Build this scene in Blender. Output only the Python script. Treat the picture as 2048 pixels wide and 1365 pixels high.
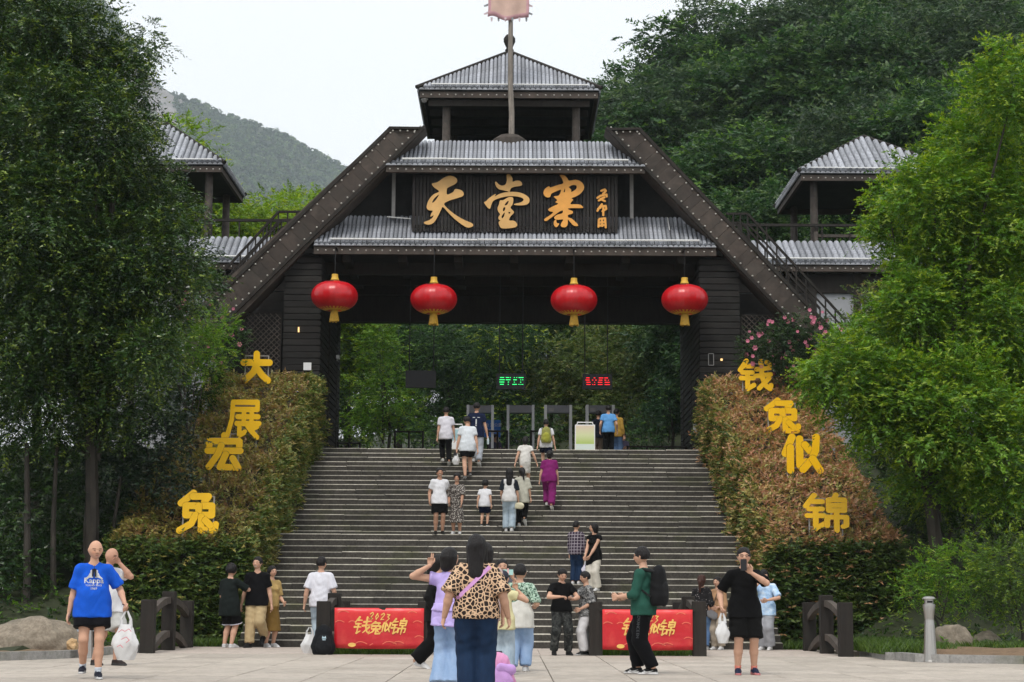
import bpy, bmesh, math, random
import numpy as np
from mathutils import Vector, Matrix
from mathutils.bvhtree import BVHTree
R = math.radians
for _o in list(bpy.data.objects): bpy.data.objects.remove(_o)
scene = bpy.context.scene
C = scene.collection
# ------------------------------------------------------------------ camera
FPX, CX, CY = 3600.0, 1024.0, 682.5
PITCH = math.atan((1203 - CY) / FPX)
CAMZ = 1.0
cam_d = bpy.data.cameras.new('camera'); cam = bpy.data.objects.new('camera', cam_d); C.objects.link(cam)
ROLL = R(0.3)                            # the photographer held the camera a touch askew
_F = Vector((0, math.cos(PITCH), math.sin(PITCH))); _U0 = Vector((0, -math.sin(PITCH), math.cos(PITCH)))
_Rt = Vector((1,0,0))*math.cos(ROLL) + _U0*math.sin(ROLL); _U = _U0*math.cos(ROLL) - Vector((1,0,0))*math.sin(ROLL)
cam.matrix_world = Matrix(((_Rt.x, _U.x, -_F.x, 0), (_Rt.y, _U.y, -_F.y, 0), (_Rt.z, _U.z, -_F.z, CAMZ), (0,0,0,1)))
cam_d.sensor_width = 36.0; cam_d.lens = 36.0*FPX/2048.0; cam_d.clip_start = 0.1; cam_d.clip_end = 8000
scene.camera = cam
# ------------------------------------------------------------------ sky
SUN_EL, SUN_AZ = R(58), R(200)        # azimuth clockwise from +Y, light from behind the camera
world = bpy.data.worlds.new('World'); scene.world = world; world.use_nodes = True
wn = world.node_tree; wn.nodes.clear()
wo = wn.nodes.new('ShaderNodeOutputWorld'); bg = wn.nodes.new('ShaderNodeBackground')
sky = wn.nodes.new('ShaderNodeTexSky'); sky.sky_type = 'NISHITA'; sky.sun_disc = False
sky.sun_elevation = SUN_EL; sky.sun_rotation = SUN_AZ; sky.air_density = 1.0; sky.dust_density = 8.0
sc_ = wn.nodes.new('ShaderNodeMix'); sc_.data_type = 'RGBA'; sc_.blend_type = 'MIX'
mul = wn.nodes.new('ShaderNodeMix'); mul.data_type = 'RGBA'; mul.blend_type = 'MULTIPLY'; mul.inputs[0].default_value = 1.0
wn.links.new(sky.outputs[0], mul.inputs[6]); mul.inputs[7].default_value = (0.1, 0.1, 0.1, 1)
sc_.inputs[0].default_value = 0.90                    # closed overcast: nine tenths even cloud white
wn.links.new(mul.outputs[2], sc_.inputs[6]); sc_.inputs[7].default_value = (0.91, 0.93, 0.955, 1)
wn.links.new(sc_.outputs[2], bg.inputs[0]); bg.inputs[1].default_value = 1.07
wn.links.new(bg.outputs[0], wo.inputs[0])
# ------------------------------------------------------------------ sun
sd = bpy.data.lights.new('sun', 'SUN'); sd.energy = 1.5; sd.angle = R(18); sd.color = (1.0, 0.965, 0.91)
sun = bpy.data.objects.new('sun', sd); C.objects.link(sun)
_sv = Vector((math.sin(SUN_AZ)*math.cos(SUN_EL), math.cos(SUN_AZ)*math.cos(SUN_EL), math.sin(SUN_EL)))
sun.rotation_euler = _sv.to_track_quat('Z', 'Y').to_euler(); sun.location = _sv*60
scene.view_settings.view_transform = 'Standard'; scene.view_settings.look = 'None'
scene.view_settings.exposure = 0.32; scene.view_settings.gamma = 1.0; scene.view_settings.use_curve_mapping = False
scene.render.engine = 'CYCLES'
scene.cycles.max_bounces = 6; scene.cycles.diffuse_bounces = 3; scene.cycles.glossy_bounces = 2
scene.cycles.transmission_bounces = 4; scene.cycles.transparent_max_bounces = 6; scene.cycles.volume_bounces = 1
scene.cycles.use_denoising = True
scene.cycles.caustics_reflective = False; scene.cycles.caustics_refractive = False

# ------------------------------------------------------------------ helpers
def ray(px, py):
    return _F*FPX + _Rt*(px - CX) + _U*(CY - py)
def U(px, py, Y):                        # the point of the plane y = Y seen at a pixel
    d = ray(px, py); t = Y/d.y
    return Vector((d.x*t, Y, CAMZ + d.z*t))
def G(px, py, z=0.0):                    # the point of the level z seen at a pixel
    d = ray(px, py); t = (z - CAMZ)/d.z
    return Vector((d.x*t, d.y*t, z))
def XZ(px, py, Y):
    p = U(px, py, Y); return p.x, p.z

class MB:
    def __init__(s): s.v = []; s.f = []; s.m = []
    def add(s, vs, fs, mi=0):
        n = len(s.v); s.v += [tuple(v) for v in vs]; s.f += [tuple(i+n for i in f) for f in fs]; s.m += [mi]*len(fs); return s
    def box(s, x0, x1, y0, y1, z0, z1, mi=0):
        return s.add([(x0,y0,z0),(x1,y0,z0),(x1,y1,z0),(x0,y1,z0),(x0,y0,z1),(x1,y0,z1),(x1,y1,z1),(x0,y1,z1)],
                     [(0,3,2,1),(4,5,6,7),(0,1,5,4),(1,2,6,5),(2,3,7,6),(3,0,4,7)], mi)
    def cbox(s, x0, x1, y0, y1, z0, z1, c, mi=0, top=None):   # box with its upper edges chamfered
        t = top if top is not None else mi
        vs = [(x0,y0,z0),(x1,y0,z0),(x1,y1,z0),(x0,y1,z0),(x0,y0,z1-c),(x1,y0,z1-c),(x1,y1,z1-c),(x0,y1,z1-c),
              (x0+c,y0+c,z1),(x1-c,y0+c,z1),(x1-c,y1-c,z1),(x0+c,y1-c,z1)]
        s.add(vs, [(0,3,2,1),(0,1,5,4),(1,2,6,5),(2,3,7,6),(3,0,4,7)], mi)
        n = len(s.v)-12
        for f in [(4,5,9,8),(5,6,10,9),(6,7,11,10),(7,4,8,11),(8,9,10,11)]:
            s.f.append(tuple(i+n for i in f)); s.m.append(t)
        return s
    def obox(s, o, a, b, c, mi=0):        # box spanned by three vectors from a corner
        o, a, b, c = Vector(o), Vector(a), Vector(b), Vector(c)
        vs = [o, o+a, o+a+b, o+b, o+c, o+a+c, o+a+b+c, o+b+c]
        return s.add(vs, [(0,3,2,1),(4,5,6,7),(0,1,5,4),(1,2,6,5),(2,3,7,6),(3,0,4,7)], mi)
    def bar(s, p, q, w, h=None, mi=0):    # square bar from p to q
        p, q = Vector(p), Vector(q); h = h or w; d = (q-p)
        r = d.cross(Vector((0,0,1)))
        r = Vector((1,0,0)) if r.length < 1e-5 else r.normalized()
        u = r.cross(d).normalized()
        return s.obox(p - r*w/2 - u*h/2, d, r*w, u*h, mi)
    def tube(s, pts, rad, n=8, mi=0, cap=True):
        pts = [Vector(p) for p in pts]
        rad = rad if isinstance(rad, (list, tuple)) else [rad]*len(pts)
        base = len(s.v); ref = Vector((0.31, 0.22, 0.92))
        for i, p in enumerate(pts):
            d = (pts[min(i+1, len(pts)-1)] - pts[max(i-1, 0)]).normalized()
            rr = ref if abs(d.dot(ref)) < 0.97 else Vector((1,0,0))
            a = d.cross(rr).normalized(); b = d.cross(a)
            for k in range(n):
                t = 2*math.pi*k/n; s.v.append(tuple(p + (a*math.cos(t) + b*math.sin(t))*rad[i]))
        for i in range(len(pts)-1):
            for k in range(n):
                k2 = (k+1) % n
                s.f.append((base+i*n+k, base+(i+1)*n+k, base+(i+1)*n+k2, base+i*n+k2)); s.m.append(mi)
        if cap:
            s.f.append(tuple(base+k for k in range(n))); s.m.append(mi)
            e = base+(len(pts)-1)*n; s.f.append(tuple(e+n-1-k for k in range(n))); s.m.append(mi)
        return s
    def lathe(s, prof, o=(0,0,0), n=24, mi=0, mis=None):
        o = Vector(o); base = len(s.v)
        for r, z in prof:
            for k in range(n):
                t = 2*math.pi*k/n; s.v.append((o.x+r*math.cos(t), o.y+r*math.sin(t), o.z+z))
        for i in range(len(prof)-1):
            for k in range(n):
                k2 = (k+1) % n
                s.f.append((base+i*n+k, base+i*n+k2, base+(i+1)*n+k2, base+(i+1)*n+k)); s.m.append(mis[i] if mis else mi)
        s.f.append(tuple(base+n-1-k for k in range(n))); s.m.append(mis[0] if mis else mi)
        e = base+(len(prof)-1)*n; s.f.append(tuple(e+k for k in range(n))); s.m.append(mis[-1] if mis else mi)
        return s
    def prism(s, poly, y0, y1, mi=0):     # polygon in x,z pushed from y0 to y1
        n = len(poly)
        vs = [(x, y0, z) for x, z in poly] + [(x, y1, z) for x, z in poly]
        fs = [tuple(range(n)), tuple(range(2*n-1, n-1, -1))] + [(i, i+n, (i+1) % n+n, (i+1) % n) for i in range(n)]
        return s.add(vs, fs, mi)
    def mesh(s, name, mats, smooth=False):
        me = bpy.data.meshes.new(name); me.from_pydata(s.v, [], s.f)
        for m in (mats if isinstance(mats, (list, tuple)) else [mats]): me.materials.append(m)
        if any(s.m): me.polygons.foreach_set('material_index', s.m)
        bm = bmesh.new(); bm.from_mesh(me); bmesh.ops.recalc_face_normals(bm, faces=bm.faces); bm.to_mesh(me); bm.free()
        if smooth:
            me.polygons.foreach_set('use_smooth', [True]*len(me.polygons)); me.set_sharp_from_angle(angle=R(38))
        me.update(); return me
    def build(s, name, mats, parent=None, smooth=False, loc=None):
        return link(name, s.mesh(name, mats, smooth), parent, loc)
def link(name, me, parent=None, loc=None, rot=None):
    o = bpy.data.objects.new(name, me); C.objects.link(o)
    if parent: o.parent = parent
    if loc is not None: o.location = loc
    if rot is not None: o.rotation_euler = rot
    return o
def tag(o, label=None, cat=None, group=None, kind=None):
    if label: o['label'] = label
    if cat: o['category'] = cat
    if group: o['group'] = group
    if kind: o['kind'] = kind
    return o
def thing(name, label, cat, loc=(0,0,0), rz=0, group=None):
    o = bpy.data.objects.new(name, None); C.objects.link(o); o.empty_display_size = 0.2
    o.location = loc; o.rotation_euler = (0,0,rz); return tag(o, label, cat, group)
def copy_tree(o, parent=None):
    c = o.copy(); C.objects.link(c); c.parent = parent
    for ch in list(o.children): copy_tree(ch, c)
    return c

# ------------------------------------------------------------------ materials
class NT:
    def __init__(s, name):
        s.m = bpy.data.materials.new(name); s.m.use_nodes = True; s.t = s.m.node_tree; s.b = s.t.nodes['Principled BSDF']
        s.out = s.t.nodes['Material Output']
    def n(s, typ, **kw):
        x = s.t.nodes.new('ShaderNode'+typ)
        for k, v in kw.items(): setattr(x, k, v)
        return x
    def l(s, a, b): s.t.links.new(a, b)
    def coord(s, scale=(1,1,1), which='Object', rot=(0,0,0)):
        tc = s.n('TexCoord'); mp = s.n('Mapping'); s.l(tc.outputs[which], mp.inputs[0])
        mp.inputs['Scale'].default_value = scale; mp.inputs['Rotation'].default_value = rot; return mp.outputs[0]
    def noise(s, co, scale, detail=4, rough=0.6, dist=0):
        x = s.n('TexNoise'); s.l(co, x.inputs['Vector']); x.inputs['Scale'].default_value = scale
        x.inputs['Detail'].default_value = detail; x.inputs['Roughness'].default_value = rough; x.inputs['Distortion'].default_value = dist
        return x.outputs[0]
    def ramp(s, fac, stops, interp='LINEAR'):
        x = s.n('ValToRGB'); s.l(fac, x.inputs[0]); e = x.color_ramp.elements; x.color_ramp.interpolation = interp
        while len(e) < len(stops): e.new(0.5)
        for el, (p, c) in zip(e, stops): el.position = p; el.color = (*c, 1) if len(c) == 3 else c
        return x.outputs[0]
    def mix(s, fac, a, b, blend='MIX'):
        x = s.n('Mix', data_type='RGBA', blend_type=blend)
        for sock, v in ((x.inputs[0], fac), (x.inputs[6], a), (x.inputs[7], b)):
            if hasattr(v, 'is_output') or hasattr(v, 'links'): s.l(v, sock)
            elif isinstance(v, (int, float)): sock.default_value = v
            else: sock.default_value = (*v, 1)
        return x.outputs[2]
    def bump(s, h, strength=0.3, dist=0.02):
        x = s.n('Bump'); s.l(h, x.inputs['Height']); x.inputs['Strength'].default_value = strength; x.inputs['Distance'].default_value = dist
        s.l(x.outputs[0], s.b.inputs['Normal'])
    def base(s, c):
        if hasattr(c, 'links'): s.l(c, s.b.inputs['Base Color'])
        else: s.b.inputs['Base Color'].default_value = (*c, 1)
    def set(s, rough=0.6, metal=0.0, spec=0.4):
        s.b.inputs['Roughness'].default_value = rough; s.b.inputs['Metallic'].default_value = metal
        s.b.inputs['Specular IOR Level'].default_value = spec; return s
    def objrand(s): return s.n('ObjectInfo').outputs['Random']
def K(c, f): return tuple(x*f for x in c)
def simple(name, col, rough=0.6, metal=0, var=0.25, scale=8, bump=0.0, spec=0.4, stretch=(1,1,1), orand=0.0, which='Object'):
    t = NT(name).set(rough, metal, spec); co = t.coord(stretch, which)
    nz = t.noise(co, scale)
    c = t.ramp(nz, [(0.25, K(col, 1-var)), (0.75, K(col, 1+var))])
    if orand:
        hs = t.n('HueSaturation'); t.l(c, hs.inputs['Color'])
        mr = t.n('MapRange'); t.l(t.objrand(), mr.inputs[0]); mr.inputs[3].default_value = 1-orand; mr.inputs[4].default_value = 1+orand
        t.l(mr.outputs[0], hs.inputs['Value']); c = hs.outputs[0]
    t.base(c)
    if bump: t.bump(nz, bump)
    return t.m
def wood(name, col, grain=(2,2,30), dirt=(0.03,0.03,0.025), orand=0.25, rough=0.75, bump=0.35):
    t = NT(name).set(rough, 0, 0.3)
    co = t.coord(grain); n1 = t.noise(co, 1.6, 6, 0.65, 0.6); co2 = t.coord(which='Object'); n2 = t.noise(co2, 1.3, 5, 0.7)
    c = t.ramp(n1, [(0.3, K(col, 0.6)), (0.5, col), (0.72, K(col, 1.45))])
    c = t.mix(t.ramp(n2, [(0.45, (0,0,0)), (0.75, (0.7,0.7,0.7))]), c, dirt)
    hs = t.n('HueSaturation'); t.l(c, hs.inputs['Color']); mr = t.n('MapRange'); t.l(t.objrand(), mr.inputs[0])
    mr.inputs[3].default_value = 1-orand; mr.inputs[4].default_value = 1+orand; t.l(mr.outputs[0], hs.inputs['Value'])
    t.base(hs.outputs[0]); t.bump(n1, bump, 0.01); return t.m
M = {}
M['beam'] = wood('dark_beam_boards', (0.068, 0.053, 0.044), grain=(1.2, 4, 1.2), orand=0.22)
M['timber'] = wood('dark_timber', (0.020, 0.0158, 0.0130), grain=(6, 6, 1.0), orand=0.2)
M['clad'] = wood('black_cladding', (0.0125, 0.0108, 0.0098), grain=(1, 4, 8), orand=0.3)
M['inner'] = wood('near_black_boarding', (0.007, 0.0064, 0.006), grain=(2, 2, 2), orand=0.1)  # near-black base colour with grain
M['rail'] = wood('weathered_rail_wood', (0.085, 0.07, 0.06), grain=(3, 3, 3), orand=0.2)
M['pole'] = wood('bleached_pole_wood', (0.24, 0.21, 0.18), grain=(14, 14, 1.2), dirt=(0.10, 0.09, 0.08), orand=0.0)
M['slat'] = wood('sign_slat_wood', (0.019, 0.0155, 0.0148), grain=(10, 10, 1.0), orand=0.35)
M['greypost'] = simple('grey_post_paint', (0.30, 0.29, 0.28), 0.6, var=0.2, scale=6)
M['stud'] = simple('pale_metal_stud', (0.46, 0.44, 0.40), 0.45, 0.3, var=0.15, scale=20)
M['pipe'] = simple('white_pipe', (0.74, 0.74, 0.72), 0.4, var=0.15, scale=3)
M['plaster'] = simple('grey_plaster', (0.36, 0.37, 0.39), 0.9, var=0.08, scale=4, bump=0.1)
def tile_mat():
    t = NT('weathered_roof_tile').set(0.55, 0, 0.4)
    n1 = t.noise(t.coord((9, 9, 1.2)), 1.5, 5, 0.65); n2 = t.noise(t.coord((1,1,1)), 1.1, 5, 0.65)
    c = t.ramp(n1, [(0.28, (0.17, 0.175, 0.19)), (0.5, (0.33, 0.345, 0.38)), (0.75, (0.50, 0.515, 0.555))])
    c = t.mix(t.ramp(n2, [(0.48, (0,0,0)), (0.72, (0.75,0.75,0.75))]), c, (0.085, 0.085, 0.075))
    hs = t.n('HueSaturation'); t.l(c, hs.inputs['Color']); mr = t.n('MapRange'); t.l(t.objrand(), mr.inputs[0])
    mr.inputs[3].default_value = 0.62; mr.inputs[4].default_value = 1.12; t.l(mr.outputs[0], hs.inputs['Value'])
    t.base(hs.outputs[0]); t.bump(n1, 0.2, 0.01); return t.m
M['tile'] = tile_mat()
def stone_mat(name, dark, light, moss=(0.055, 0.062, 0.028), orand=0.22, mossy=0.55, rough=0.85):
    t = NT(name).set(rough, 0, 0.3)
    co = t.coord(which='Object'); tc = t.n('NewGeometry')
    n1 = t.noise(tc.outputs['Position'], 22, 5, 0.7); n2 = t.noise(tc.outputs['Position'], 0.9, 6, 0.62); n3 = t.noise(tc.outputs['Position'], 5, 5, 0.7)
    c = t.ramp(n1, [(0.3, dark), (0.72, light)])
    c = t.mix(t.ramp(n3, [(0.45, (0,0,0)), (0.7, (0.6,0.6,0.6))]), c, K(dark, 0.6))
    c = t.mix(t.ramp(n2, [(0.52, (0,0,0)), (0.72, (mossy,)*3)]), c, moss)
    hs = t.n('HueSaturation'); t.l(c, hs.inputs['Color']); mr = t.n('MapRange'); t.l(t.objrand(), mr.inputs[0])
    mr.inputs[3].default_value = 1-orand; mr.inputs[4].default_value = 1+orand; t.l(mr.outputs[0], hs.inputs['Value'])
    t.base(hs.outputs[0]); t.bump(n1, 0.35, 0.01); return t.m
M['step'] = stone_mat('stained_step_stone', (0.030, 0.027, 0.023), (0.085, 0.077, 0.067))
M['nose'] = stone_mat('worn_highlit_step_edge', (0.26, 0.24, 0.20), (0.50, 0.47, 0.40), moss=(0.15, 0.15, 0.07), orand=0.35, mossy=0.85)  # worn pale stone, with the bright edge highlight put into its colour
M['paver'] = stone_mat('granite_paver', (0.37, 0.325, 0.275), (0.52, 0.465, 0.405), moss=(0.28, 0.245, 0.20), orand=0.11, mossy=0.65, rough=0.7)
M['deck'] = stone_mat('bridge_slab', (0.42, 0.36, 0.31), (0.58, 0.50, 0.44), moss=(0.36, 0.32, 0.27), orand=0.05, mossy=0.5, rough=0.7)
M['joint'] = stone_mat('paving_joint_bed', (0.10, 0.085, 0.07), (0.16, 0.14, 0.12), orand=0)
M['kerb'] = stone_mat('kerb_granite', (0.24, 0.235, 0.225), (0.38, 0.37, 0.35), moss=(0.12, 0.13, 0.06), orand=0.12)
M['rock'] = stone_mat('boulder_stone', (0.17, 0.14, 0.105), (0.33, 0.28, 0.215), moss=(0.07, 0.07, 0.055), orand=0.12, mossy=0.8)
M['soil'] = stone_mat('bare_soil', (0.13, 0.085, 0.05), (0.25, 0.165, 0.10), moss=(0.07, 0.08, 0.03), orand=0)
M['forest_floor'] = stone_mat('forest_floor', (0.020, 0.026, 0.012), (0.045, 0.055, 0.022), moss=(0.02, 0.032, 0.012), orand=0)
M['yellow'] = simple('yellow_letter_paint', (0.98, 0.56, 0.0), 0.45, var=0.05, scale=3, spec=0.5)
def gold_mat(name, col):
    t = NT(name).set(0.5, 0, 0.4); t.base(t.ramp(t.noise(t.coord(), 2.2, 3), [(0.3, K(col, 0.88)), (0.7, K(col, 1.1))])); return t.m
M['gold_a'] = gold_mat('ochre_character_paint', (0.68, 0.40, 0.14)); M['gold_b'] = gold_mat('orange_character_paint', (0.78, 0.36, 0.07))
M['goldedge'] = simple('brown_character_edge', (0.20, 0.11, 0.03), 0.6)
M['white'] = simple('white_paint', (0.78, 0.78, 0.77), 0.5, var=0.06)
M['black'] = simple('black_plastic', (0.012, 0.012, 0.014), 0.5, var=0.2)
M['steel'] = simple('brushed_steel', (0.42, 0.41, 0.39), 0.38, 0.9, var=0.1, scale=3, stretch=(30, 30, 1))
M['grey_alu'] = simple('grey_aluminium', (0.42, 0.42, 0.43), 0.45, 0.4, var=0.08, scale=3)
M['panelgrey'] = simple('grey_panel', (0.20, 0.20, 0.22), 0.5, var=0.08, scale=3)
def emit(name, col, st):
    t = NT(name); t.base(K(col, 0.3)); t.b.inputs['Emission Color'].default_value = (*col, 1); t.b.inputs['Emission Strength'].default_value = st; return t.m
M['led_g'] = emit('green_led', (0.03, 1.0, 0.22), 1.6); M['led_r'] = emit('red_led', (1.0, 0.012, 0.02), 1.8)
M['led_lamp'] = emit('small_wall_lamp', (1.0, 0.62, 0.25), 1.2)
M['blue'] = simple('blue_sign_print', (0.015, 0.17, 0.62), 0.5, var=0.08)
# ================================================================== the setting
rng = random.Random(7); nrg = np.random.default_rng(7)
RISE, TREAD, Y0, NLOW, NUP, LAND = 0.155, 0.35, 39.2, 17, 18, 1.63
def step_edge(i):                          # front edge of tread i (1..35) and its height
    return Y0 + TREAD*(i-1) + (LAND if i > NLOW else 0.0), RISE*i
YTOP, ZTOP = step_edge(NLOW+NUP)
def tz(x, y):                              # the lie of the land
    side = max(0.0, min(1.0, (abs(x)-6.5)/1.5))
    bank = 0.10 + max(0.0, min(1.0, (y-38)/15))*5.2
    z = side*bank + (1-side)*(-0.8)
    if y > 58: z = max(z, 5.0) if y > 62 else z
    if y > 66:
        rt = 1/(1+math.exp(-(x-16)/9.0))
        z = 5.2 + (y-66)*(0.10+0.33*rt) if y < 140 else 5.2 + 74*(0.10+0.33*rt) + (y-140)*(0.02+0.03*rt)
        if y > 230: z -= (y-230)*0.35
    return z
# ground sheet to the horizon
tag(MB().box(-3000, 3000, -300, 3000, -3.2, -3.0).build('ground', M['forest_floor']), kind='structure')
def terrain():
    xs = list(np.linspace(-170, -20, 26)) + list(np.linspace(-18, 18, 46)) + list(np.linspace(20, 190, 30))
    ys = list(np.linspace(28.5, 66, 52)) + list(np.linspace(68, 300, 50))
    b = MB(); W = len(xs)
    for y in ys:
        for x in xs:
            yy = y
            if abs(x) < 6.6 and yy < 66: z = -2.0
            else:
                edge = min(1.0, max(0.0, (abs(x)-7.0)/0.8)) if yy > 34 else 1.0
                z = tz(x, yy) + 0.06*math.sin(x*1.7+yy*0.9)*edge + 0.05*math.sin(x*3.1-yy*2.3)
                lim = kerb_y(x)
                if lim is not None and yy < lim: z = -2.0
            b.v.append((x, y, z))
    for j in range(len(ys)-1):
        for i in range(W-1):
            b.f.append((j*W+i, j*W+i+1, (j+1)*W+i+1, (j+1)*W+i)); b.m.append(0)
    return b
KERB_L = [G(-260,1327), G(0,1322), G(90,1319.5), G(140,1317.5), G(195,1313), G(240,1307.5), G(285,1301), G(316,1296)]
KERB_R = [G(1735,1309.5), G(1790,1321), G(1830,1324.5), G(1900,1326.5), G(2048,1329), G(2300,1333)]
def kerb_y(x):                             # front line of the planted beds
    for K_ in (KERB_L, KERB_R):
        ks = sorted(K_, key=lambda p: p.x)
        if K_ is KERB_L and x <= ks[-1].x or K_ is KERB_R and x >= ks[0].x:
            if x <= ks[0].x: return ks[0].y + 0.25
            if x >= ks[-1].x: return ks[-1].y + 0.25
            for a, b in zip(ks, ks[1:]):
                if a.x <= x <= b.x: return a.y + (b.y-a.y)*(x-a.x)/(b.x-a.x+1e-9) + 0.25
    return None
hill = tag(terrain().build('hillside', M['forest_floor'], smooth=True), kind='structure')
# ---- plaza: bed sheet and pavers
plaza = tag(MB().box(-40, 40, -30, 34.35, -0.5, -0.02).build('plaza', M['joint']), kind='structure')
pv_w, pv_d = 1.05, 0.9
pm = MB().cbox(0.007, pv_w-0.007, 0.007, pv_d-0.007, -0.06, 0, 0.004).mesh('paver', M['paver'])
for j in range(12):
    for i in range(21):
        link('paver', pm, plaza, (-11.0 + i*pv_w + 0.0, 23.5 + j*pv_d, rng.uniform(-0.0025, 0.0025)))
b = MB()
for j in range(-14, 0):
    for i in range(24): b.cbox(-12.05+i*pv_w+0.007, -12.05+(i+1)*pv_w-0.007, 23.5+j*pv_d+0.004, 23.5+(j+1)*pv_d-0.004, -0.06, 0, 0.004)
for j in range(12):
    for sx in (-1, 1):
        for i in range(6):
            x = (11.05+i*pv_w if sx > 0 else -11.0-(i+1)*pv_w)
            b.cbox(x+0.004, x+pv_w-0.004, 23.5+j*pv_d+0.004, 23.5+(j+1)*pv_d-0.004, -0.06, 0, 0.004)
tag(b.build('outer_pavers', M['paver'], plaza), kind='stuff')
# ---- kerbs of the planted beds
def kerb(pts, label):
    t = thing('granite_kerb', label, 'kerb')
    for a, c in zip(pts, pts[1:]):
        d = (c-a); n = max(1, round(d.length/0.9)); u = d/n; s = Vector((-u.y, u.x, 0)).normalized()*0.16
        if s.y < 0: s = -s
        for k in range(n):
            o = a + u*k + u.normalized()*0.004
            MB().obox(o + Vector((0,0,-0.1)), u - u.normalized()*0.008, s, (0,0,0.1+0.14+rng.uniform(-0.006,0.006))).build('kerbstone', M['kerb'], t)
kerb(KERB_L, 'curved granite kerb around the planted bed with the big boulder')
kerb(KERB_R, 'granite kerb along the bed with the pair of round boulders')
# ---- bridge decks, ditch, foot of the stairs
BR = [(-6.95, -3.38), (-1.78, 1.74), (3.40, 6.45)]
tag(MB().box(-7.4, -5.87, 39.26, 40.6, -0.6, -0.02).box(5.87, 7.4, 39.26, 40.6, -0.6, -0.02).build('bed_soil', M['soil']), kind='structure')
walk = tag(MB().box(-7.4, 7.4, 38.55, 39.25, -0.6, -0.012).build('pavement', M['joint']), kind='structure')
for i in range(11): MB().cbox(-7.3+i*1.33, -7.3+(i+1)*1.33-0.008, 38.56, 39.2, -0.05, 0.0, 0.004).build('paving_slab', M['deck'], walk)
for k, (x0, x1) in enumerate(BR):
    t = tag(MB().box(x0, x1, 34.36, 38.54, -0.35, -0.03).build('footbridge', M['joint']), ['flat stone footbridge beside the big boulder bed', 'flat stone footbridge between the two red banners', 'flat stone footbridge beside the steel ash bin'][k], 'bridge', 'stone footbridges over the ditch')
    n = 3; m = 7
    for i in range(n):
        for j in range(m):
            w = (x1-x0)/n; d = 4.18/m
            MB().cbox(x0+i*w+0.003, x0+(i+1)*w-0.003, 34.36+j*d+0.003, 34.36+(j+1)*d-0.003, -0.029, 0.0+rng.uniform(0,0.003), 0.003).build('deck_slab', M['deck'], t)
tag(MB().box(-9, 9, 34.36, 38.54, -0.9, -0.40).build('ditch_bed', M['soil']), kind='structure')
# ---- the great stairs
stair_core = MB()
prof = [(39.3, -0.5)]
for i in range(1, NLOW+NUP+1):
    y, z = step_edge(i); prof += [(y+0.06, z-RISE-0.03), (y+0.06, z-0.03)]
prof += [(54.0, ZTOP-0.03), (54.0, -0.5)]
vs = [(-5.86, y, z) for y, z in prof] + [(5.86, y, z) for y, z in prof]; n = len(prof)
stair_core.add(vs, [tuple(range(n)), tuple(range(2*n-1, n-1, -1))] + [(i, (i+1) % n, (i+1) % n+n, i+n) for i in range(n)])
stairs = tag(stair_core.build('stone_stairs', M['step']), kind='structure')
for i in range(1, NLOW+NUP+1):
    y, z = step_edge(i); d = TREAD + (LAND if i == NLOW else 0) + 0.04
    if i == NLOW+NUP: d = 1.2
    x = -5.9 - rng.uniform(0, 1.2)
    while x < 5.6:
        L = rng.uniform(1.5, 2.7); jy = rng.uniform(-0.016, 0.012); jz = rng.uniform(-0.010, 0.005)
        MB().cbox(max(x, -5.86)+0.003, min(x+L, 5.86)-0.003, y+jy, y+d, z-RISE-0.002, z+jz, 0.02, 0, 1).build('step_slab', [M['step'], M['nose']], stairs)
        x += L
# ---- terrace the gate stands on
terr = tag(MB().box(-30, 30, 53.5, 66.5, 3.0, ZTOP-0.012).build('terrace', M['step']), kind='structure')
# ---- far mountain
RIDGE = [(-900,-90),(-300,-90),(60,-80),(150,-50),(205,-5),(235,38),(262,88),(290,132),(318,172),(345,188),(385,200),(440,226),(500,248),(545,262),(600,290),(640,312),(690,336),(740,362),(820,400),(950,450),(1200,520)]
def ridge_py(px):
    for (a, b), (c, d) in zip(RIDGE, RIDGE[1:]):
        if a <= px <= c: return b + (d-b)*(px-a)/(c-a)
    return RIDGE[-1][1]
def mtn(px, v):                            # v 0 foot .. 1 ridge .. 1.3 far side
    Y = 1450 + 900*v; py = 560 + (ridge_py(px)-560)*min(v, 1.0)
    p = U(px, py, Y)
    if v > 1: p.z -= (v-1)*900
    p.z += 9*math.sin(p.x*0.025+v*6)*math.sin(v*9+1)*(1 if v < 0.93 else 0.2); return p
b = MB(); cols = list(range(-900, 1201, 30)); vv = [i/20 for i in range(0, 27)]
for v in vv:
    for px in cols: b.v.append(tuple(mtn(px, v)))
W = len(cols)
for j in range(len(vv)-1):
    for i in range(W-1): b.f.append((j*W+i, j*W+i+1, (j+1)*W+i+1, (j+1)*W+i)); b.m.append(0)
M['mtn'] = stone_mat('mountain_soil', (0.03, 0.04, 0.02), (0.05, 0.06, 0.03), orand=0)
mountain = tag(b.build('mountain', M['mtn'], smooth=True), kind='structure')
M['cliff'] = simple('bare_cliff_rock', (0.19, 0.17, 0.165), 0.9, var=0.35, scale=0.06, stretch=(1, 1, 0.25), bump=0.5)
b = MB(); cc = list(range(225, 372, 7)); vv2 = [0.56+0.47*i/22 for i in range(23)]
for v in vv2:
    for px in cc:
        e = min((px-225)/30, (366-px)/30, 1.0); p = mtn(px, v)
        b.v.append((p.x, p.y - 14*max(-0.6, min(e, (v-0.56)/0.15)) - 4*math.sin(px*0.21+v*19) - 3*math.sin(px*0.5-v*41), p.z))
W = len(cc)
for j in range(len(vv2)-1):
    for i in range(W-1): b.f.append((j*W+i, j*W+i+1, (j+1)*W+i+1, (j+1)*W+i)); b.m.append(0)
b.build('cliff_face', M['cliff'], mountain, smooth=True)
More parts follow.
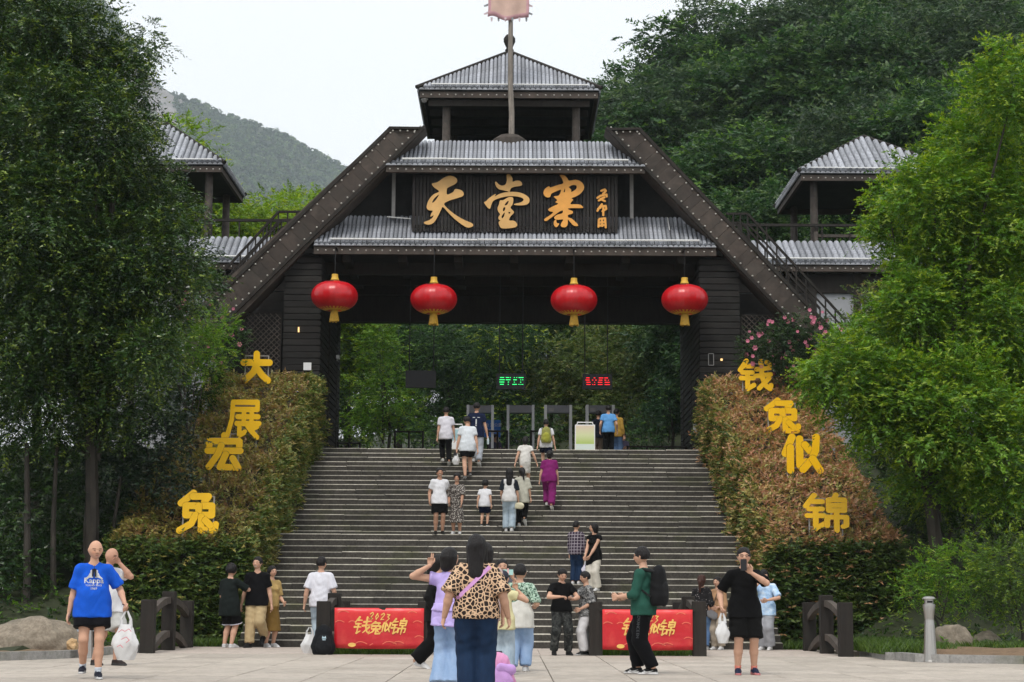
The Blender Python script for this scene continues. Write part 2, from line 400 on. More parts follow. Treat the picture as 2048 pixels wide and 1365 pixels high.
# ================================================================== the gate
YB = 55.0                                   # front plane of the great beams
def poly_px(pts, Y): return [XZ(px, py, Y) for px, py in pts]
def sphere_rows(pts, r, n=6):               # small domed stud heads
    b = MB()
    for p in pts:
        base = len(b.v)
        for k in range(n):
            t = 2*math.pi*k/n; b.v.append((p[0]+r*math.cos(t), p[1], p[2]+r*math.sin(t)))
        for k in range(n):
            t = 2*math.pi*k/n; b.v.append((p[0]+r*0.62*math.cos(t), p[1]-r*0.6, p[2]+r*0.62*math.sin(t)))
        b.v.append((p[0], p[1]-r*0.8, p[2]))
        for k in range(n):
            k2 = (k+1) % n; b.f.append((base+k, base+k2, base+n+k2, base+n+k)); b.f.append((base+n+k, base+n+k2, base+2*n)); b.m += [0, 0]
    return b
gate = thing('gate_building', 'dark timber gatehouse with slanting plank beams and tiled skirt roofs above the stone stairs', 'gatehouse', (0, YB, ZTOP))
def gp(b, name, mats, parent, smooth=False):   # geometry given in world space, placed under the gate's origin
    off = Vector((0, YB, ZTOP)); b.v = [tuple(Vector(v)-off) for v in b.v]
    return b.build(name, mats, parent, smooth)
tile_me = {}
def tile_mesh(w):
    key = round(w, 3)
    if key not in tile_me:
        b = MB(); n = 6; r = w*0.47
        for y in (0.0, 1.0):
            for k in range(n+1):
                t = math.pi*k/n; b.v.append((r*math.cos(t), y, r*1.15*math.sin(t)))
        for k in range(n): b.f.append((k, k+1, n+1+k+1, n+1+k)); b.m.append(0)
        b.f.append(tuple(range(n+1))); b.f.append(tuple(range(2*n+1, n, -1))); b.m += [0, 0]
        tile_me[key] = b.mesh('tile', M['tile'], smooth=True)
    return tile_me[key]
def place_tile(parent, w, p, xdir, ydir, length, lift=0.0, off=Vector((0,0,0))):
    x = xdir.normalized(); y = ydir.normalized(); z = x.cross(y); y2 = y
    j = rng.uniform(-0.006, 0.006)
    m = Matrix(((x.x, y2.x*length, z.x, p.x-off.x+x.x*j), (x.y, y2.y*length, z.y, p.y-off.y), (x.z, y2.z*length, z.z, p.z-off.z+lift), (0,0,0,1)))
    o = bpy.data.objects.new('tile', tile_mesh(w)); C.objects.link(o); o.parent = parent; o.matrix_local = m; return o
def skirt_roof(parent, name, xa, xb, ye, ze, yt, zt, n, studs_z, fas_h, off, pipe=True, pxa=None):
    """a straight lean-to roof: barrel tiles over a deck, drip row, pipe, fascia with studs"""
    e = Vector((xa, ye, ze)); t = Vector((xa, yt, zt)); sl = (t-e); X = Vector((1,0,0)); up = sl.normalized(); nrm = X.cross(up)
    b = MB(); b.obox(e - nrm*0.09 - off, X*(xb-xa), sl, nrm*0.075)
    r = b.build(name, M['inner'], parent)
    w = (xb-xa)/n
    for i in range(n):
        place_tile(r, w, e + X*(w*(i+0.5)) - nrm*0.005 - up*rng.uniform(-0.01, 0.02), X, up, sl.length+rng.uniform(0, 0.03), off=off)
    nd = int((xb-xa)/0.165); wd = (xb-xa)/nd; d = MB()          # drip ends below the eave
    for i in range(nd):
        c = e + X*(wd*(i+0.5)) - up*0.06 - nrm*0.03
        poly = [(c.x + wd*0.5*math.cos(a), c.z + wd*0.42*math.sin(a)) for a in [math.pi*k/5 for k in range(6)]]
        d.prism([(x-off.x, z-0.02-off.z) for x, z in poly], ye-0.09-off.y, ye+0.1-off.y)
    tag(d.build('drip_tiles', M['tile'], r), kind='stuff')
    if pipe:
        for k in range(5):
            w5 = (xb-xa-1.0)/5; x = xa+0.5+k*w5
            MB().tube([Vector((x, ye-0.03, ze+0.14))-off, Vector((x+w5-0.02, ye-0.03, ze+0.14+rng.uniform(-0.012, 0.012)))-off], 0.03, 8).build('eave_pipe', M['pipe'], r, smooth=True)
    fz1 = ze-0.10
    f = MB().box(xa-off.x, xb-off.x, ye-0.03-off.y, ye+0.12-off.y, fz1-fas_h-off.z, fz1-off.z).build('fascia', M['beam'], parent)
    ns = int((xb-xa)/0.25)
    tag(sphere_rows([(xa+(xb-xa)*(i+0.5)/ns-off.x, ye-0.031-off.y, fz1-fas_h*0.5-off.z+rng.uniform(-.01,.01)) for i in range(ns)], 0.030).build('studs', M['stud'], f), kind='stuff')
    return r
GO = Vector((0, YB, ZTOP))
# ---- slanting beams
def beam(top_out, top_in, low_out, low_in):
    To, Ti, Lo, Li = [Vector((*XZ(px, py, YB),)) for px, py in (top_out, top_in, low_out, low_in)]
    Lo = To + (Lo-To)*1.25; Li = Ti + (Li-Ti)*1.25
    a = ((Lo-To).normalized() + (Li-Ti).normalized()).normalized(); bdir = Vector((a.y, -a.x))
    if bdir.dot(Ti-To) < 0: bdir = -bdir
    core = MB().prism([tuple(To), tuple(Ti), tuple(Li), tuple(Lo)], YB+0.06, YB+1.0)
    o = gp(core, 'slanting_beam', M['beam'], gate)
    wid = abs((Ti-To).dot(bdir)); s1 = (Ti-To).dot(a); Ltot = (Lo-To).length
    def pt(s, q, y): p = To + a*s + bdir*(wid*q); return Vector((p.x, y, p.y))
    tw = 0.10/wid
    # planks across, each its own piece; the first is cut along the level top
    s = 0.0
    while s < Ltot-0.5:
        L = rng.uniform(0.28, 0.52); y0 = YB + rng.uniform(0, 0.012)
        q0, q1 = tw, 1-tw
        sa0 = s; sa1 = s
        if s < s1 and s1 > 0:                # level top: start each side where the top cut crosses
            sa0 = max(s, s1*q0); sa1 = max(s, s1*q1)
        if sa0 < s+L-0.03 or sa1 < s+L-0.03:
            e = s+L-0.006
            sa0 = min(sa0, e-0.005); sa1 = min(sa1, e-0.005)
            P = [pt(sa0, q0, y0), pt(sa1, q1, y0), pt(e, q1, y0), pt(e, q0, y0)]
            pl = MB(); vs = P + [v+Vector((0,0.055,0)) for v in P]
            pl.add(vs, [(0,1,2,3),(7,6,5,4),(0,4,5,1),(1,5,6,2),(2,6,7,3),(3,7,4,0)])
            gp(pl, 'plank', M['beam'], o)
        s += L
    for q, s0 in ((0.0, 0.0), (1.0-tw, s1)):
        P = [pt(s0, q, 0), pt(s0+ (s1*tw if q == 0 else 0.0), q+tw, 0), pt(Ltot-0.5, q+tw, 0), pt(Ltot-0.5, q, 0)]
        gp(MB().prism([(v.x, v.z) for v in P], YB-0.035, YB+0.058), 'edge_board', M['timber'], o)
    P = [pt(0.0, 0.0, 0), pt(s1, 1.0, 0), pt(s1+0.10, 1.0, 0), pt(0.10, 0.0, 0)]
    gp(MB().prism([(v.x, v.z+0.004) for v in P], YB-0.045, YB+0.05), 'top_board', M['timber'], o)
    st = []
    for q, s0 in ((tw+0.075, 0.12), (1-tw-0.055, s1+0.1)):
        k = s0
        while k < Ltot-0.6: st.append(tuple(pt(k, q, YB-0.002))); k += 0.268
    for k in range(1, 5):
        q = k/5.0; st.append(tuple(pt(s1*q+0.17, q, YB-0.002)))
    tag(gp(sphere_rows(st, 0.034), 'studs', M['stud'], o), kind='stuff')
    return o
beam((779,254), (852,255), (410,600), (460,651))
beam((1281,256), (1211,257), (1650,640), (1597,665))
# ---- skirt roofs
def roof_px(name, xa, xb, pe, pt_, ye, yt, n, fas_h):
    ze = U(1024, pe, ye).z; zt = U(1024, pt_, yt).z
    return skirt_roof(gate, name, U(xa, pe, ye).x, U(xb, pe, ye).x, ye, ze, yt, zt, n, None, fas_h, GO)
roof_px('lower_roof', 628, 1432, 489, 437, YB+0.05, YB+1.35, 92, 0.24)
roof_px('upper_roof', 772, 1290, 328, 286, YB+0.05, YB+1.35, 60, 0.19)
# ---- mass between the roofs, ceiling, lintel
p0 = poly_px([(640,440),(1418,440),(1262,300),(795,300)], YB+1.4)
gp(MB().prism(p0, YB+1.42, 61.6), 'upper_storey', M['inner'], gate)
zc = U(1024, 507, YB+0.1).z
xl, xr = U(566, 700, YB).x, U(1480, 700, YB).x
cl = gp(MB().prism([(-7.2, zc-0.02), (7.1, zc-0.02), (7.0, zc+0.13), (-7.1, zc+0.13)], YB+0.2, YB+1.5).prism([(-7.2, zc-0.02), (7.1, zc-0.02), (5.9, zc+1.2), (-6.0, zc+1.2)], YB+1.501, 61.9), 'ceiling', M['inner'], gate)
for i in range(7):
    x = -5.2+i*1.75
    gp(MB().box(x-0.13, x+0.13, YB+0.4, 61.4, zc-0.24, zc-0.022), 'ceiling_beam', M['timber'], cl)
zl = U(1024, 646, 61.6).z
gp(MB().box(xl+0.4, xr-0.4, 61.45, 61.95, zl, zc+0.01), 'back_lintel', M['timber'], gate)
for k in range(3): gp(MB().box(xl+0.4, xr-0.4, YB+1.6+1.9*k, YB+1.85+1.9*k, zc-0.42, zc-0.03), 'cross_beam', M['timber'], gate)
# ---- piers clad in horizontal boards
for side, (pa, pb) in enumerate(((566, 640), (1400, 1480))):
    xa, xb = U(pa, 700, YB+0.35).x, U(pb, 700, YB+0.35).x
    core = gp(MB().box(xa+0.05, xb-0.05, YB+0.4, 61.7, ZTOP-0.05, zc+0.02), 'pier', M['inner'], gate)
    z = ZTOP+0.02; h = 0.2
    while z < zc-0.1:
        for (x0, x1, y0, y1) in ((xa+0.0, xb-0.0, YB+0.33, YB+0.405), ((xb-0.055, xb+0.02, YB+0.41, 61.75) if side == 0 else (xa-0.02, xa+0.055, YB+0.41, 61.75))):
            gp(MB().cbox(x0, x1, y0-rng.uniform(0, 0.012), y1, z, z+h-0.02, 0.02), 'cladding_board', M['clad'], core)
        z += h
    cx = xb-0.12 if side == 0 else xa+0.12
    for yy in (YB+2.9, YB+5.6):
        gp(MB().tube([(cx, yy, ZTOP-0.05), (cx+0.02, yy, zc)], [0.17, 0.155], 12), 'round_post', M['timber'], gate, smooth=True)
# ---- lattice screens beside the piers
for (pa, pb, pt1, pb1, sg) in ((490, 562, 628, 742, 1), (1484, 1560, 632, 742, -1)):
    xa, za = XZ(pa, pb1, YB+0.7); xb, zb = XZ(pb, pt1, YB+0.7)
    fr = MB()
    for (p, q) in (((xa,za),(xb,za)), ((xa,zb),(xb,zb)), ((xa,za),(xa,zb)), ((xb,za),(xb,zb))):
        fr.bar((p[0], YB+0.7, p[1]), (q[0], YB+0.7, q[1]), 0.07)
    scr = gp(fr, 'lattice_screen', M['timber'], gate)
    wx, wz = xb-xa, zb-za; k = -wz
    while k < wx:
        for sgn in (1, -1):
            t0 = max(0.0, -k); t1 = min(wz, wx-k)
            if t1 > t0+0.02:
                za0, za1 = (za+t0, za+t1) if sgn > 0 else (zb-t0, zb-t1)
                gp(MB().bar((xa+k+t0, YB+0.69+0.018*sgn, za0), (xa+k+t1, YB+0.69+0.018*sgn, za1), 0.028), 'lath', M['rail'], scr)
        k += 0.17
    gp(MB().box(min(xa,xb)-0.03, max(xa,xb)+0.03, YB+0.62, YB+0.78, za-2.4, za-0.04), 'low_wall', M['clad'], gate)
    gp(MB().box(min(xa,xb)-(1.1 if sg > 0 else 0.2), max(xa,xb)+(1.1 if sg < 0 else 0.2), YB+1.9, YB+2.0, ZTOP-0.1, zb+0.9), 'added_dark_panel', M['clad'], gate)  # dark panel added behind the lattice to darken the view through it
# ---- grey posts, lamp and rods beside the sign
for px in (788, 1263):
    a, c = U(px, 349, YB+1.0), U(px+2, 438, YB+1.0)
    gp(MB().box(a.x-0.055, a.x+0.055, YB+0.95, YB+1.06, c.z, a.z+0.1), 'grey_post', M['greypost'], gate)
a, c = U(774, 434, YB+0.9), U(822, 438, YB+0.9)
gp(MB().bar(a, c, 0.03), 'fallen_rod', M['pipe'], gate)
a, c = U(1335, 436, YB+1.0), U(1339, 461, YB+0.7); gp(MB().bar(a, c, 0.03), 'loose_rod', M['pipe'], gate)
# ---- outer stair rails on the beams
def stair_rail(x0, y0, x1, y1, xf, Y, kneedx):
    top = MB(); P0, P1 = U(x0, y0, Y), U(x1, y1, Y); Pf = U(xf, y0, Y)
    top.bar(Pf, P0, 0.07).bar(P0, P1, 0.07)
    r = gp(top, 'stair_handrail', M['timber'], gate)
    mid = MB().bar(P0+Vector((0,0,-0.32)), P1+Vector((0,0,-0.32)), 0.05)
    gp(mid, 'mid_rail', M['timber'], r)
    n = 11
    for k in range(n):
        p = P0 + (P1-P0)*(k/(n-1)); gp(MB().bar(p, p+Vector((0,0,-0.95)), 0.045), 'baluster', M['timber'], r)
    for k in range(1, 3):
        p = Pf + (P0-Pf)*(k/3); gp(MB().bar(p, p+Vector((0,0,-0.7)), 0.045), 'baluster', M['timber'], r)
stair_rail(557, 424, 404, 590, 612, YB+0.75, 0); stair_rail(563, 440, 418, 600, 606, YB+2.0, 0)
stair_rail(1495, 428, 1690, 640, 1452, YB+0.75, 0); stair_rail(1483, 446, 1640, 618, 1462, YB+2.0, 0)
# ---- small fittings on the piers
def plate(px0, px1, py0, py1, Y, name, m, par=gate, d=0.05):
    a = XZ(px0, py1, Y); c = XZ(px1, py0, Y); return gp(MB().box(a[0], c[0], Y-d, Y, a[1], c[1]), name, m, par)
FP = YB+0.318
plate(607, 623, 726, 741, FP, 'junction_box', M['white']); plate(596, 599, 655, 665, FP, 'wall_lamp', M['led_lamp'])
plate(1441, 1445, 718, 722, FP, 'wall_lamp', M['led_lamp']); plate(1386, 1393, 847, 865, YB+0.02, 'switch_box', M['greypost'])
fr = MB(); a = XZ(1417, 731, FP); c = XZ(1427, 708, FP)
for (p, q) in (((a[0],a[1]),(c[0],a[1])), ((a[0],c[1]),(c[0],c[1])), ((a[0],a[1]),(a[0],c[1])), ((c[0],a[1]),(c[0],c[1]))): fr.bar((p[0],FP-0.02,p[1]),(q[0],FP-0.02,q[1]),0.02)
gp(fr, 'lamp_frame', M['greypost'], gate)
# ---- watch tower on top
def hip_pavilion(root, O, xc, yf, w, d, ze, zap, n, fas=0.2, fin=True, post_px=None, posts=None, zbot=None, pipe=True):
    """square hip roof with tiled faces, fascia, studs, finial and round posts"""
    X = Vector((1,0,0)); Yv = Vector((0,1,0)); ap = Vector((xc, yf+d/2, zap))
    c = [Vector((xc-w/2, yf, ze)), Vector((xc+w/2, yf, ze)), Vector((xc+w/2, yf+d, ze)), Vector((xc-w/2, yf+d, ze))]
    b = MB(); b.add([v-O for v in c] + [ap-O] + [v-O+Vector((0,0,-0.12)) for v in c] , [(0,1,4),(1,2,4),(2,3,4),(3,0,4),(8,7,6,5),(0,5,6,1),(1,6,7,2),(2,7,8,3),(3,8,5,0)])
    r = b.build('hip_roof', M['inner'], root)
    for s in range(4):
        a, e = c[s], c[(s+1) % 4]; ed = (e-a); L = ed.length; m_ = (a+e)/2; sl = ap-m_; nn = n if s % 2 == 0 else int(n*d/w); wd = L/nn
        for i in range(nn):
            f = (i+0.5)/nn; ln = sl.length*(1-abs(2*f-1))
            if ln < 0.12: continue
            x = ed.normalized(); nr = x.cross(sl.normalized())
            place_tile(r, wd, a + ed*f + nr*0.012, x, sl, ln*0.985, off=O)
    for v in c:
        MB().tube([v-O+Vector((0,0,0.06))+(v-ap).normalized()*0.12, ap-O+Vector((0,0,0.07))], 0.07, 6).build('hip_ridge', M['timber'], r)
    dr = MB()
    nd = int(w/0.17)
    for i in range(nd):
        x = xc-w/2+(i+0.5)*w/nd; dr.prism([(x+w/nd*0.5*math.cos(t)-O.x, ze-0.07+0.07*math.sin(t)-O.z) for t in [math.pi*k/5 for k in range(6)]], yf-0.07-O.y, yf+0.05-O.y)
        for sx in (-1, 1):
            y = yf+(i+0.5)*d/nd; x0 = xc+sx*w/2
            dr.box(min(x0, x0+sx*0.06)-O.x, max(x0, x0+sx*0.06)-O.x, y-0.05-O.y, y+0.05-O.y, ze-0.12-O.z, ze+0.0-O.z)
    tag(dr.build('drip_tiles', M['tile'], r), kind='stuff')
    if pipe: MB().tube([Vector((xc-w/2+0.4, yf-0.02, ze+0.13))-O, Vector((xc+w/2-0.35, yf-0.02, ze+0.12))-O], 0.024, 8).build('eave_pipe', M['pipe'], r, smooth=True)
    for (x0, x1, y0, y1) in ((xc-w/2+0.03, xc+w/2-0.03, yf+0.0, yf+0.1), (xc-w/2+0.03, xc+w/2-0.03, yf+d-0.1, yf+d), (xc-w/2+0.03, xc-w/2+0.13, yf+0.101, yf+d-0.101), (xc+w/2-0.13, xc+w/2-0.03, yf+0.101, yf+d-0.101)):
        f_ = MB().box(x0-O.x, x1-O.x, y0-O.y, y1-O.y, ze-0.125-fas-O.z, ze-0.125-O.z).build('fascia', M['beam'], root)
        if y0 == yf: tag(sphere_rows([(xc-w/2+(i+0.5)*w/22-O.x, yf-0.001-O.y, ze-0.125-fas/2-O.z) for i in range(22)], 0.030).build('studs', M['stud'], f_), kind='stuff')
    if fin: MB().lathe([(0.05,-0.1),(0.10,0.05),(0.16,0.12),(0.10,0.2),(0.13,0.26),(0.20,0.42),(0.20,0.55),(0.12,0.66),(0.03,0.7)], ap-O, 12).build('finial', M['timber'], root, smooth=True)
    for (x, y) in posts: MB().tube([Vector((x, y, zbot))-O, Vector((x, y, ze-0.15))-O], [0.145, 0.13], 12).build('round_post', M['rail'], root, smooth=True)
    return r
ytf = 57.0
ze = U(1018, 177, ytf).z; xa = U(838, 180, ytf).x; xb = U(1198, 180, ytf).x; w = xb-xa; xc = (xa+xb)/2
TO = Vector((xc, ytf+w/2, U(1018, 283, YB+1.4).z))
tower = thing('watch_tower', 'open watch tower with tiled hip roof on top of the gatehouse', 'watch tower', TO)
px1, px2 = U(893, 240, ytf+0.55).x, U(1152, 240, ytf+0.55).x
hip_pavilion(tower, TO, xc, ytf, w, 5.35, ze, U(1020, 108, ytf+2.67).z, 44, posts=[(px1, ytf+0.55), (px2, ytf+0.55), (px1+0.1, ytf+4.8), (px2-0.1, ytf+4.8)], zbot=TO.z-1.2)
b = MB()
for k in range(5): b.box(xa+0.3-TO.x, xb-0.3-TO.x, ytf+0.2+k*1.2-TO.y, ytf+0.32+k*1.2-TO.y, ze-0.55-TO.z, ze-0.34-TO.z)
b.build('roof_joists', M['timber'], tower)
# drum standing on the ridge behind the pole
DR = U(1019, 285, YB+1.75); tag(MB().lathe([(0.50,-0.35),(0.55,-0.1),(0.55,0.05),(0.34,0.2),(0.05,0.24)], (0,0,0), 20).build('drum', M['rail'], None, True, DR), 'low round wooden drum at the foot of the flag pole', 'drum')
# dome camera under the tower eave
DC = U(849, 196, ytf+0.2)
dc = thing('dome_camera', 'white dome security camera hanging from the watch tower eave', 'camera', DC)
MB().lathe([(0.03,0.2),(0.05,0.12),(0.11,0.05),(0.12,-0.05),(0.11,-0.07)][::-1], (0,0,0), 14).build('housing', M['white'], dc, True)
MB().lathe([(0.015,-0.17),(0.06,-0.155),(0.09,-0.11),(0.10,-0.071)], (0,0,0), 14).build('lens_dome', M['greypost'], dc, True)
# ---- flag pole
PY = YB+1.5
pb, pt_ = U(1023, 284, PY), U(1019, -70, PY)
fpole = thing('flag_pole', 'tall bleached wooden flag pole flying a pale pink pennant above the gate', 'flag pole', pb)
MB().tube([(0,0,-0.5)] + [tuple((pt_-pb)*k/6+Vector((0.02*math.sin(k*2.1),0,0))) for k in range(7)], [0.098,0.095,0.09,0.083,0.08,0.075,0.07,0.065], 12).build('pole', M['pole'], fpole, True)
fl = MB(); fw = 90/FPX*PY; fz0 = U(1018, 40, PY).z - pb.z; nx, nz = 14, 14
fx0 = U(973, 30, PY).x - pb.x
for j in range(nz+1):
    for i in range(nx+1):
        u, v = i/nx, j/nz
        fl.v.append((fx0+fw*(0.03+0.94*u)+0.02*math.sin(v*9), -0.13-0.05*math.sin(u*7+v*4)-0.03*math.sin(u*15-v*5), fz0+v*2.2+0.05*math.cos(u*6.2)+0.03*math.sin(u*11)))
for j in range(nz):
    for i in range(nx): fl.f.append((j*(nx+1)+i, j*(nx+1)+i+1, (j+1)*(nx+1)+i+1, (j+1)*(nx+1)+i)); fl.m.append(1 if (i in (0, nx-1) or j == 0) else 0)
fo = fl.build('flag', [simple('faded_cream_cloth', (0.60, 0.42, 0.35), 0.9, var=0.12, scale=3), simple('faded_pink_border', (0.58, 0.33, 0.36), 0.9, var=0.15, scale=5)], fpole, True)
so = fo.modifiers.new('thick', 'SOLIDIFY'); so.thickness = 0.006
tg = [simple('pale_tag_cloth', (0.55, 0.45, 0.47), 0.9), simple('grey_tag_cloth', (0.25, 0.26, 0.27), 0.9)]
for k in range(6): MB().add([(-0.035,0,0),(0.035,0,0),(0.028,-0.004,-0.11),(0,-0.006,-0.15),(-0.028,-0.004,-0.11),(-0.035,0.006,0),(0.035,0.006,0),(0.028,0.002,-0.11),(0,0,-0.15),(-0.028,0.002,-0.11)], [(0,1,2,3,4),(9,8,7,6,5),(0,5,6,1),(1,6,7,2),(2,7,8,3),(3,8,9,4),(4,9,5,0)]).build('flag_tag', tg[k % 2], fpole, loc=(fx0+fw*(0.12+0.16*k), -0.14, fz0+0.03))
for k in range(7):
    for sx in (0, 1):
        o = MB().add([(0,0,-0.03),(0,0,0.05),(0.13,0,-0.07),(0.15,0,-0.02),(0,0.006,-0.03),(0,0.006,0.05),(0.13,0.006,-0.07),(0.15,0.006,-0.02)], [(0,2,3,1),(5,7,6,4),(0,4,6,2),(2,6,7,3),(3,7,5,1),(1,5,4,0)]).build('flag_tag', tg[(k+sx) % 2], fpole, loc=(fx0+fw*(0.04 if sx == 0 else 0.96), -0.14, fz0+0.18+0.27*k))
        if sx == 0: o.scale.x = -1
# ---- side wings with their pavilions
def wing(sg, xin, xout, label, plabel, apex_px, corner_px, post_pxs):
    YW = 58.4; O = Vector((U((xin+xout)/2, 600, YW).x, YW, ZTOP))
    wg = thing('side_wing', label, 'wing', O)
    xs = sorted((U(xin, 520, YW).x, U(xout, 520, YW).x)); ze = U((xin+xout)/2, 521 if sg < 0 else 526, YW).z; zt = U((xin+xout)/2, 479 if sg < 0 else 488, YW+1.5).z
    skirt_roof(wg, 'wing_roof', xs[0], xs[1], YW, ze, YW+1.5, zt, int((xs[1]-xs[0])/0.215), None, 0.2, O)
    a = MB().box(xs[0]+0.1-O.x, xs[1]-0.1-O.x, 0.35, 0.45, ze-0.95-O.z, ze-0.3-O.z).build('head_beam', M['timber'], wg)
    MB().box(xs[0]+0.1-O.x, xs[1]-0.1-O.x, 0.45, 3.4, -0.2, ze-0.14-O.z).build('wall', M['plaster'], wg)
    k = xs[0]+0.4
    while k < xs[1]-0.2:
        MB().box(k-0.11-O.x, k+0.11-O.x, 0.33, 0.452, -0.2, ze-0.2-O.z).build('wall_post', M['timber'], wg); k += 1.5
    MB().box(xs[0]-O.x, xs[1]-O.x, 1.55, 6.5, zt-0.35-O.z, zt-0.06-O.z).build('terrace_slab', M['timber'], wg)
    # terrace rail, dark
    zr = U(xin, 442 if sg < 0 else 450, YW+2.2).z
    rl = MB().bar((xs[0]-O.x, 2.2, zr-O.z), (xs[1]-O.x, 2.2, zr-O.z), 0.09).build('terrace_rail', M['timber'], wg)
    k = xs[0]+0.3
    while k < xs[1]: MB().bar((k-O.x, 2.2, zt-0.1-O.z), (k-O.x, 2.2, zr-0.04-O.z), 0.05).build('rail_post', M['timber'], rl); k += 0.95
    # pavilion
    yf = YW+1.9; ce = U(corner_px[0], corner_px[1], yf); zap = U(apex_px[0], apex_px[1], yf+2.0).z; xap = U(apex_px[0], apex_px[1], yf+2.0).x
    w = abs(xap-ce.x)*2; PO = Vector((xap, yf+w/2, zt-0.06))
    pv = thing('pavilion', plabel, 'pavilion', PO, group='pavilions on the side wings')
    q = w/2-0.55
    hip_pavilion(pv, PO, xap, yf, w, w, ce.z, zap, 24, fin=False, posts=[(xap-q, yf+0.55), (xap+q, yf+0.55), (xap-q, yf+w-0.55), (xap+q, yf+w-0.55)], zbot=zt-0.05)
    zr2 = U(xin, 462 if sg < 0 else 470, yf+0.3).z
    rl = MB().bar((-q, -w/2+0.4, zr2-PO.z), (q, -w/2+0.4, zr2-PO.z), 0.1).build('bench_rail', M['rail'], pv)
    for k in range(7): MB().bar((-q+2*q*k/6, -w/2+0.4, 0), (-q+2*q*k/6, -w/2+0.4, zr2-PO.z-0.05), 0.05).build('rail_post', M['rail'], rl)
    for k in (-1, 1): MB().bar((k*q, -w/2+0.3, 0), (k*q, -w/2+0.3, zr2-PO.z+0.12), 0.12).build('newel_post', M['rail'], pv)
wing(-1, 640, 150, 'tiled side wing with grey wall behind the large dark leafy tree', 'open pavilion with hip roof half hidden by the large dark leafy tree', (330, 245), (446, 326), None)
wing(1, 1420, 1960, 'tiled side wing with grey wall beside the bright green tree', 'open pavilion with hip roof half hidden by the bright green tree', (1735, 266), (1600, 343), None)
# ================================================================== flat shapes and lettering
def shape_mesh(name, loops, depth, mats):
    """loops of (x, z) -> solid plate facing -y, front at y=-depth/2; holes come from nesting"""
    cu = bpy.data.curves.new(name, 'CURVE'); cu.dimensions = '2D'; cu.fill_mode = 'BOTH'; cu.extrude = depth/2
    for lp in loops:
        sp = cu.splines.new('POLY'); sp.points.add(len(lp)-1)
        for p, (x, z) in zip(sp.points, lp): p.co = (x, z, 0, 1)
        sp.use_cyclic_u = True
    o = bpy.data.objects.new(name, cu); C.objects.link(o)
    me = bpy.data.meshes.new_from_object(o.evaluated_get(bpy.context.evaluated_depsgraph_get()))
    bpy.data.objects.remove(o); bpy.data.curves.remove(cu)
    n = len(me.vertices); a = np.empty(n*3); me.vertices.foreach_get('co', a); a = a.reshape(-1, 3)
    b = np.stack([a[:,0], -a[:,2], a[:,1]], 1); me.vertices.foreach_set('co', b.ravel())
    me.materials.clear()
    for m in (mats if isinstance(mats, (list, tuple)) else [mats]): me.materials.append(m)
    if isinstance(mats, (list, tuple)) and len(mats) > 1:
        me.update()
        for p in me.polygons: p.material_index = 0 if p.normal.y < -0.7 else 1
    else: me.polygons.foreach_set('material_index', [0]*len(me.polygons))
    me.name = name; me.update(); return me
def smooth_loop(pts, k=3):
    n = len(pts); out = []
    for i in range(n):
        p0, p1, p2, p3 = [pts[(i+j) % n] for j in (-1, 0, 1, 2)]
        for s in range(k):
            t = s/k; out.append(tuple(0.5*(2*p1[d] + (p2[d]-p0[d])*t + (2*p0[d]-5*p1[d]+4*p2[d]-p3[d])*t*t + (3*p1[d]-p0[d]-3*p2[d]+p3[d])*t**3) for d in (0, 1)))
    return out
def stroke_loops(strokes, r, N=110, gap=0.0, pad=0.15, box=(0, 1, 0, 1), taper=None):
    """outline of round-ended strokes; with a gap each stroke cuts a slit in those before it"""
    x0, x1, z0, z1 = box; xs = np.linspace(x0-pad, x1+pad, N); zs = np.linspace(z0-pad, z1+pad, int(N*(z1-z0+2*pad)/(x1-x0+2*pad)))
    Xg, Zg = np.meshgrid(xs, zs, indexing='ij'); F = np.full(Xg.shape, 9.0)
    for st in strokes:
        S = np.full(Xg.shape, 9.0); m = len(st)-1
        for k, (a, b) in enumerate(zip(st, st[1:])):
            ax, az = a; dx, dz = b[0]-ax, b[1]-az; t = np.clip(((Xg-ax)*dx+(Zg-az)*dz)/(dx*dx+dz*dz+1e-9), 0, 1)
            rr = r if taper is None else r*(taper[0] + (taper[1]-taper[0])*(k+t)/m)
            S = np.minimum(S, np.hypot(Xg-ax-dx*t, Zg-az-dz*t)-rr)
        F = np.minimum(np.maximum(F, gap-S), S) if gap > 0 else np.minimum(F, S)
    return contours(xs, zs, F)
def contours(xs, zs, F):
    nx, nz = F.shape; ins = F < 0; seg = {}; pt = {}
    def ep(k):
        if k not in pt:
            i, j, d = k; a = F[i, j]; b = F[i+1, j] if d == 0 else F[i, j+1]; t = a/(a-b)
            pt[k] = (xs[i]+(xs[i+1]-xs[i])*t, zs[j]) if d == 0 else (xs[i], zs[j]+(zs[j+1]-zs[j])*t)
        return pt[k]
    mixed = np.argwhere((ins[:-1,:-1].astype(int)+ins[1:,:-1]+ins[1:,1:]+ins[:-1,1:]) % 4 != 0)
    for i, j in mixed:
        i, j = int(i), int(j); c = (ins[i,j], ins[i+1,j], ins[i+1,j+1], ins[i,j+1]); E_ = ((i,j,0), (i+1,j,1), (i,j+1,0), (i,j,1))
        cr = [k for k in range(4) if c[k] != c[(k+1) % 4]]
        prs = [(cr[0], cr[1])] if len(cr) == 2 else ([(0, 1), (2, 3)] if not c[0] else [(3, 0), (1, 2)])
        for a, b in prs: seg.setdefault(E_[a], []).append(E_[b]); seg.setdefault(E_[b], []).append(E_[a])
    loops = []; used = set()
    for s in seg:
        if s in used: continue
        lp = [s]; used.add(s); cur = s; 
        while True:
            nx_ = [q for q in seg[cur] if q not in used]
            if not nx_: break
            cur = nx_[0]; used.add(cur); lp.append(cur)
        if len(lp) > 6: loops.append([ep(k) for k in lp])
    return loops
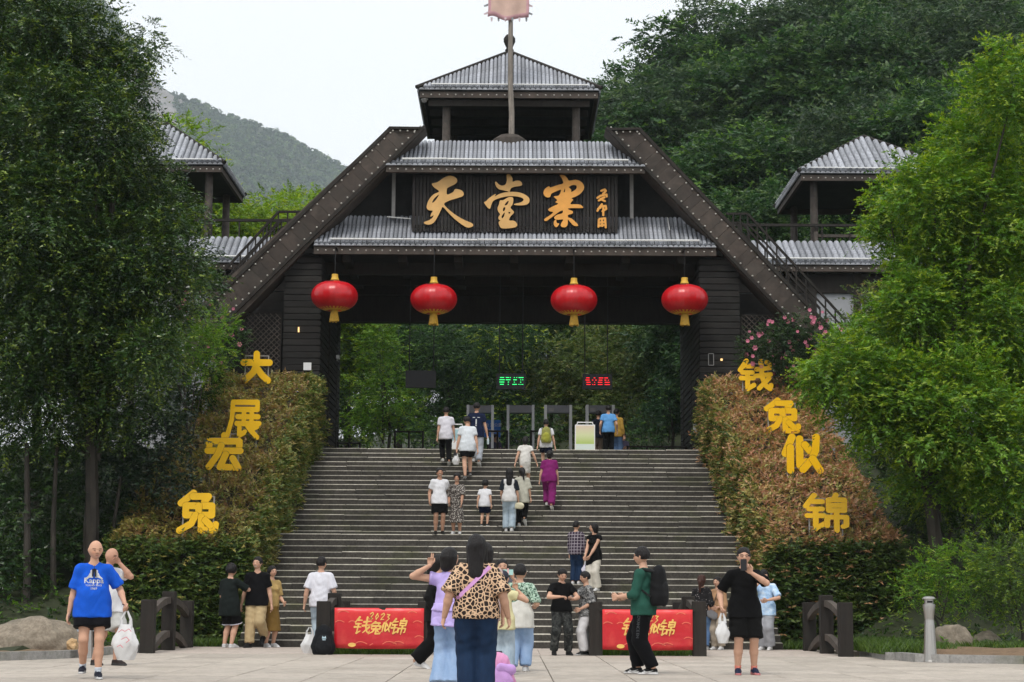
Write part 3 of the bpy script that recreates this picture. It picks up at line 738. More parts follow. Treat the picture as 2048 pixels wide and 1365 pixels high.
# ---- sign over the gate
SY = YB+0.42
zs0, zs1 = U(1030, 464, SY).z, U(1030, 352, SY).z; xs0, xs1 = U(824, 400, SY).x, U(1236, 400, SY).x
SO = Vector(((xs0+xs1)/2, SY, zs0))
sign = thing('gate_sign', 'dark slatted sign board with three gold brush characters above the gateway', 'sign', SO)
for zz in (0.12, 0.9, 1.6): MB().box(xs0-SO.x, xs1-SO.x, 0.06, 0.12, zz, zz+0.1).build('cross_batten', M['timber'], sign)
ns = 58; sw = (xs1-xs0)/ns
for i in range(ns):
    MB().box(xs0-SO.x+sw*i+0.012, xs0-SO.x+sw*(i+1)-0.012, rng.uniform(-0.01, 0.005), 0.059, rng.uniform(-0.03, 0.0), zs1-zs0+rng.uniform(-0.04, 0.03)).build('slat', M['slat'], sign)
def Z(pts, k=3): return smooth_loop([(lambda p: (p.x-SO.x, p.z-SO.z))(U(830+x/4.995, 340+y/4.995, SY)) for x, y in pts], k)
TIAN = [[(170,145),(225,130),(290,85),(350,65),(400,80),(422,105),(415,135),(380,160),(330,185),(318,210),(320,250),(345,248),(385,225),(400,200),(430,200),(470,215),(488,245),(475,270),(420,290),(340,315),(292,345),(320,385),(400,452),(490,505),(560,535),(583,555),(570,575),(525,583),(480,560),(400,500),(330,430),(280,378),(262,405),(235,460),(200,520),(160,550),(110,550),(90,530),(140,510),(175,485),(186,462),(155,475),(165,440),(178,415),(140,410),(118,385),(125,340),(150,290),(190,250),(240,225),(225,205),(190,180)], [(172,332),(195,290),(240,255),(215,300),(188,328)]]
TANG = [[(800,130),(815,128),(835,150),(870,165),(905,150),(918,110),(915,60),(930,50),(955,60),(975,95),(975,125),(1010,115),(1050,118),(1070,145),(1060,165),(1000,175),(960,190),(945,225),(920,220),(880,210),(840,200),(810,170)],
 [(690,330),(710,320),(740,290),(790,255),(808,250),(798,272),(850,245),(930,228),(1030,230),(1100,255),(1140,290),(1140,330),(1110,355),(1040,362),(990,355),(1000,345),(1060,330),(1085,305),(1065,285),(1000,270),(920,272),(840,290),(785,315),(765,350),(752,390),(735,392),(715,370),(700,350)],
 [(850,312),(880,310),(930,282),(970,280),(982,300),(975,350),(955,385),(985,420),(985,440),(955,470),(940,510),(990,515),(1020,545),(1015,570),(980,585),(880,592),(850,575),(835,530),(852,515),(835,500),(835,475),(850,450),(830,420),(825,385),(840,350)],
 [(905,340),(935,315),(925,350),(897,362)], [(882,388),(902,380),(897,410),(880,420)], [(866,470),(895,432),(890,470),(870,490)], [(935,425),(955,435),(938,445)]]
ZHAI = [[(1445,60),(1490,60),(1520,90),(1540,115),(1600,105),(1650,120),(1685,160),(1685,200),(1650,245),(1600,275),(1562,290),(1580,305),(1560,330),(1555,350),(1600,350),(1650,355),(1680,380),(1660,388),(1580,388),(1530,392),(1537,405),(1575,420),(1570,445),(1530,456),(1530,482),(1560,490),(1600,525),(1628,555),(1620,568),(1580,560),(1545,522),(1528,505),(1525,550),(1505,578),(1470,578),(1455,560),(1465,530),(1480,502),(1440,505),(1400,500),(1390,480),(1420,455),(1470,440),(1475,412),(1440,425),(1380,470),(1310,518),(1290,500),(1340,465),(1380,430),(1345,420),(1330,400),(1370,375),(1430,345),(1400,330),(1420,310),(1395,285),(1387,272),(1430,265),(1450,240),(1455,205),(1400,225),(1362,245),(1350,275),(1320,282),(1290,260),(1283,225),(1300,195),(1338,170),(1352,183),(1420,160),(1480,140),(1465,90)],
 [(1537,178),(1580,157),(1613,167),(1608,198),(1562,228),(1560,205)], [(1483,226),(1498,195),(1496,226)], [(1390,515),(1410,505),(1415,535),(1440,545),(1420,575),(1400,575),(1385,550)]]
for lp, mt in ((TIAN, 'gold_a'), (TANG, 'gold_a'), (ZHAI, 'gold_b')):
    link('character', shape_mesh('character', [Z(l) for l in lp], 0.07, [M[mt], M['goldedge']]), sign, (0, -0.05, 0))
SIG = [[(1860,215),(1895,202),(1906,216),(1878,245)],[(1822,285),(1850,266),(1912,252),(1914,272)],[(1850,298),(1892,280)],[(1835,312),(1860,300),(1895,318)],
 [(1866,350),(1836,388),(1822,415)],[(1826,396),(1852,384)],[(1850,372),(1904,366),(1910,395),(1872,420)],[(1880,376),(1880,458)],
 [(1836,502),(1832,574)],[(1842,496),(1898,490),(1904,580)],[(1866,508),(1870,566)],[(1850,532),(1888,526)],[(1848,562),(1892,556)]]
for lo, hi in ((0,4),(4,8),(8,13)):
    st = [[(lambda p: (p.x-SO.x, p.z-SO.z))(U(830+x/4.995, 340+y/4.995, SY)) for x, y in s] for s in SIG[lo:hi]]
    xs_ = [p[0] for s in st for p in s]; zs_ = [p[1] for s in st for p in s]
    lp = stroke_loops(st, 0.033, 60, box=(min(xs_), max(xs_), min(zs_), max(zs_)), pad=0.07)
    link('small_character', shape_mesh('small_character', lp, 0.05, [M['gold_b'], M['goldedge']]), sign, (0, -0.05, 0))
# ---- yellow hedge characters
JIN = [[(.24,.97),(.05,.68)], [(.2,.80),(.42,.80)], [(.12,.60),(.42,.60)], [(.08,.42),(.45,.42)], [(.27,.6),(.27,.06)], [(.27,.08),(.46,.2)]]
GLY = {
 'great': ([[(.06,.66),(.94,.66)], [(.5,.93),(.5,.6),(.40,.36),(.12,.1)], [(.55,.45),(.70,.26),(.9,.1)]], 0.105, 0.0),
 'unfold': ([[(.22,.9),(.2,.5),(.08,.12)], [(.25,.9),(.92,.9),(.92,.74)], [(.25,.73),(.92,.73)], [(.36,.56),(.95,.56)], [(.54,.68),(.54,.44)], [(.76,.68),(.76,.44)], [(.34,.40),(.98,.40)], [(.42,.40),(.42,.12),(.58,.2)], [(.6,.40),(.74,.24),(.93,.08)], [(.92,.33),(.78,.27)]], 0.062, 0.0),
 'grand': ([[(.5,.96),(.5,.86)], [(.09,.66),(.09,.8),(.91,.8),(.91,.66)], [(.06,.54),(.94,.54)], [(.42,.68),(.34,.45),(.1,.10)], [(.55,.44),(.40,.10),(.82,.09)], [(.74,.34),(.90,.07)]], 0.088, 0.011),
 'hare': ([[(.4,.96),(.1,.72)], [(.38,.88),(.76,.88),(.66,.74)], [(.22,.66),(.85,.66),(.85,.44),(.22,.44),(.22,.66)], [(.53,.66),(.53,.44)], [(.46,.44),(.36,.24),(.08,.08)], [(.60,.40),(.60,.09),(.92,.09),(.95,.22)], [(.70,.32),(.82,.2)]], 0.080, 0.009),
 'coin': (JIN + [[(.55,.70),(.95,.75)], [(.52,.49),(.97,.54)], [(.68,.96),(.72,.42),(.84,.16),(.95,.08),(.98,.2)], [(.92,.42),(.62,.1)], [(.86,.93),(.94,.86)]], 0.072, 0.006),
 'like': ([[(.24,.95),(.06,.5)], [(.19,.66),(.19,.04)], [(.44,.9),(.44,.18),(.62,.28)], [(.58,.74),(.70,.58)], [(.88,.95),(.86,.6),(.76,.34),(.52,.06)], [(.78,.36),(.97,.04)]], 0.096, 0.012),
 'brocade': (JIN + [[(.74,.98),(.70,.88)], [(.57,.85),(.93,.85),(.93,.56),(.57,.56),(.57,.85)], [(.57,.70),(.93,.70)], [(.53,.15),(.53,.38),(.97,.38),(.97,.16),(.9,.13)], [(.75,.5),(.75,.02)]], 0.064, 0.006)}
HEDGE_UP = 2.45
def hedge_z(y):                            # upper surface of the clipped hedges
    return 2.36 + (min(max(y, 40.2), YTOP)-40.2)*ZTOP/(YTOP-40.2)*0.955
def hedge_hit(px, py):
    y = 40.3
    for _ in range(400):
        y += 0.05; p = U(px, py, y)
        if p.z <= hedge_z(y): return y
    return y
YL = [('great', 480, 546, 702, 768, 'topmost yellow Chinese character on the hedge by the blue poster', 0),
      ('unfold', 450, 524, 800, 880, 'boxy yellow Chinese character just below the topmost one near the blue poster', 0),
      ('grand', 408, 488, 865, 943, 'yellow roofed Chinese character overlapping the boxy one on the hedge', 0),
      ('hare', 352, 440, 980, 1068, 'lowest yellow Chinese character on the hedge beside the big dark tree', 0),
      ('coin', 1476, 1546, 718, 784, 'topmost yellow Chinese character on the hedge below the pink roses', 0),
      ('hare', 1527, 1601, 796, 868, 'yellow Chinese character with two square eyes, second down the hedge near the bright tree', 0),
      ('like', 1564, 1646, 868, 948, 'wide two stemmed yellow Chinese character in the middle of the reddish hedge', 0),
      ('brocade', 1607, 1697, 986, 1066, 'lowest yellow Chinese character on the hedge beside the bright green tree', 0)]
for g, a, b_, c_, d_, lab, _ in YL:
    st, r_, gp_ = GLY[g]; Yq = hedge_hit((a+b_)/2, d_+6)+0.15
    p0, p1 = U(a, d_, Yq), U(b_, c_, Yq); wx, wz = p1.x-p0.x, p1.z-p0.z
    lp = stroke_loops(st, r_, 120, gap=gp_)
    xs_ = [p[0] for l in lp for p in l]; zs_ = [p[1] for l in lp for p in l]; mx, Mx, mz, Mz = min(xs_), max(xs_), min(zs_), max(zs_)
    t = thing('hedge_character', lab, 'character', ((p0.x+p1.x)/2, Yq, p0.z), group='yellow characters standing on the hedges')
    link('face', shape_mesh('face', [[((x-mx)/(Mx-mx)*wx-wx/2, (z-mz)/(Mz-mz)*wz) for x, z in l] for l in lp], 0.05, M['yellow']), t, (0, 0, 0))
    for sx in (-0.36, 0.36): MB().bar((sx*wx, 0.06, -0.7), (sx*wx, 0.06, wz*0.86), 0.03).build('support_rod', M['greypost'], t)
    for hz in (0.15, 0.85): MB().bar((-0.36*wx, 0.05, wz*hz), (0.36*wx, 0.05, wz*hz), 0.025).build('cross_rod', M['greypost'], t)
# ---- lanterns
def satin():
    t = NT('red_lantern_satin').set(0.30, 0, 0.55); t.base(t.ramp(t.noise(t.coord(), 5, 3), [(0.3, (0.46, 0.004, 0.009)), (0.7, (0.60, 0.007, 0.014))]))
    t.b.inputs['Sheen Weight'].default_value = 0.0; t.b.inputs['Sheen Tint'].default_value = (1, 0.35, 0.35, 1); t.b.inputs['Sheen Roughness'].default_value = 0.4; return t.m
M['satin'] = satin(); M['lgold'] = simple('lantern_gold_cloth', (0.70, 0.42, 0.05), 0.5, var=0.2, scale=10); M['darkred'] = simple('dark_red_cloth', (0.16, 0.004, 0.006), 0.6)
LY = YB-0.55
LL = [(670, 549, 'red lantern with gold tassel beside the pier with the white junction box'), (868, 555, 'red lantern with gold tassel above the dark switched off display'),
      (1148, 557, 'red lantern with gold tassel nearest the red lettered display'), (1369, 556, 'red lantern with gold tassel beside the pier near the pink roses')]
for px, py, lab in LL:
    top = U(px, py, LY); s = LY/FPX; R_ = 47.5*s
    ln = thing('lantern', lab, 'lantern', (top.x, LY, top.z), group='red lanterns hanging in the gateway')
    H_ = 60*s; zc_ = -45*s; b = MB(); nseg = 96; prof = []
    for k in range(15):
        t = -1+2*k/14; a = t*1.32; prof.append((R_*math.cos(a)**0.8*(1.0), zc_ - H_/2*math.sin(a)/math.sin(1.32)))
    base = 0
    for r, z in prof:
        for k in range(nseg):
            t = 2*math.pi*k/nseg; rr = r*(1.0 - (0.010 if k % 4 == 0 else 0.0)); b.v.append((rr*math.cos(t), rr*math.sin(t), z))
    for i in range(len(prof)-1):
        for k in range(nseg):
            k2 = (k+1) % nseg; b.f.append((i*nseg+k, (i+1)*nseg+k, (i+1)*nseg+k2, i*nseg+k2))
            z = prof[i+1][1]; t = k/nseg*12; sc = abs((t % 1)-0.5)*0.05
            b.m.append(1 if (i >= 13 or (i == 12 and (k//2) % 2 == 0)) else (2 if i <= 0 or (i == 1 and (k//8) % 2 == 0) else 0))
    b.build('shade', [M['satin'], M['lgold'], M['darkred']], ln, True)
    MB().lathe([(0.11*R_/0.74, -15*s),(0.14*R_/0.74,-12*s),(0.10,-6*s),(0.10,0),(0.02,0.01)][::1], (0,0,0), 14).build('top_cap', M['lgold'], ln, True)
    pts = []
    MB().lathe([(0.11,-78*s),(0.12,-72*s),(0.10,-67*s)], (0,0,0), 14).build('bottom_cap', M['lgold'], ln, True)
    ts = MB()
    for k in range(16):
        t = 2*math.pi*k/16; ts.tube([(0.09*math.cos(t),0.09*math.sin(t),-77*s),(0.125*math.cos(t),0.125*math.sin(t),-97*s+rng.uniform(-0.03,0.02))], [0.02,0.03], 5)
    tag(ts.build('tassel', M['lgold'], ln), kind='stuff')
    MB().tube([(0,0,-0.02),(0,0,zc-top.z+0.02)], 0.012, 6).build('cord', M['black'], ln); MB().bar((0,-0.05,zc-top.z+0.03),(0,0.62,zc-top.z+0.06),0.05).build('hanging_arm', M['timber'], ln)
# ---- hanging displays
def display(px0, px1, py0, py1, lab, rows, m, cords):
    Yd = 58.5; a = U(px0, py1, Yd); c = U(px1, py0, Yd); O = Vector(((a.x+c.x)/2, Yd, a.z)); w, h = c.x-a.x, c.z-a.z
    t = thing('led_display', lab, 'display', O, group='displays hanging in the gateway')
    MB().box(-w/2, w/2, -0.06, 0.08, 0, h).build('housing', M['black'], t)
    for cx in cords: MB().tube([(cx*w, 0, h-0.01), (cx*w, 0, zc-O.z-0.05)], 0.018, 6).build('suspension_rod', M['black'], t)
    if rows:
        b = MB()
        for j, rw in enumerate(rows):
            for x0, x1 in rw: b.box(-w/2+w*x0, -w/2+w*x1, -0.066, -0.059, h*(0.72-0.145*j), h*(0.72-0.145*j)+h*0.038)
        tag(b.build('led_text', m, t), kind='stuff')
display(811, 872, 742, 776, 'switched off black display hanging in the gateway', None, None, (-0.38, 0.42))
display(993, 1051, 748, 779, 'black display with green glowing dashes hanging in the gateway', [[(.12,.26),(.32,.43),(.46,.49),(.6,.63),(.68,.71),(.76,.93)],[(.1,.28),(.32,.48),(.58,.7),(.82,.85),(.89,.92)],[(.1,.27),(.39,.43),(.6,.63),(.82,.85)],[(.12,.25),(.39,.42),(.55,.7),(.76,.79),(.83,.86),(.89,.92)]], M['led_g'], (-0.4, 0.4))
display(1165, 1224, 749, 779, 'black display with red glowing dashes hanging in the gateway', [[(.12,.24),(.38,.43),(.55,.7),(.74,.86)],[(.1,.24),(.32,.36),(.43,.48),(.55,.67),(.74,.8),(.86,.89)],[(.13,.27),(.39,.42),(.52,.67),(.75,.92)],[(.13,.27),(.33,.36),(.39,.43),(.52,.67),(.75,.92)]], M['led_r'], (-0.42, 0.35))
# ---- walk-through detector arches
for k, (a, c, m_, lab) in enumerate(((936, 985, 'grey_alu', 'grey metal detector arch behind the blue notice'), (1016, 1066, 'grey_alu', 'grey metal detector arch between the blue notice and the hiker with the rucksack'), (1091, 1141, 'white', 'white legged metal detector arch behind the hiker with the rucksack'), (1174, 1226, 'white', 'white legged metal detector arch behind the man in the sky blue shirt'))):
    Yd = 61.0; x0, x1 = U(a, 850, Yd).x, U(c, 850, Yd).x; zt = U((a+c)/2, 811, Yd).z-ZTOP; w = x1-x0
    t = thing('metal_detector', lab, 'metal detector', ((x0+x1)/2, Yd, ZTOP-0.012), group='detector arches at the entrance')
    for sx in (-1, 1):
        MB().box(sx*w/2-0.045, sx*w/2+0.045, -0.25, -0.17, 0, zt).build('upright', M[m_], t); MB().box(sx*w/2-0.045, sx*w/2+0.045, 0.17, 0.25, 0, zt).build('upright', M[m_], t)
        MB().box(sx*w/2-0.03, sx*w/2+0.03, -0.169, 0.169, 0.05, zt-0.02).build('side_panel', M['panelgrey'], t)
    hd = MB().box(-w/2+0.046, w/2-0.046, -0.2, 0.2, zt-0.26, zt-0.01).build('header', M['panelgrey'], t)
    if m_ == 'white': MB().box(-w/2+0.1, -w/2+0.28, -0.206, -0.2, zt-0.22, zt-0.1).build('readout', M['greypost'], hd)
# ---- queue rails behind the top step
def queue(px0, px1, py, Yq, lab, n=2):
    a, c = U(px0, py, Yq), U(px1, py, Yq); h = a.z-ZTOP; w = c.x-a.x
    t = thing('queue_barrier', lab, 'barrier', ((a.x+c.x)/2, Yq, ZTOP-0.012), group='dark queue barriers at the entrance')
    for z in (h, h*0.52): MB().tube([(-w/2,0,z),(w/2,0,z)], 0.03, 8).build('rail', M['timber'], t, True)
    for k in range(n+1): MB().tube([(-w/2+w*k/n,0,0),(-w/2+w*k/n,0,h+0.03)], 0.035, 8).build('upright', M['timber'], t, True)
queue(790, 846, 863, 60.2, 'dark queue barrier in front of the light green shrub'); queue(976, 1014, 862, 60.6, 'dark queue barrier before the seated guard')
queue(1062, 1086, 862, 60.6, 'dark queue barrier beside the hiker with the rucksack', 1); queue(1255, 1372, 893, 59.5, 'long low dark queue barrier beside the pier under the roses', 3); queue(676, 720, 886, 60, 'low dark queue barrier beside the pier with the junction box')
for px in (752, 771, 783, 858, 1131): pass
def ptext(body, size, mat, name='lettering', depth=0.004, align='CENTER', bold=0.0):
    cu = bpy.data.curves.new(name, 'FONT'); cu.body = body; cu.size = size; cu.align_x = align; cu.align_y = 'CENTER'; cu.extrude = depth/2; cu.offset = bold
    cu.resolution_u = 3
    o = bpy.data.objects.new(name, cu); C.objects.link(o)
    me = bpy.data.meshes.new_from_object(o.evaluated_get(bpy.context.evaluated_depsgraph_get())); bpy.data.objects.remove(o); bpy.data.curves.remove(cu)
    n = len(me.vertices); a = np.empty(n*3); me.vertices.foreach_get('co', a); a = a.reshape(-1, 3)
    me.vertices.foreach_set('co', np.stack([a[:,0], -a[:,2], a[:,1]], 1).ravel()); me.materials.clear(); me.materials.append(mat)
    me.polygons.foreach_set('material_index', [0]*len(me.polygons)); me.update(); return me
# blue notice
a, c = U(963, 874, 62.0), U(1001, 840, 62.0)
bn = thing('blue_notice', 'blue notice board with white characters behind the detector arches', 'notice', ((a.x+c.x)/2, 62.0, ZTOP-0.012)); h0 = a.z-ZTOP; w, h = c.x-a.x, c.z-a.z
MB().box(-w/2, w/2, -0.02, 0.02, h0, h0+h).build('board', M['blue'], bn)
for sx in (-1, 1): MB().bar((sx*w*0.4,0.03,0), (sx*w*0.4,0.03,h0+0.1), 0.03).build('leg', M['grey_alu'], bn)
link('lettering', ptext('降会 20公里', 0.135, M['white']), bn, (0.02, -0.024, h0+h*0.7)); link('lettering', ptext('立车 21', 0.135, M['white']), bn, (-0.02, -0.024, h0+h*0.34))
# folding notice stand
a, c = U(1150, 905, 53.6), U(1190, 850, 53.6); w = c.x-a.x
st = thing('notice_stand', 'white framed notice stand with pale green poster at the top of the stairs', 'stand', ((a.x+c.x)/2, 53.6, ZTOP)); h = c.z-ZTOP
MB().box(-w/2, w/2, -0.02, 0.02, 0.03, h).build('frame', M['white'], st)
def poster():
    t = NT('pale_poster_print').set(0.4); co = t.coord(); sx = t.n('SeparateXYZ'); t.l(co, sx.inputs[0])
    c = t.ramp(sx.outputs[2], [(0.0, (0.62, 0.70, 0.66)), (0.22, (0.62, 0.70, 0.66)), (0.24, (0.42, 0.55, 0.14)), (0.5, (0.66, 0.70, 0.40)), (0.75, (0.72, 0.60, 0.46)), (1.0, (0.74, 0.60, 0.48))]); t.base(c); return t.m
MB().box(-w/2+0.03, w/2-0.03, -0.025, -0.021, 0.06, h-0.03).build('poster', poster(), st)
MB().bar((-w/2+0.06,0,h+0.07), (w/2-0.06,0,h+0.07), 0.03).bar((-w/2+0.05,0,h), (-w/2+0.09,0,h+0.07), 0.025).bar((w/2-0.05,0,h), (w/2-0.09,0,h+0.07), 0.025).build('handle', M['white'], st)
MB().obox((-w/2,0.03,h-0.02), (w,0,0), (0,0.42,-h+0.03), (0,0.02,0.01)).build('back_leg', M['white'], st)
# white stands behind the climbing men
a, c = U(906, 903, 54.2), U(924, 857, 54.2)
ws = thing('notice_stand', 'white notice stand with pale blue poster half hidden by two men in white shirts', 'stand', ((a.x+c.x)/2, 54.2, ZTOP)); w = c.x-a.x+0.1; h = c.z-ZTOP
MB().box(-w/2, w/2, -0.02, 0.02, 0, h).build('frame', M['white'], ws); MB().box(-w/2+0.03, w/2-0.03, -0.025, -0.021, h*0.5, h-0.04).build('poster', simple('pale_blue_print', (0.35, 0.55, 0.60), 0.4, var=0.2, scale=3), ws)
MB().bar((-w/2+0.04,0,h+0.12), (w/2-0.04,0,h+0.12), 0.03).bar((-w/2+0.04,0,h), (-w/2+0.04,0,h+0.12), 0.02).bar((w/2-0.04,0,h), (w/2-0.04,0,h+0.12), 0.02).build('handle', M['white'], ws)
# blue poster on the left pier, grey notice at the right pier
for (x0, x1, y0, y1, lab, m_, txt) in ((592, 621, 760, 850, 'tall blue poster leaning on the pier behind the hedge', 'blue', '景区'), (1416, 1478, 755, 790, 'grey notice panel on the pier behind the reddish hedge', 'panelgrey', '票务中心')):
    Yp = YB+0.2; a, c = U(x0, y1, Yp), U(x1, y0, Yp)
    t = thing('wall_poster', lab, 'poster', ((a.x+c.x)/2, Yp, a.z)); w, h = c.x-a.x, c.z-a.z
    MB().box(-w/2, w/2, -0.02, 0.10, -0.1, h).build('panel', M[m_], t)
    mk = MB()
    for (u0, u1, v0, v1) in (((-.2,.2,.86,.88),(-.08,.12,.78,.80),(-.15,.15,.70,.72),(.0,.06,.60,.72),(-.2,.1,.52,.54)) if m_ == 'blue' else ((-.38,-.30,.78,.86),(-.26,-.12,.78,.84),(.0,.08,.76,.84))): mk.box(u0*w, u1*w, -0.026, -0.021, v0*h, v1*h)
    mk.build('print', M['white'], t)
# white wall camera
a = U(676, 716, 60.5); wc = thing('wall_camera', 'white security camera on the passage wall', 'camera', a)
MB().box(-0.06,0.06,-0.25,0.05,-0.06,0.06).build('housing', M['white'], wc); MB().bar((0,0,-0.05),(-0.22,0.05,-0.2),0.04).build('bracket', M['white'], wc)
# ================================================================== the plaza's furniture
def arch(b, x0, x1, ya, yb, ze_, za_, th):
    n = 10; ym = (ya+yb)/2; hl = (yb-ya)/2; up, lo = [], []
    for k in range(n+1):
        y = ya+(yb-ya)*k/n; z = ze_+(za_-ze_)*(1-((y-ym)/hl)**2); up.append((y, z+th/2)); lo.append((y, z-th/2))
    poly = lo + up[::-1]; m = len(poly); base = len(b.v)
    b.v += [(x0, y, z) for y, z in poly] + [(x1, y, z) for y, z in poly]
    for k in range(n):
        b.f.append((base+k, base+k+1, base+2*n-k, base+2*n+1-k)); b.f.append((base+m+k, base+m+2*n+1-k, base+m+2*n-k, base+m+k+1)); b.m += [0, 0]
    for k in range(m): k2 = (k+1) % m; b.f.append((base+k, base+m+k, base+m+k2, base+k2)); b.m.append(0)
RX = [-6.82, -3.52, -1.62, 1.60, 3.55, 6.30]
RLAB = ['arched timber bridge rail beside the big boulder', 'arched timber bridge rail with black backpack leaning on it', 'arched timber bridge rail behind the woman in black', 'arched timber bridge rail behind the woman in grey jacket', 'arched timber bridge rail by the two women at the stair foot', 'arched timber bridge rail beside the low clipped hedge and kerb']
for x, lab in zip(RX, RLAB):
    t = thing('bridge_rail', lab, 'railing', (x, 34.3, 0), group='arched timber bridge rails')
    for (y, h) in ((0, 1.0), (2.05, 1.14), (4.1, 1.0)): MB().cbox(-0.125, 0.125, y-0.125, y+0.125, -0.4, h+rng.uniform(-0.02,0.02), 0.012).build('post', M['timber'], t)
    for z0, z1 in ((0.70, 0.99), (-0.02, 0.33)):
        b = MB(); arch(b, -0.06, 0.06, 0.126, 3.974, z0, z1, 0.13); b.build('arched_plank', M['rail'], t, True)
def banner_mat():
    t = NT('red_banner_print').set(0.35, 0, 0.5); co = t.coord(); sx = t.n('SeparateXYZ'); t.l(co, sx.inputs[0])
    c = t.ramp(sx.outputs[2], [(0.0, (0.50, 0.012, 0.022)), (0.45, (0.55, 0.012, 0.02)), (0.8, (0.75, 0.03, 0.035))]); n = t.noise(co, 4, 4)
    c = t.mix(t.ramp(n, [(0.5, (0,0,0)), (0.8, (0.35,)*3)]), c, (0.80, 0.14, 0.08)); t.base(c); t.bump(t.noise(t.coord((1,1,2)), 2.5, 2), 0.25, 0.05); return t.m
M['banner'] = banner_mat(); M['bgold'] = simple('banner_gold_print', (0.80, 0.50, 0.13), 0.4, var=0.2, scale=6); M['bpale'] = simple('banner_pale_print', (0.75, 0.16, 0.10), 0.4, var=0.2); M['bwhite'] = simple('banner_white_print', (0.8, 0.62, 0.5), 0.4)
Y23 = {'2': [[(.05,.75),(.3,.95),(.45,.75),(.1,.15),(.5,.2)]], '0': [[(.25,.85),(.1,.5),(.25,.12),(.42,.5),(.25,.85)]], '3': [[(.08,.85),(.4,.8),(.2,.55),(.45,.35),(.05,-.15)]]}
for k, (a_, b_, xs_, lab) in enumerate(((668, 848, 1217, 'red banner with gold lettering stretched beside the black backpack'), (1205, 1385, 1220, 'red banner with gold lettering stretched behind the man with the backpack'))):
    Yb_ = 34.12; p0, p1 = U(a_, xs_+79.5, Yb_), U(b_, xs_, Yb_); w, h = p1.x-p0.x, p1.z-p0.z
    t = thing('banner', lab, 'banner', ((p0.x+p1.x)/2, Yb_, p0.z), group='red banners between the bridge rails')
    b = MB(); nx, nz = 24, 8
    for j in range(nz+1):
        for i in range(nx+1):
            u, v = i/nx, j/nz; b.v.append((-w/2+w*u, 0.012*math.sin(u*9+v*3)*math.sin(u*math.pi), v*h-0.02*math.sin(u*math.pi)*(1-v)*0.6))
    for j in range(nz):
        for i in range(nx): b.f.append((j*(nx+1)+i, j*(nx+1)+i+1, (j+1)*(nx+1)+i+1, (j+1)*(nx+1)+i)); b.m.append(0)
    sh = b.build('sheet', M['banner'], t, True); so = sh.modifiers.new('thick', 'SOLIDIFY'); so.thickness = 0.006; so.offset = 1
    MB().bar((-w/2-0.05, 0.03, h-0.01), (w/2+0.05, 0.03, h-0.01), 0.05).build('top_bar', M['timber'], t)
    st = []; x = w*0.38
    def glyph(strokes, ox, oz, sz, sl=0.25, ax=1.0): return [[(ox+(q[0]*ax+q[1]*sl)*sz, oz+q[1]*sz) for q in s] for s in strokes]
    lines = []
    for g, gx, gz, sz in (('coin', .19, .34, .33), ('hare', .365, .33, .25), ('like', .51, .40, .18), ('brocade', .605, .34, .30)):
        lines.append((glyph(GLY[g][0], -w/2+w*gx, h*gz, sz), 0.0135, (1.4, 0.6)))
    for i, ch in enumerate('2023'): lines.append((glyph(Y23[ch], -w/2+w*(0.38+0.062*i), h*(.70-.01*i), .15), 0.009, (1.2, 0.7)))
    for stx, r_, tp in lines:
        ax = [q[0] for s in stx for q in s]; az = [q[1] for s in stx for q in s]
        lp = stroke_loops(stx, r_, 90, box=(min(ax), max(ax), min(az), max(az)), pad=0.03, taper=tp)
        link('lettering', shape_mesh('lettering', lp, 0.004, M['bgold']), t, (0, -0.016, 0))
    dec = []
    for cx, cz, s_ in ((.30,.08,.07), (.62,.08,.08), (.72,.10,.06), (.45,.05,.05), (.06,.62,.05), (.93,.62,.05), (.87,.86,.05), (.10,.86,.06), (.20,.62,.04), (.95,.25,.05)):
        ox, oz = -w/2+w*cx, h*cz+0.02
        dec.append([(ox-s_*1.6, oz), (ox-s_*0.8, oz+s_*0.5), (ox, oz+s_*0.6), (ox+s_*0.8, oz+s_*0.4), (ox+s_*1.6, oz)])
    for d_ in dec:
        ax = [q[0] for q in d_]; az = [q[1] for q in d_]
        link('cloud_print', shape_mesh('cloud_print', stroke_loops([d_], 0.008, 50, box=(min(ax), max(ax), min(az), max(az)), pad=0.02), 0.003, M['bpale']), t, (0, -0.015, 0))
    MB().lathe([(0.05, 0.0), (0.045, 0.003), (0.0001, 0.004)], (0,0,0), 12).build('ingot_print', M['bgold'], t).matrix_local = Matrix.Translation((-w*0.30, -0.016, 0.06)) @ Matrix.Rotation(math.pi/2, 4, 'X') @ Matrix.Diagonal((1.5, 0.8, 1, 1))
# ---- bare soil behind the kerbs
b = MB()
for x0, x1 in ((min(k.x for k in KERB_R)+0.01, 12.5), (-13.0, max(k.x for k in KERB_L)-0.01)):
    o = len(b.v)
    for j in range(9):
        for i in range(25):
            u, v = i/24, j/8; x = x0+u*(x1-x0); y = kerb_y(x)-0.10+v*4.0; b.v.append((x, y, 0.09+(0.13 if x > 7.4 and x0 > 0 else 0.05)*math.sin(v*math.pi)+0.015*math.sin(x*5+y*3)))
    for j in range(8):
        for i in range(24): b.f.append((o+j*25+i, o+j*25+i+1, o+(j+1)*25+i+1, o+(j+1)*25+i)); b.m.append(0)
tag(b.build('soil', M['soil'], smooth=True), kind='structure')
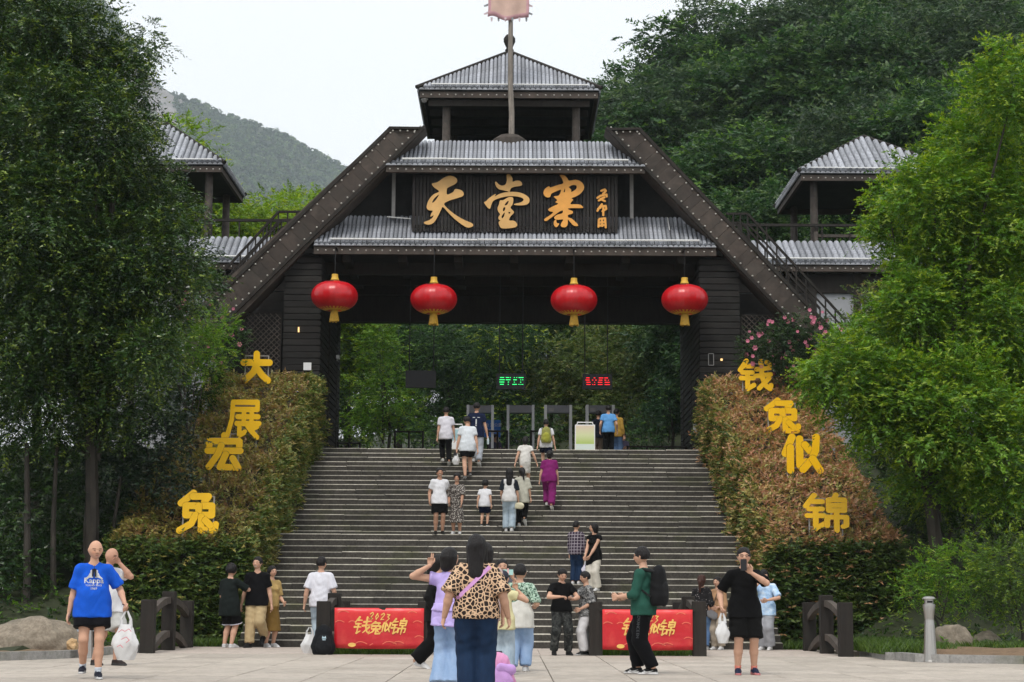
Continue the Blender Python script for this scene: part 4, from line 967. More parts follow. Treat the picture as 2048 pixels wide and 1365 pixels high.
# ---- boulders
from mathutils import noise as mnoise
def boulder(px, py, wpx, hpx, lab, seed, depth=0.8, flat=1.0):
    p = G(px, py, 0.06); s = p.y/FPX; bm = bmesh.new(); bmesh.ops.create_icosphere(bm, subdivisions=5, radius=1.0)
    for v in bm.verts:
        c = v.co.copy(); q = c*1.1+Vector((seed*3.1, seed*1.7, 0)); n = mnoise.noise(q)*0.26 + mnoise.noise(q*2.3)*0.10 + mnoise.noise(q*6)*0.03 + mnoise.noise(q*16)*0.008
        c *= 1+n; c = Vector((c.x*wpx*s/2, c.y*wpx*s/2*depth, max(c.z, -0.35)*hpx*s/1.22+hpx*s*0.22)); v.co = c
    me = bpy.data.meshes.new('boulder'); bm.to_mesh(me); bm.free(); me.materials.append(M['rock']); me.polygons.foreach_set('use_smooth', [True]*len(me.polygons))
    tag(link('boulder', me, None, (p.x, p.y+wpx*s*depth*0.42, 0.06)), lab, 'boulder', 'boulders in the planted beds')
boulder(55, 1308, 178, 64, 'broad tan boulder lying behind the curved kerb', 1.0, 0.7); boulder(1914, 1309, 84, 56, 'rounded grey boulder beside the steel ash bin', 2.4)
boulder(1980, 1305, 62, 40, 'smaller angular boulder next to the rounded grey one', 3.9); boulder(1770, 1303, 42, 20, 'small flat stone in the grass behind the kerb', 5.2); boulder(160, 1300, 60, 26, 'small dark stone behind the curved kerb', 6.6)
def ash_bin(px, py, lab):
    p = G(px, py); t = thing('ash_bin', lab, 'ash bin', p, group='steel ash bins')
    MB().lathe([(0.122,0.0),(0.122,0.02),(0.118,0.03),(0.088,0.62),(0.080,0.72),(0.081,0.74)], (0,0,0), 12).build('base', M['steel'], t)
    MB().lathe([(0.080,0.741),(0.092,0.85),(0.108,0.97),(0.106,0.985),(0.07,0.986)], (0,0,0), 24).build('funnel', M['steel'], t, True)
    hd = MB().lathe([(0.078,0.987),(0.078,1.07)], (0,0,0), 20).build('collar', M['steel'], t, True)
    MB().box(-0.045,0.045,-0.081,-0.06,1.01,1.045).build('slot', M['black'], hd)
    MB().lathe([(0.112,1.071),(0.114,1.085),(0.09,1.11),(0.04,1.125),(0.001,1.128)], (0,0,0), 24).build('cap', M['steel'], t, True)
ash_bin(1861, 1325, 'slim stainless steel ash bin in front of the boulders'); ash_bin(172, 1317, 'stainless steel ash bin behind the man in blue shirt')
p = G(150, 1312, 0.0); lb = thing('litter_bin', 'dark litter bin with pale lid behind the man in blue shirt', 'litter bin', p + Vector((0, 0.35, 0)))
MB().cbox(-0.2,0.2,-0.2,0.2,0,0.42,0.01).build('body', M['timber'], lb); MB().cbox(-0.22,0.22,-0.22,0.22,0.421,0.5,0.03).build('lid', simple('pale_blue_lid', (0.4,0.48,0.55), 0.5), lb)
bm = bmesh.new(); bmesh.ops.create_icosphere(bm, subdivisions=3, radius=0.10)
for v in bm.verts: v.co *= 1+0.5*mnoise.noise(v.co*14); v.co.z *= 1.2
me = bpy.data.meshes.new('crumpled_paper'); bm.to_mesh(me); bm.free(); me.materials.append(simple('brown_paper', (0.50, 0.33, 0.17), 0.9))
tag(link('crumpled_paper', me, None, G(136, 1305, 0.1)+Vector((0,0.35,0.10))), 'crumpled brown paper bag at the foot of the boulder', 'paper bag')
# ================================================================== soft forms: distance fields meshed by surface nets
class Sdf:
    def __init__(s): s.p = []
    def cone(s, a, b, ra, rb, k=0.02, sq=None, cuts=(), col=(0.5,0.5,0.5), op='u'):
        s.p.append((np.array(a, float), np.array(b, float), ra, rb, k, sq, [(np.array(p, float), np.array(n, float)) for p, n in cuts], col, op)); return s
    def mesh(s, h, gcuts=()):
        lo = np.min([np.minimum(p[0]-p[2], p[1]-p[3]) for p in s.p if p[8] == 'u'], 0)-0.03-2*h; hi = np.max([np.maximum(p[0]+p[2], p[1]+p[3]) for p in s.p if p[8] == 'u'], 0)+0.03+2*h
        ax = [np.arange(lo[d], hi[d]+h, h) for d in range(3)]
        D = np.full([len(a) for a in ax], 9.0, np.float32); I = np.zeros(D.shape, np.int16)
        for n, (a, b, ra, rb, k, sq, cuts, col, op) in enumerate(s.p):
            m = max(ra, rb)+k+2.5*h; l = np.minimum(a, b)-m; u = np.maximum(a, b)+m
            sl = tuple(slice(max(0, int(np.searchsorted(ax[d], l[d]))), int(np.searchsorted(ax[d], u[d]))) for d in range(3))
            X = ax[0][sl[0]][:,None,None]-a[0]; Y = ax[1][sl[1]][None,:,None]-a[1]; Z_ = ax[2][sl[2]][None,None,:]-a[2]; ba = b-a
            if X.size == 0 or Y.size == 0 or Z_.size == 0: continue
            PX, PY, PZ = np.broadcast_arrays(X, Y, Z_)
            if sq is not None:
                v, f = np.array(sq[0], float), sq[1]; q = (PX*v[0]+PY*v[1]+PZ*v[2])*(f-1); PX = PX+v[0]*q; PY = PY+v[1]*q; PZ = PZ+v[2]*q; ba = ba+v*(ba.dot(v)*(f-1))
            t = np.clip((PX*ba[0]+PY*ba[1]+PZ*ba[2])/(ba.dot(ba)+1e-9), 0, 1)
            d = np.sqrt((PX-ba[0]*t)**2+(PY-ba[1]*t)**2+(PZ-ba[2]*t)**2)-(ra+(rb-ra)*t)
            for cp, cn in cuts: d = np.maximum(d, (X+a[0]-cp[0])*cn[0]+(Y+a[1]-cp[1])*cn[1]+(Z_+a[2]-cp[2])*cn[2])
            S = D[sl]
            if op == 'u':
                if k > 0: g = np.clip(0.5+0.5*(S-d)/k, 0, 1); N_ = S*(1-g)+d*g-k*g*(1-g); N_ = np.where(S > 8, d, N_)
                else: N_ = np.minimum(S, d)
                I[sl] = np.where(d < S, n, I[sl]); D[sl] = N_
            else: D[sl] = np.maximum(S, -d)
        for cp, cn in gcuts: D = np.maximum(D, (ax[0][:,None,None]-cp[0])*cn[0]+(ax[1][None,:,None]-cp[1])*cn[1]+(ax[2][None,None,:]-cp[2])*cn[2])
        return s.nets(D, I, ax, h)
    def nets(s, D, I, ax, h):
        ins = D < 0; c = np.zeros([n-1 for n in D.shape], np.int8); off = [(i,j,k) for i in (0,1) for j in (0,1) for k in (0,1)]
        def cr(A, o): return A[o[0]:A.shape[0]-1+o[0], o[1]:A.shape[1]-1+o[1], o[2]:A.shape[2]-1+o[2]]
        for o in off: c += cr(ins, o)
        act = np.argwhere((c > 0) & (c < 8)); idx = np.full(c.shape, -1, np.int32); idx[act[:,0],act[:,1],act[:,2]] = np.arange(len(act))
        acc = np.zeros((len(act), 3)); cnt = np.zeros(len(act))
        for o in off:
            for d in range(3):
                if o[d]: continue
                o2 = list(o); o2[d] = 1; A = D[act[:,0]+o[0],act[:,1]+o[1],act[:,2]+o[2]]; B = D[act[:,0]+o2[0],act[:,1]+o2[1],act[:,2]+o2[2]]
                m = (A < 0) != (B < 0); t = np.where(m, A/(A-B+1e-12), 0); p = np.tile(np.array(o, float), (len(act), 1)); p[:,d] += t
                acc += p*m[:,None]; cnt += m
        V = (act+acc/np.maximum(cnt, 1)[:,None])*h+np.array([a[0] for a in ax])
        F = []
        for d in range(3):
            o2 = [0,0,0]; o2[d] = 1; e1, e2 = [x for x in range(3) if x != d]
            A = ins[tuple(slice(0, n-1) if i == d else slice(1, n-1) for i, n in enumerate(ins.shape))]; B = ins[tuple(slice(1, n) if i == d else slice(1, n-1) for i, n in enumerate(ins.shape))]
            e = np.argwhere(A != B); 
            if not len(e): continue
            e_ = e.copy(); e_[:,e1] += 1; e_[:,e2] += 1; flip = A[e[:,0],e[:,1],e[:,2]]
            q = []
            for (da, db) in ((0,0),(-1,0),(-1,-1),(0,-1)):
                g = e_.copy(); g[:,e1] += da; g[:,e2] += db; q.append(idx[g[:,0],g[:,1],g[:,2]])
            Q = np.stack(q, 1)
            if d == 1: flip = ~flip
            Q[flip] = Q[flip][:,::-1]; F.append(Q)
        F = np.concatenate(F)[:, ::-1]; ci = I[act[:,0],act[:,1],act[:,2]]; cols = np.array([(*p[7], 1.0) for p in s.p])
        # nearest of the eight corners for colour
        near = np.clip(np.rint((V-np.array([a[0] for a in ax]))/h).astype(int), 0, np.array(D.shape)-1); ci = I[near[:,0],near[:,1],near[:,2]]
        return V, F, cols[ci]
def np_mesh(name, V, F, col, mats, smooth=True):
    me = bpy.data.meshes.new(name); n, m = len(V), len(F); k = F.shape[1]
    me.vertices.add(n); me.vertices.foreach_set('co', np.ascontiguousarray(V, np.float32).ravel()); me.loops.add(m*k); me.loops.foreach_set('vertex_index', np.ascontiguousarray(F, np.int32).ravel())
    me.polygons.add(m); me.polygons.foreach_set('loop_start', np.arange(0, m*k, k, dtype=np.int32)); me.polygons.foreach_set('loop_total', np.full(m, k, np.int32)); me.update(calc_edges=True); me.validate()
    if col is not None:
        a = me.color_attributes.new('Col', 'FLOAT_COLOR', 'POINT'); a.data.foreach_set('color', np.ascontiguousarray(col, np.float32).ravel())
    for mt in (mats if isinstance(mats, (list, tuple)) else [mats]): me.materials.append(mt)
    if smooth: me.polygons.foreach_set('use_smooth', np.ones(m, bool))
    return me
def soft(name, sdf, h, mats, parent, fold=0.0, gcuts=(), seed=0.0):
    V, F, cl = sdf.mesh(h, gcuts); me = np_mesh(name, V, F, cl, mats)
    if fold:
        n = len(V); N_ = np.empty(n*3, np.float32); me.vertices.foreach_get('normal', N_); N_ = N_.reshape(-1, 3); x, y, z = V[:,0]+seed, V[:,1]*1.2, V[:,2]
        f = np.sin(19*x+31*z+3*np.sin(11*z+7*y))*0.5+np.sin(47*z-23*x+4*np.sin(17*x+seed))*0.35+np.sin(13*y-37*x+29*z)*0.3+np.sin(9*z+25*(x+y))*0.5
        me.vertices.foreach_set('co', (V+N_*(f*fold)[:,None]).astype(np.float32).ravel()); me.update()
    return link(name, me, parent)
def attr_mat(name, rough=0.8, sss=0.0, bump=0.45, bscale=(14, 14, 9), spec=0.10, weave=True):
    t = NT(name).set(rough, 0, spec); at = t.n('Attribute', attribute_name='Col'); n = t.noise(t.coord(bscale), 1.0, 4, 0.6)
    c = t.mix(0.35, at.outputs['Color'], t.ramp(n, [(0.25, (0.45,)*3), (0.75, (1.0,)*3)]), 'MULTIPLY') if weave else at.outputs['Color']
    t.base(c)
    if weave: t.b.inputs['Sheen Weight'].default_value = 0.02
    if sss: t.b.inputs['Subsurface Weight'].default_value = sss; t.b.inputs['Subsurface Radius'].default_value = (0.01, 0.004, 0.002); t.b.inputs['Subsurface Scale'].default_value = 0.6
    if bump: t.bump(n, bump, 0.02)
    return t.m
M['skin'] = attr_mat('skin', 0.55, 0.0, 0.05, weave=False); M['cloth'] = attr_mat('woven_cloth', 0.85); M['hair'] = attr_mat('hair', 0.5, 0, 0.8, (60, 60, 12), 0.25); M['shoe'] = attr_mat('shoe', 0.6, 0, 0.1)
def pattern(name, fn, rough=0.85):
    t = NT(name).set(rough, 0, 0.25); t.base(fn(t)); t.bump(t.noise(t.coord((14,14,9)), 1.0, 4), 0.25, 0.02); return t.m
def leo(t):
    def spots(sc, th):
        v = t.n('TexVoronoi', feature='DISTANCE_TO_EDGE'); t.l(t.coord((sc, sc*0.7, sc)), v.inputs['Vector']); v.inputs['Scale'].default_value = 1.0; return t.ramp(v.outputs[0], [(th, (0,0,0)), (th+0.05, (1,1,1))])
    return t.mix(spots(23, 0.075), (0.62, 0.42, 0.27), (0.022, 0.014, 0.012))
def plaid(t):
    co = t.coord(); sx = t.n('SeparateXYZ'); t.l(co, sx.inputs[0])
    def bars(o, f, th):
        m = t.n('Math', operation='MULTIPLY'); t.l(o, m.inputs[0]); m.inputs[1].default_value = f; fr = t.n('Math', operation='FRACT'); t.l(m.outputs[0], fr.inputs[0]); return t.ramp(fr.outputs[0], [(th, (1,1,1)), (th+0.02, (0,0,0))], 'CONSTANT')
    return t.mix(bars(sx.outputs[2], 14, 0.18), t.mix(bars(sx.outputs[0], 14, 0.18), (0.035, 0.022, 0.04), (0.30, 0.27, 0.30)), (0.30, 0.27, 0.30))
def blotch(a, b, c, sc):
    def f(t):
        n = t.noise(t.coord((sc,)*3), 1.0, 3, 0.6, 1.2); return t.ramp(n, [(0.40, a), (0.47, b), (0.56, b), (0.60, c)], 'CONSTANT')
    return f
def floral(bgc, fc, sc, th):
    def f(t):
        v = t.n('TexVoronoi'); t.l(t.coord((sc,)*3), v.inputs['Vector']); v.inputs['Scale'].default_value = 1.0; return t.mix(t.ramp(v.outputs['Distance'], [(th, (1,1,1)), (th+0.03, (0,0,0))]), bgc, fc)
    return f
def tiedye(t): return t.ramp(t.noise(t.coord((7,7,9)), 1.0, 5, 0.7), [(0.3, (0.20,0.38,0.66)), (0.5, (0.45,0.62,0.82)), (0.7, (0.72,0.80,0.88))])
def jean(c1, c2): return lambda t: t.ramp(t.noise(t.coord((5,5,2.5)), 1.0, 6, 0.7), [(0.3, c1), (0.7, c2)])
PAT = {'leopard': pattern('leopard_print', leo), 'plaid': pattern('plaid_cloth', plaid), 'floral': pattern('floral_dress_print', floral((0.055,0.045,0.04), (0.45,0.42,0.38), 34, 0.36)),
 'camo': pattern('dark_camouflage', blotch((0.012,0.013,0.013), (0.035,0.038,0.036), (0.07,0.072,0.068), 11)), 'greycamo': pattern('grey_foliage_print', blotch((0.03,0.03,0.03), (0.15,0.15,0.15), (0.34,0.34,0.33), 17)),
 'blackfloral': pattern('black_flower_print', floral((0.010,0.009,0.010), (0.30,0.27,0.27), 22, 0.2)), 'tiedye': pattern('pale_blue_tie_dye', tiedye), 'greenleaf': pattern('green_leaf_print', blotch((0.04,0.07,0.05), (0.30,0.44,0.34), (0.55,0.66,0.56), 24)),
 'darkjean': pattern('dark_denim', jean((0.004,0.014,0.04), (0.010,0.032,0.08))), 'lightjean': pattern('light_denim', jean((0.20,0.32,0.52), (0.34,0.46,0.66))), 'fadedjean': pattern('faded_denim', jean((0.22,0.29,0.36), (0.44,0.52,0.58))), 'midjean': pattern('mid_denim', jean((0.06,0.12,0.24), (0.12,0.20,0.34)))}
SKIN = (0.56, 0.335, 0.235); BLACKHAIR = (0.010, 0.008, 0.008)
def L3(l, f, u): return np.array((l, -f, u), float)
def ik(a, t, l1, l2, pole):
    d = t-a; L = np.linalg.norm(d); mx = (l1+l2)*0.998
    if L > mx: t = a+d/L*mx; d = t-a; L = mx
    u = d/L; x = (l1*l1-l2*l2+L*L)/(2*L); y = math.sqrt(max(0, l1*l1-x*x)); p = pole-u*pole.dot(u); p = p/(np.linalg.norm(p)+1e-9); return a+u*x+p*y, t
def rot(ax, ang):
    return np.array(Matrix.Rotation(R(ang), 3, ax))
def head_geo(n1, n2, H, skin, female, glasses, lip=(0.42,0.14,0.12), smile=False):
    V = []; Cc = []; F = []
    for j in range(n2+1):
        ph = math.pi*j/n2; z = math.cos(ph); s = math.sin(ph)
        for i in range(n1):
            th = 2*math.pi*i/n1; x, f = s*math.sin(th), s*math.cos(th)
            a, b, c = 0.0480, 0.0555, 0.0665; px_, pf, pz = x*a, f*b, z*c; lo = max(0.0, -z)
            px_ *= 1-0.30*lo**1.6; pf *= (1-0.08*lo) if f > 0 else (1-0.30*lo)
            if f > 0: pf *= 0.94; pf += 0.006*lo*f
            X = px_/a
            if f > 0:
                nose = math.exp(-(X/0.17)**2)*max(0, 1-abs(z+0.16)/0.26); pf += 0.0125*nose**1.0*(1.0 if z < -0.1 else 0.8)
                pf -= 0.0045*math.exp(-((abs(X)-0.40)/0.18)**2-((z-0.06)/0.11)**2); pf += 0.003*math.exp(-((z-0.2)/0.08)**2)
                pf += 0.0035*math.exp(-(X/0.3)**2-((z+0.52)/0.09)**2); pf += 0.004*math.exp(-(X/0.25)**2-((z+0.82)/0.14)**2); pf += 0.002*math.exp(-((abs(X)-0.5)/0.2)**2-((z+0.2)/0.2)**2)
            ear = math.exp(-((f+0.08)/0.16)**2-((z+0.04)/0.24)**2); px_ += math.copysign(0.008*ear, x) if abs(x) > 0.5 else 0
            cl = list(skin)
            if f > 0.2:
                if abs(abs(X)-0.40) < 0.15 and abs(z-0.04) < 0.05: cl = [0.06, 0.035, 0.028] if abs(abs(X)-0.40) < 0.09 else [q*0.7 for q in skin]
                elif abs(abs(X)-0.42) < 0.22 and abs(z-0.19) < 0.045: cl = [q*0.38 for q in skin]
                elif abs(X) < (0.30 if smile else 0.24) and abs(z+0.50-(0.1*X*X if smile else 0)) < 0.05: cl = list(lip) if not smile or abs(z+0.5) > 0.025 else [0.6,0.55,0.5]
                elif abs(X) < 0.16 and -0.36 < z < -0.27: cl = [q*0.6 for q in skin]
                elif abs(abs(X)-0.52) < 0.2 and abs(z+0.22) < 0.15: cl = [skin[0]*1.02, skin[1]*0.9, skin[2]*0.88]
            V.append((px_*H, -pf*H, pz*H)); Cc.append((*cl, 1))
    for j in range(n2):
        for i in range(n1):
            i2 = (i+1) % n1; F.append((j*n1+i, (j+1)*n1+i, (j+1)*n1+i2, j*n1+i2))
    return np.array(V), np.array(F), np.array(Cc)
def tube_np(pts, rad, n, flat=None):
    b = MB().tube([Vector(p) for p in pts], list(rad), n, cap=False); V = np.array(b.v); F = np.array(b.f)
    m = len(pts); tip = np.array([pts[-1]]); k = len(V); V = np.concatenate([V, tip]); b0 = (m-1)*n
    F = np.concatenate([F, np.array([(b0+i, k, k, b0+(i+1) % n) for i in range(n)])]) if False else np.concatenate([F, np.array([(b0+i, b0+(i+1) % n, k, k) for i in range(n)])]); return V, F
def hand_geo(w, d, n, H, curls, right, spread=0.12):
    """palm, four fingers of different length and a thumb leaving the side of the palm"""
    d = d/np.linalg.norm(d); n = n-d*n.dot(d); n = n/(np.linalg.norm(n)+1e-9); s = np.cross(d, n)*(1 if right else -1); Vs, Fs = [], []; o = 0
    def put(pts, rad, k=6):
        nonlocal o
        V, F = tube_np(pts, rad, k); Vs.append(V); Fs.append(F+o); o += len(V)
    # palm: three lobes side by side make a flat hand
    for q in (-0.019, -0.0065, 0.0065, 0.019):
        put([w-d*0.008*H, w+d*0.02*H+s*q*0.7*H, w+d*0.054*H+s*q*H], [0.0095*H, 0.0125*H, 0.0095*H], 7)
    for i, (q, L) in enumerate(((0.0195, 0.041), (0.0065, 0.046), (-0.0065, 0.043), (-0.019, 0.034))):
        p = w+d*0.052*H+s*q*H; c = curls[i]; dd = d+s*q*spread*8; dd = dd/np.linalg.norm(dd); pts = [p]; a = 0.0
        for k, fr in enumerate((0.42, 0.32, 0.26)):
            a += c*(1.35 if k else 1.1); v = dd*math.cos(a)+n*math.sin(a); p = p+v*L*fr*H; pts.append(p)
        put(pts, [0.0064*H, 0.0058*H, 0.0052*H, 0.0042*H])
    c = curls[4]; p = w+d*0.016*H+s*0.018*H; v = d*0.72+s*0.7; pts = [p]; p = p+v*0.022*H; pts.append(p); v = d*0.9+s*(0.35-0.8*c)+n*c*0.8; v = v/np.linalg.norm(v); p = p+v*0.018*H; pts.append(p); p = p+v*0.014*H; pts.append(p)
    put(pts, [0.0085*H, 0.0075*H, 0.0062*H, 0.005*H]); return np.concatenate(Vs), np.concatenate(Fs)
RELAX = (0.28, 0.32, 0.36, 0.4, 0.25); FIST = (1.0, 1.05, 1.05, 1.0, 0.6); PEACE = (0.02, 0.02, 1.05, 1.05, 0.8); OPEN = (0.05, 0.05, 0.08, 0.1, 0.05); GRIP = (0.6, 0.62, 0.65, 0.7, 0.4)
PEOPLE = {}
def stair_spot(px, fy):
    best = min(range(0, NLOW+NUP+1), key=lambda i: abs(fy-proj(Vector((0, (step_edge(i)[0] if i else Y0-0.3), step_edge(i)[1] if i else 0.0)), px)))
    if best == 0: return None
    y, z = step_edge(best); p = U(px, fy, y+0.13); return Vector((p.x, y+0.14, z))
def proj(p, px=None):
    q = p-Vector((0,0,CAMZ)); v = CY-FPX*q.dot(_U)/q.dot(_F); return v + ((px-CX)*math.tan(ROLL) if px is not None else 0)
def person(key, label, at, H, yaw=0, w=1.0, lean=0, feet=None, hands=None, poles=None, head=(0, 0), top=None, bottom=None, shoes=((0.02,)*3, (0.6,)*3), hair='short', haircol=BLACKHAIR, skin=SKIN, curls=None, palms=None, hdirs=None, group=None, female=False, socks=None, smile=False, glasses=False, sink=0.0, footpitch=(0, 0), headscale=1.0, seated=False):
    headscale *= 1.06; s = FPX/at.y; hh = 0.0155 if s > 125 else (0.0205 if s > 80 else 0.027); r1, r2 = (36, 30) if s > 80 else (26, 22)
    th = R(lean); S = np.array((0, -math.sin(th), math.cos(th))); Fw = np.array((0, -math.cos(th), -math.sin(th))); P_ = L3(0, 0, 0.53)*H
    feet = feet or {}; hands = hands or {}; poles = poles or {}; curls = curls or {}; palms = palms or {}; hdirs = hdirs or {}; sw = 0.93 if female else 1.0
    fl = {k: L3(*feet.get(k, ((0.052 if k == 'L' else -0.052)*w**0.5, 0.0, 0.0)))*H for k in 'LR'}
    low = min(f[2] for f in fl.values()); drop = 0.0
    if 'pelvis' in feet: P_ = L3(*feet['pelvis'])*H
    else:
        stride = abs(fl['L'][1]-fl['R'][1]); P_ = P_+np.array((0, (fl['L'][1]+fl['R'][1])/2*0.9, (max(0, -0.0)+max(fl['L'][2], fl['R'][2])*0.45) - stride*stride*0.35/H))
    N_ = P_+S*0.298*H; hips = {'L': P_+np.array((0.05*H*w**0.5, 0, -0.012*H)), 'R': P_+np.array((-0.05*H*w**0.5, 0, -0.012*H))}
    sh = {'L': P_+S*0.258*H+np.array((0.101*H*sw*w**0.35, 0, 0)), 'R': P_+S*0.258*H-np.array((0.101*H*sw*w**0.35, 0, 0))}
    jt = {}
    for k in 'LR':
        ank = fl[k]+np.array((0, 0.012*H, 0.045*H)) + np.array((0, 0.05*H*math.sin(R(max(0, footpitch['LR'.index(k)]))), 0.09*H*math.sin(R(max(0, footpitch['LR'.index(k)])))))
        kn, ank = ik(hips[k], ank, 0.245*H, 0.246*H, L3(0.05 if k == 'L' else -0.05, 1, 0.05))
        sg = 1 if k == 'L' else -1; wr = L3(*hands.get(k, (sg*(0.150+0.02*(w-1)*4), 0.02, 0.475)))*H
        el, wr = ik(sh[k], wr, 0.172*H, 0.152*H, L3(*poles.get(k, (sg*0.35, -1, -0.25)))); jt[k] = (hips[k], kn, ank, sh[k], el, wr)
    SQ = (Fw, 1.45)
    # --- body
    B = Sdf(); sk = skin; wl = w**0.6
    B.cone(P_+S*0.172*H, P_+S*0.07*H, 0.088*H*sw*w, 0.078*H*sw*w, 0.02*H, SQ, col=sk).cone(P_+S*0.07*H, P_-S*0.02*H, 0.078*H*w, 0.086*H*w, 0.02*H, SQ, col=sk)
    B.cone(sh['L'], sh['R'], 0.027*H, 0.027*H, 0.02*H, col=sk).cone(sh['L']+(N_-sh['L'])*0.3, N_, 0.024*H, 0.026*H, 0.02*H, col=sk).cone(sh['R']+(N_-sh['R'])*0.3, N_, 0.024*H, 0.026*H, 0.02*H, col=sk).cone(N_-S*0.03*H, N_+S*0.05*H+Fw*0.008*H, 0.034*H*wl, 0.029*H*wl, 0.015*H, col=sk)
    for k in 'LR':
        hp, kn, an, s_, el, wr = jt[k]; ft = fl[k]
        B.cone(hp, kn, 0.053*H*wl, 0.034*H*wl, 0.02*H, col=sk).cone(kn, kn+(an-kn)*0.42+np.array((0, 0.008*H, 0)), 0.034*H*wl, 0.034*H*wl, 0.012*H, col=sk).cone(kn+(an-kn)*0.42+np.array((0, 0.008*H, 0)), an, 0.033*H*wl, 0.0215*H*wl, 0.012*H, col=sk)
        B.cone(s_, el, 0.031*H*wl, 0.0235*H*wl, 0.012*H, col=sk).cone(el, el+(wr-el)*0.3, 0.0235*H*wl, 0.0245*H*wl, 0.01*H, col=sk).cone(el+(wr-el)*0.3, wr, 0.0245*H*wl, 0.0155*H*wl, 0.01*H, col=sk)
    V, F, cl = B.mesh(hh); Vs, Fs, Cs = [V], [F], [cl]; o = len(V)
    Rh = rot('Z', head[0])@rot('X', head[1]+lean*0.5); hc = N_+S*0.040*H+Rh@L3(0, 0.012, 0.062)*H*headscale
    hv, hf, hcol = head_geo(r1, r2, H*headscale, skin, female, glasses, smile=smile); Vs.append((Rh@hv.T).T+hc); Fs.append(hf+o); Cs.append(hcol); o += len(hv)
    for k in 'LR':
        wr, el = jt[k][5], jt[k][4]; d = L3(*hdirs[k]) if k in hdirs else (wr-el); sg = 1 if k == 'L' else -1; pn = L3(*palms.get(k, (-sg, 0.15, 0)))
        gv, gf = hand_geo(wr, d, pn, H*(0.92 if female else 1), curls.get(k, RELAX), k == 'R'); Vs.append(gv); Fs.append(gf+o); Cs.append(np.tile((*skin, 1), (len(gv), 1))); o += len(gv)
    # fingers close at a point: quads with a doubled corner become triangles
    V = np.concatenate(Vs); F = np.concatenate(Fs); cl = np.concatenate(Cs)
    me = bpy.data.meshes.new('person'); me.from_pydata(V.tolist(), [], [tuple(dict.fromkeys(f)) for f in F.tolist()]); a = me.color_attributes.new('Col', 'FLOAT_COLOR', 'POINT'); a.data.foreach_set('color', cl.astype(np.float32).ravel())
    me.materials.append(M['skin']); me.polygons.foreach_set('use_smooth', [True]*len(me.polygons)); me.update()
    root = link('person', me, None, at+Vector((0,0,-sink)), (0, 0, R(yaw))); tag(root, label, 'person', group)
    sd_ = (sum(map(ord, key)) % 97)*0.37; parts = {}
    # --- top
    if top:
        tc = top.get('col', (0.7,)*3); sc = top.get('sleeve_col', tc); ft = top.get('fit', 1.0); hem = top.get('hem', 0.46)*H; sl = top.get('sleeve', 0.62); T = Sdf(); pl = (P_[2]-hem)
        bel = top.get('belly', 0.0)*H
        T.cone(P_+S*0.175*H, P_+S*0.07*H+Fw*bel, 0.100*H*sw*w*ft, 0.100*H*w*ft+bel*0.6, 0.02*H, SQ, col=tc).cone(P_+S*0.07*H+Fw*bel, P_-np.array((0,0,pl+0.03*H)), 0.100*H*w*ft+bel*0.6, (top.get('flare', 0.108)+0.004)*H*w*ft, 0.02*H, (np.array((0,-1.0,0)), 1.22), col=tc)
        T.cone(sh['L']-S*0.004*H, sh['R']-S*0.004*H, 0.035*H*w**0.3, 0.035*H*w**0.3, 0.03*H, col=tc)
        for k in 'LR': T.cone(sh[k]+(N_-sh[k])*0.1, N_-S*0.008*H, 0.033*H, 0.031*H, 0.02*H, col=tc)
        rr = ((bottom or {}).get('r', (0.066,))[0]+0.007)*H*wl if (bottom or {}).get('type', 'pants') == 'pants' else 0
        if rr:
            for k in 'LR':
                hp, kn = jt[k][:2]; hx = np.array((hp[0], hp[1], P_[2])); T.cone(hx+np.array((0,0,0.01*H)), np.array((hp[0]+(kn[0]-hp[0])*0.4, hp[1]+(kn[1]-hp[1])*0.4, hem-0.03*H)), rr, rr*1.03, 0.03*H, col=tc)
        if female and top.get('bust', 1): 
            for sg in (1, -1): T.cone(P_+S*0.19*H+Fw*0.045*H+np.array((sg*0.042*H,0,0)), P_+S*0.185*H+Fw*0.055*H+np.array((sg*0.042*H,0,0)), 0.036*H, 0.03*H, 0.03*H, col=tc)
        if sl > 0:
            for k in 'LR':
                s_, el, wr = jt[k][3:]; u1 = (el-s_)/np.linalg.norm(el-s_); u2 = (wr-el)/np.linalg.norm(wr-el); wd = top.get('sw', 1.0)
                if sl <= 1: e = s_+(el-s_)*sl; T.cone(s_, e+u1*0.03*H, 0.040*H*wl, 0.046*H*wl*wd, 0.02*H, col=sc, cuts=[(e, u1)])
                else: 
                    e = el+(wr-el)*(sl-1); T.cone(s_, el, 0.040*H*wl, 0.035*H*wl*wd, 0.02*H, col=sc).cone(el, e+u2*0.03*H, 0.035*H*wl*wd, 0.028*H*wl*wd, 0.015*H, col=sc, cuts=[(e, u2)])
        nk = top.get('neck', 0.020); gc = [((N_+S*nk*H), S), (np.array((0,0,hem)), np.array((0,0,-1.0)))]
        if top.get('slant'): gc[1] = (np.array((0,0,hem)), np.array((top['slant'],0,-1.0))/math.hypot(1, top['slant']))
        parts['top'] = soft(top.get('name', 't_shirt'), T, hh, PAT[top['pat']] if 'pat' in top else M['cloth'], root, 0.0048*H/1.7*top.get('fold', 1), gc, sd_)
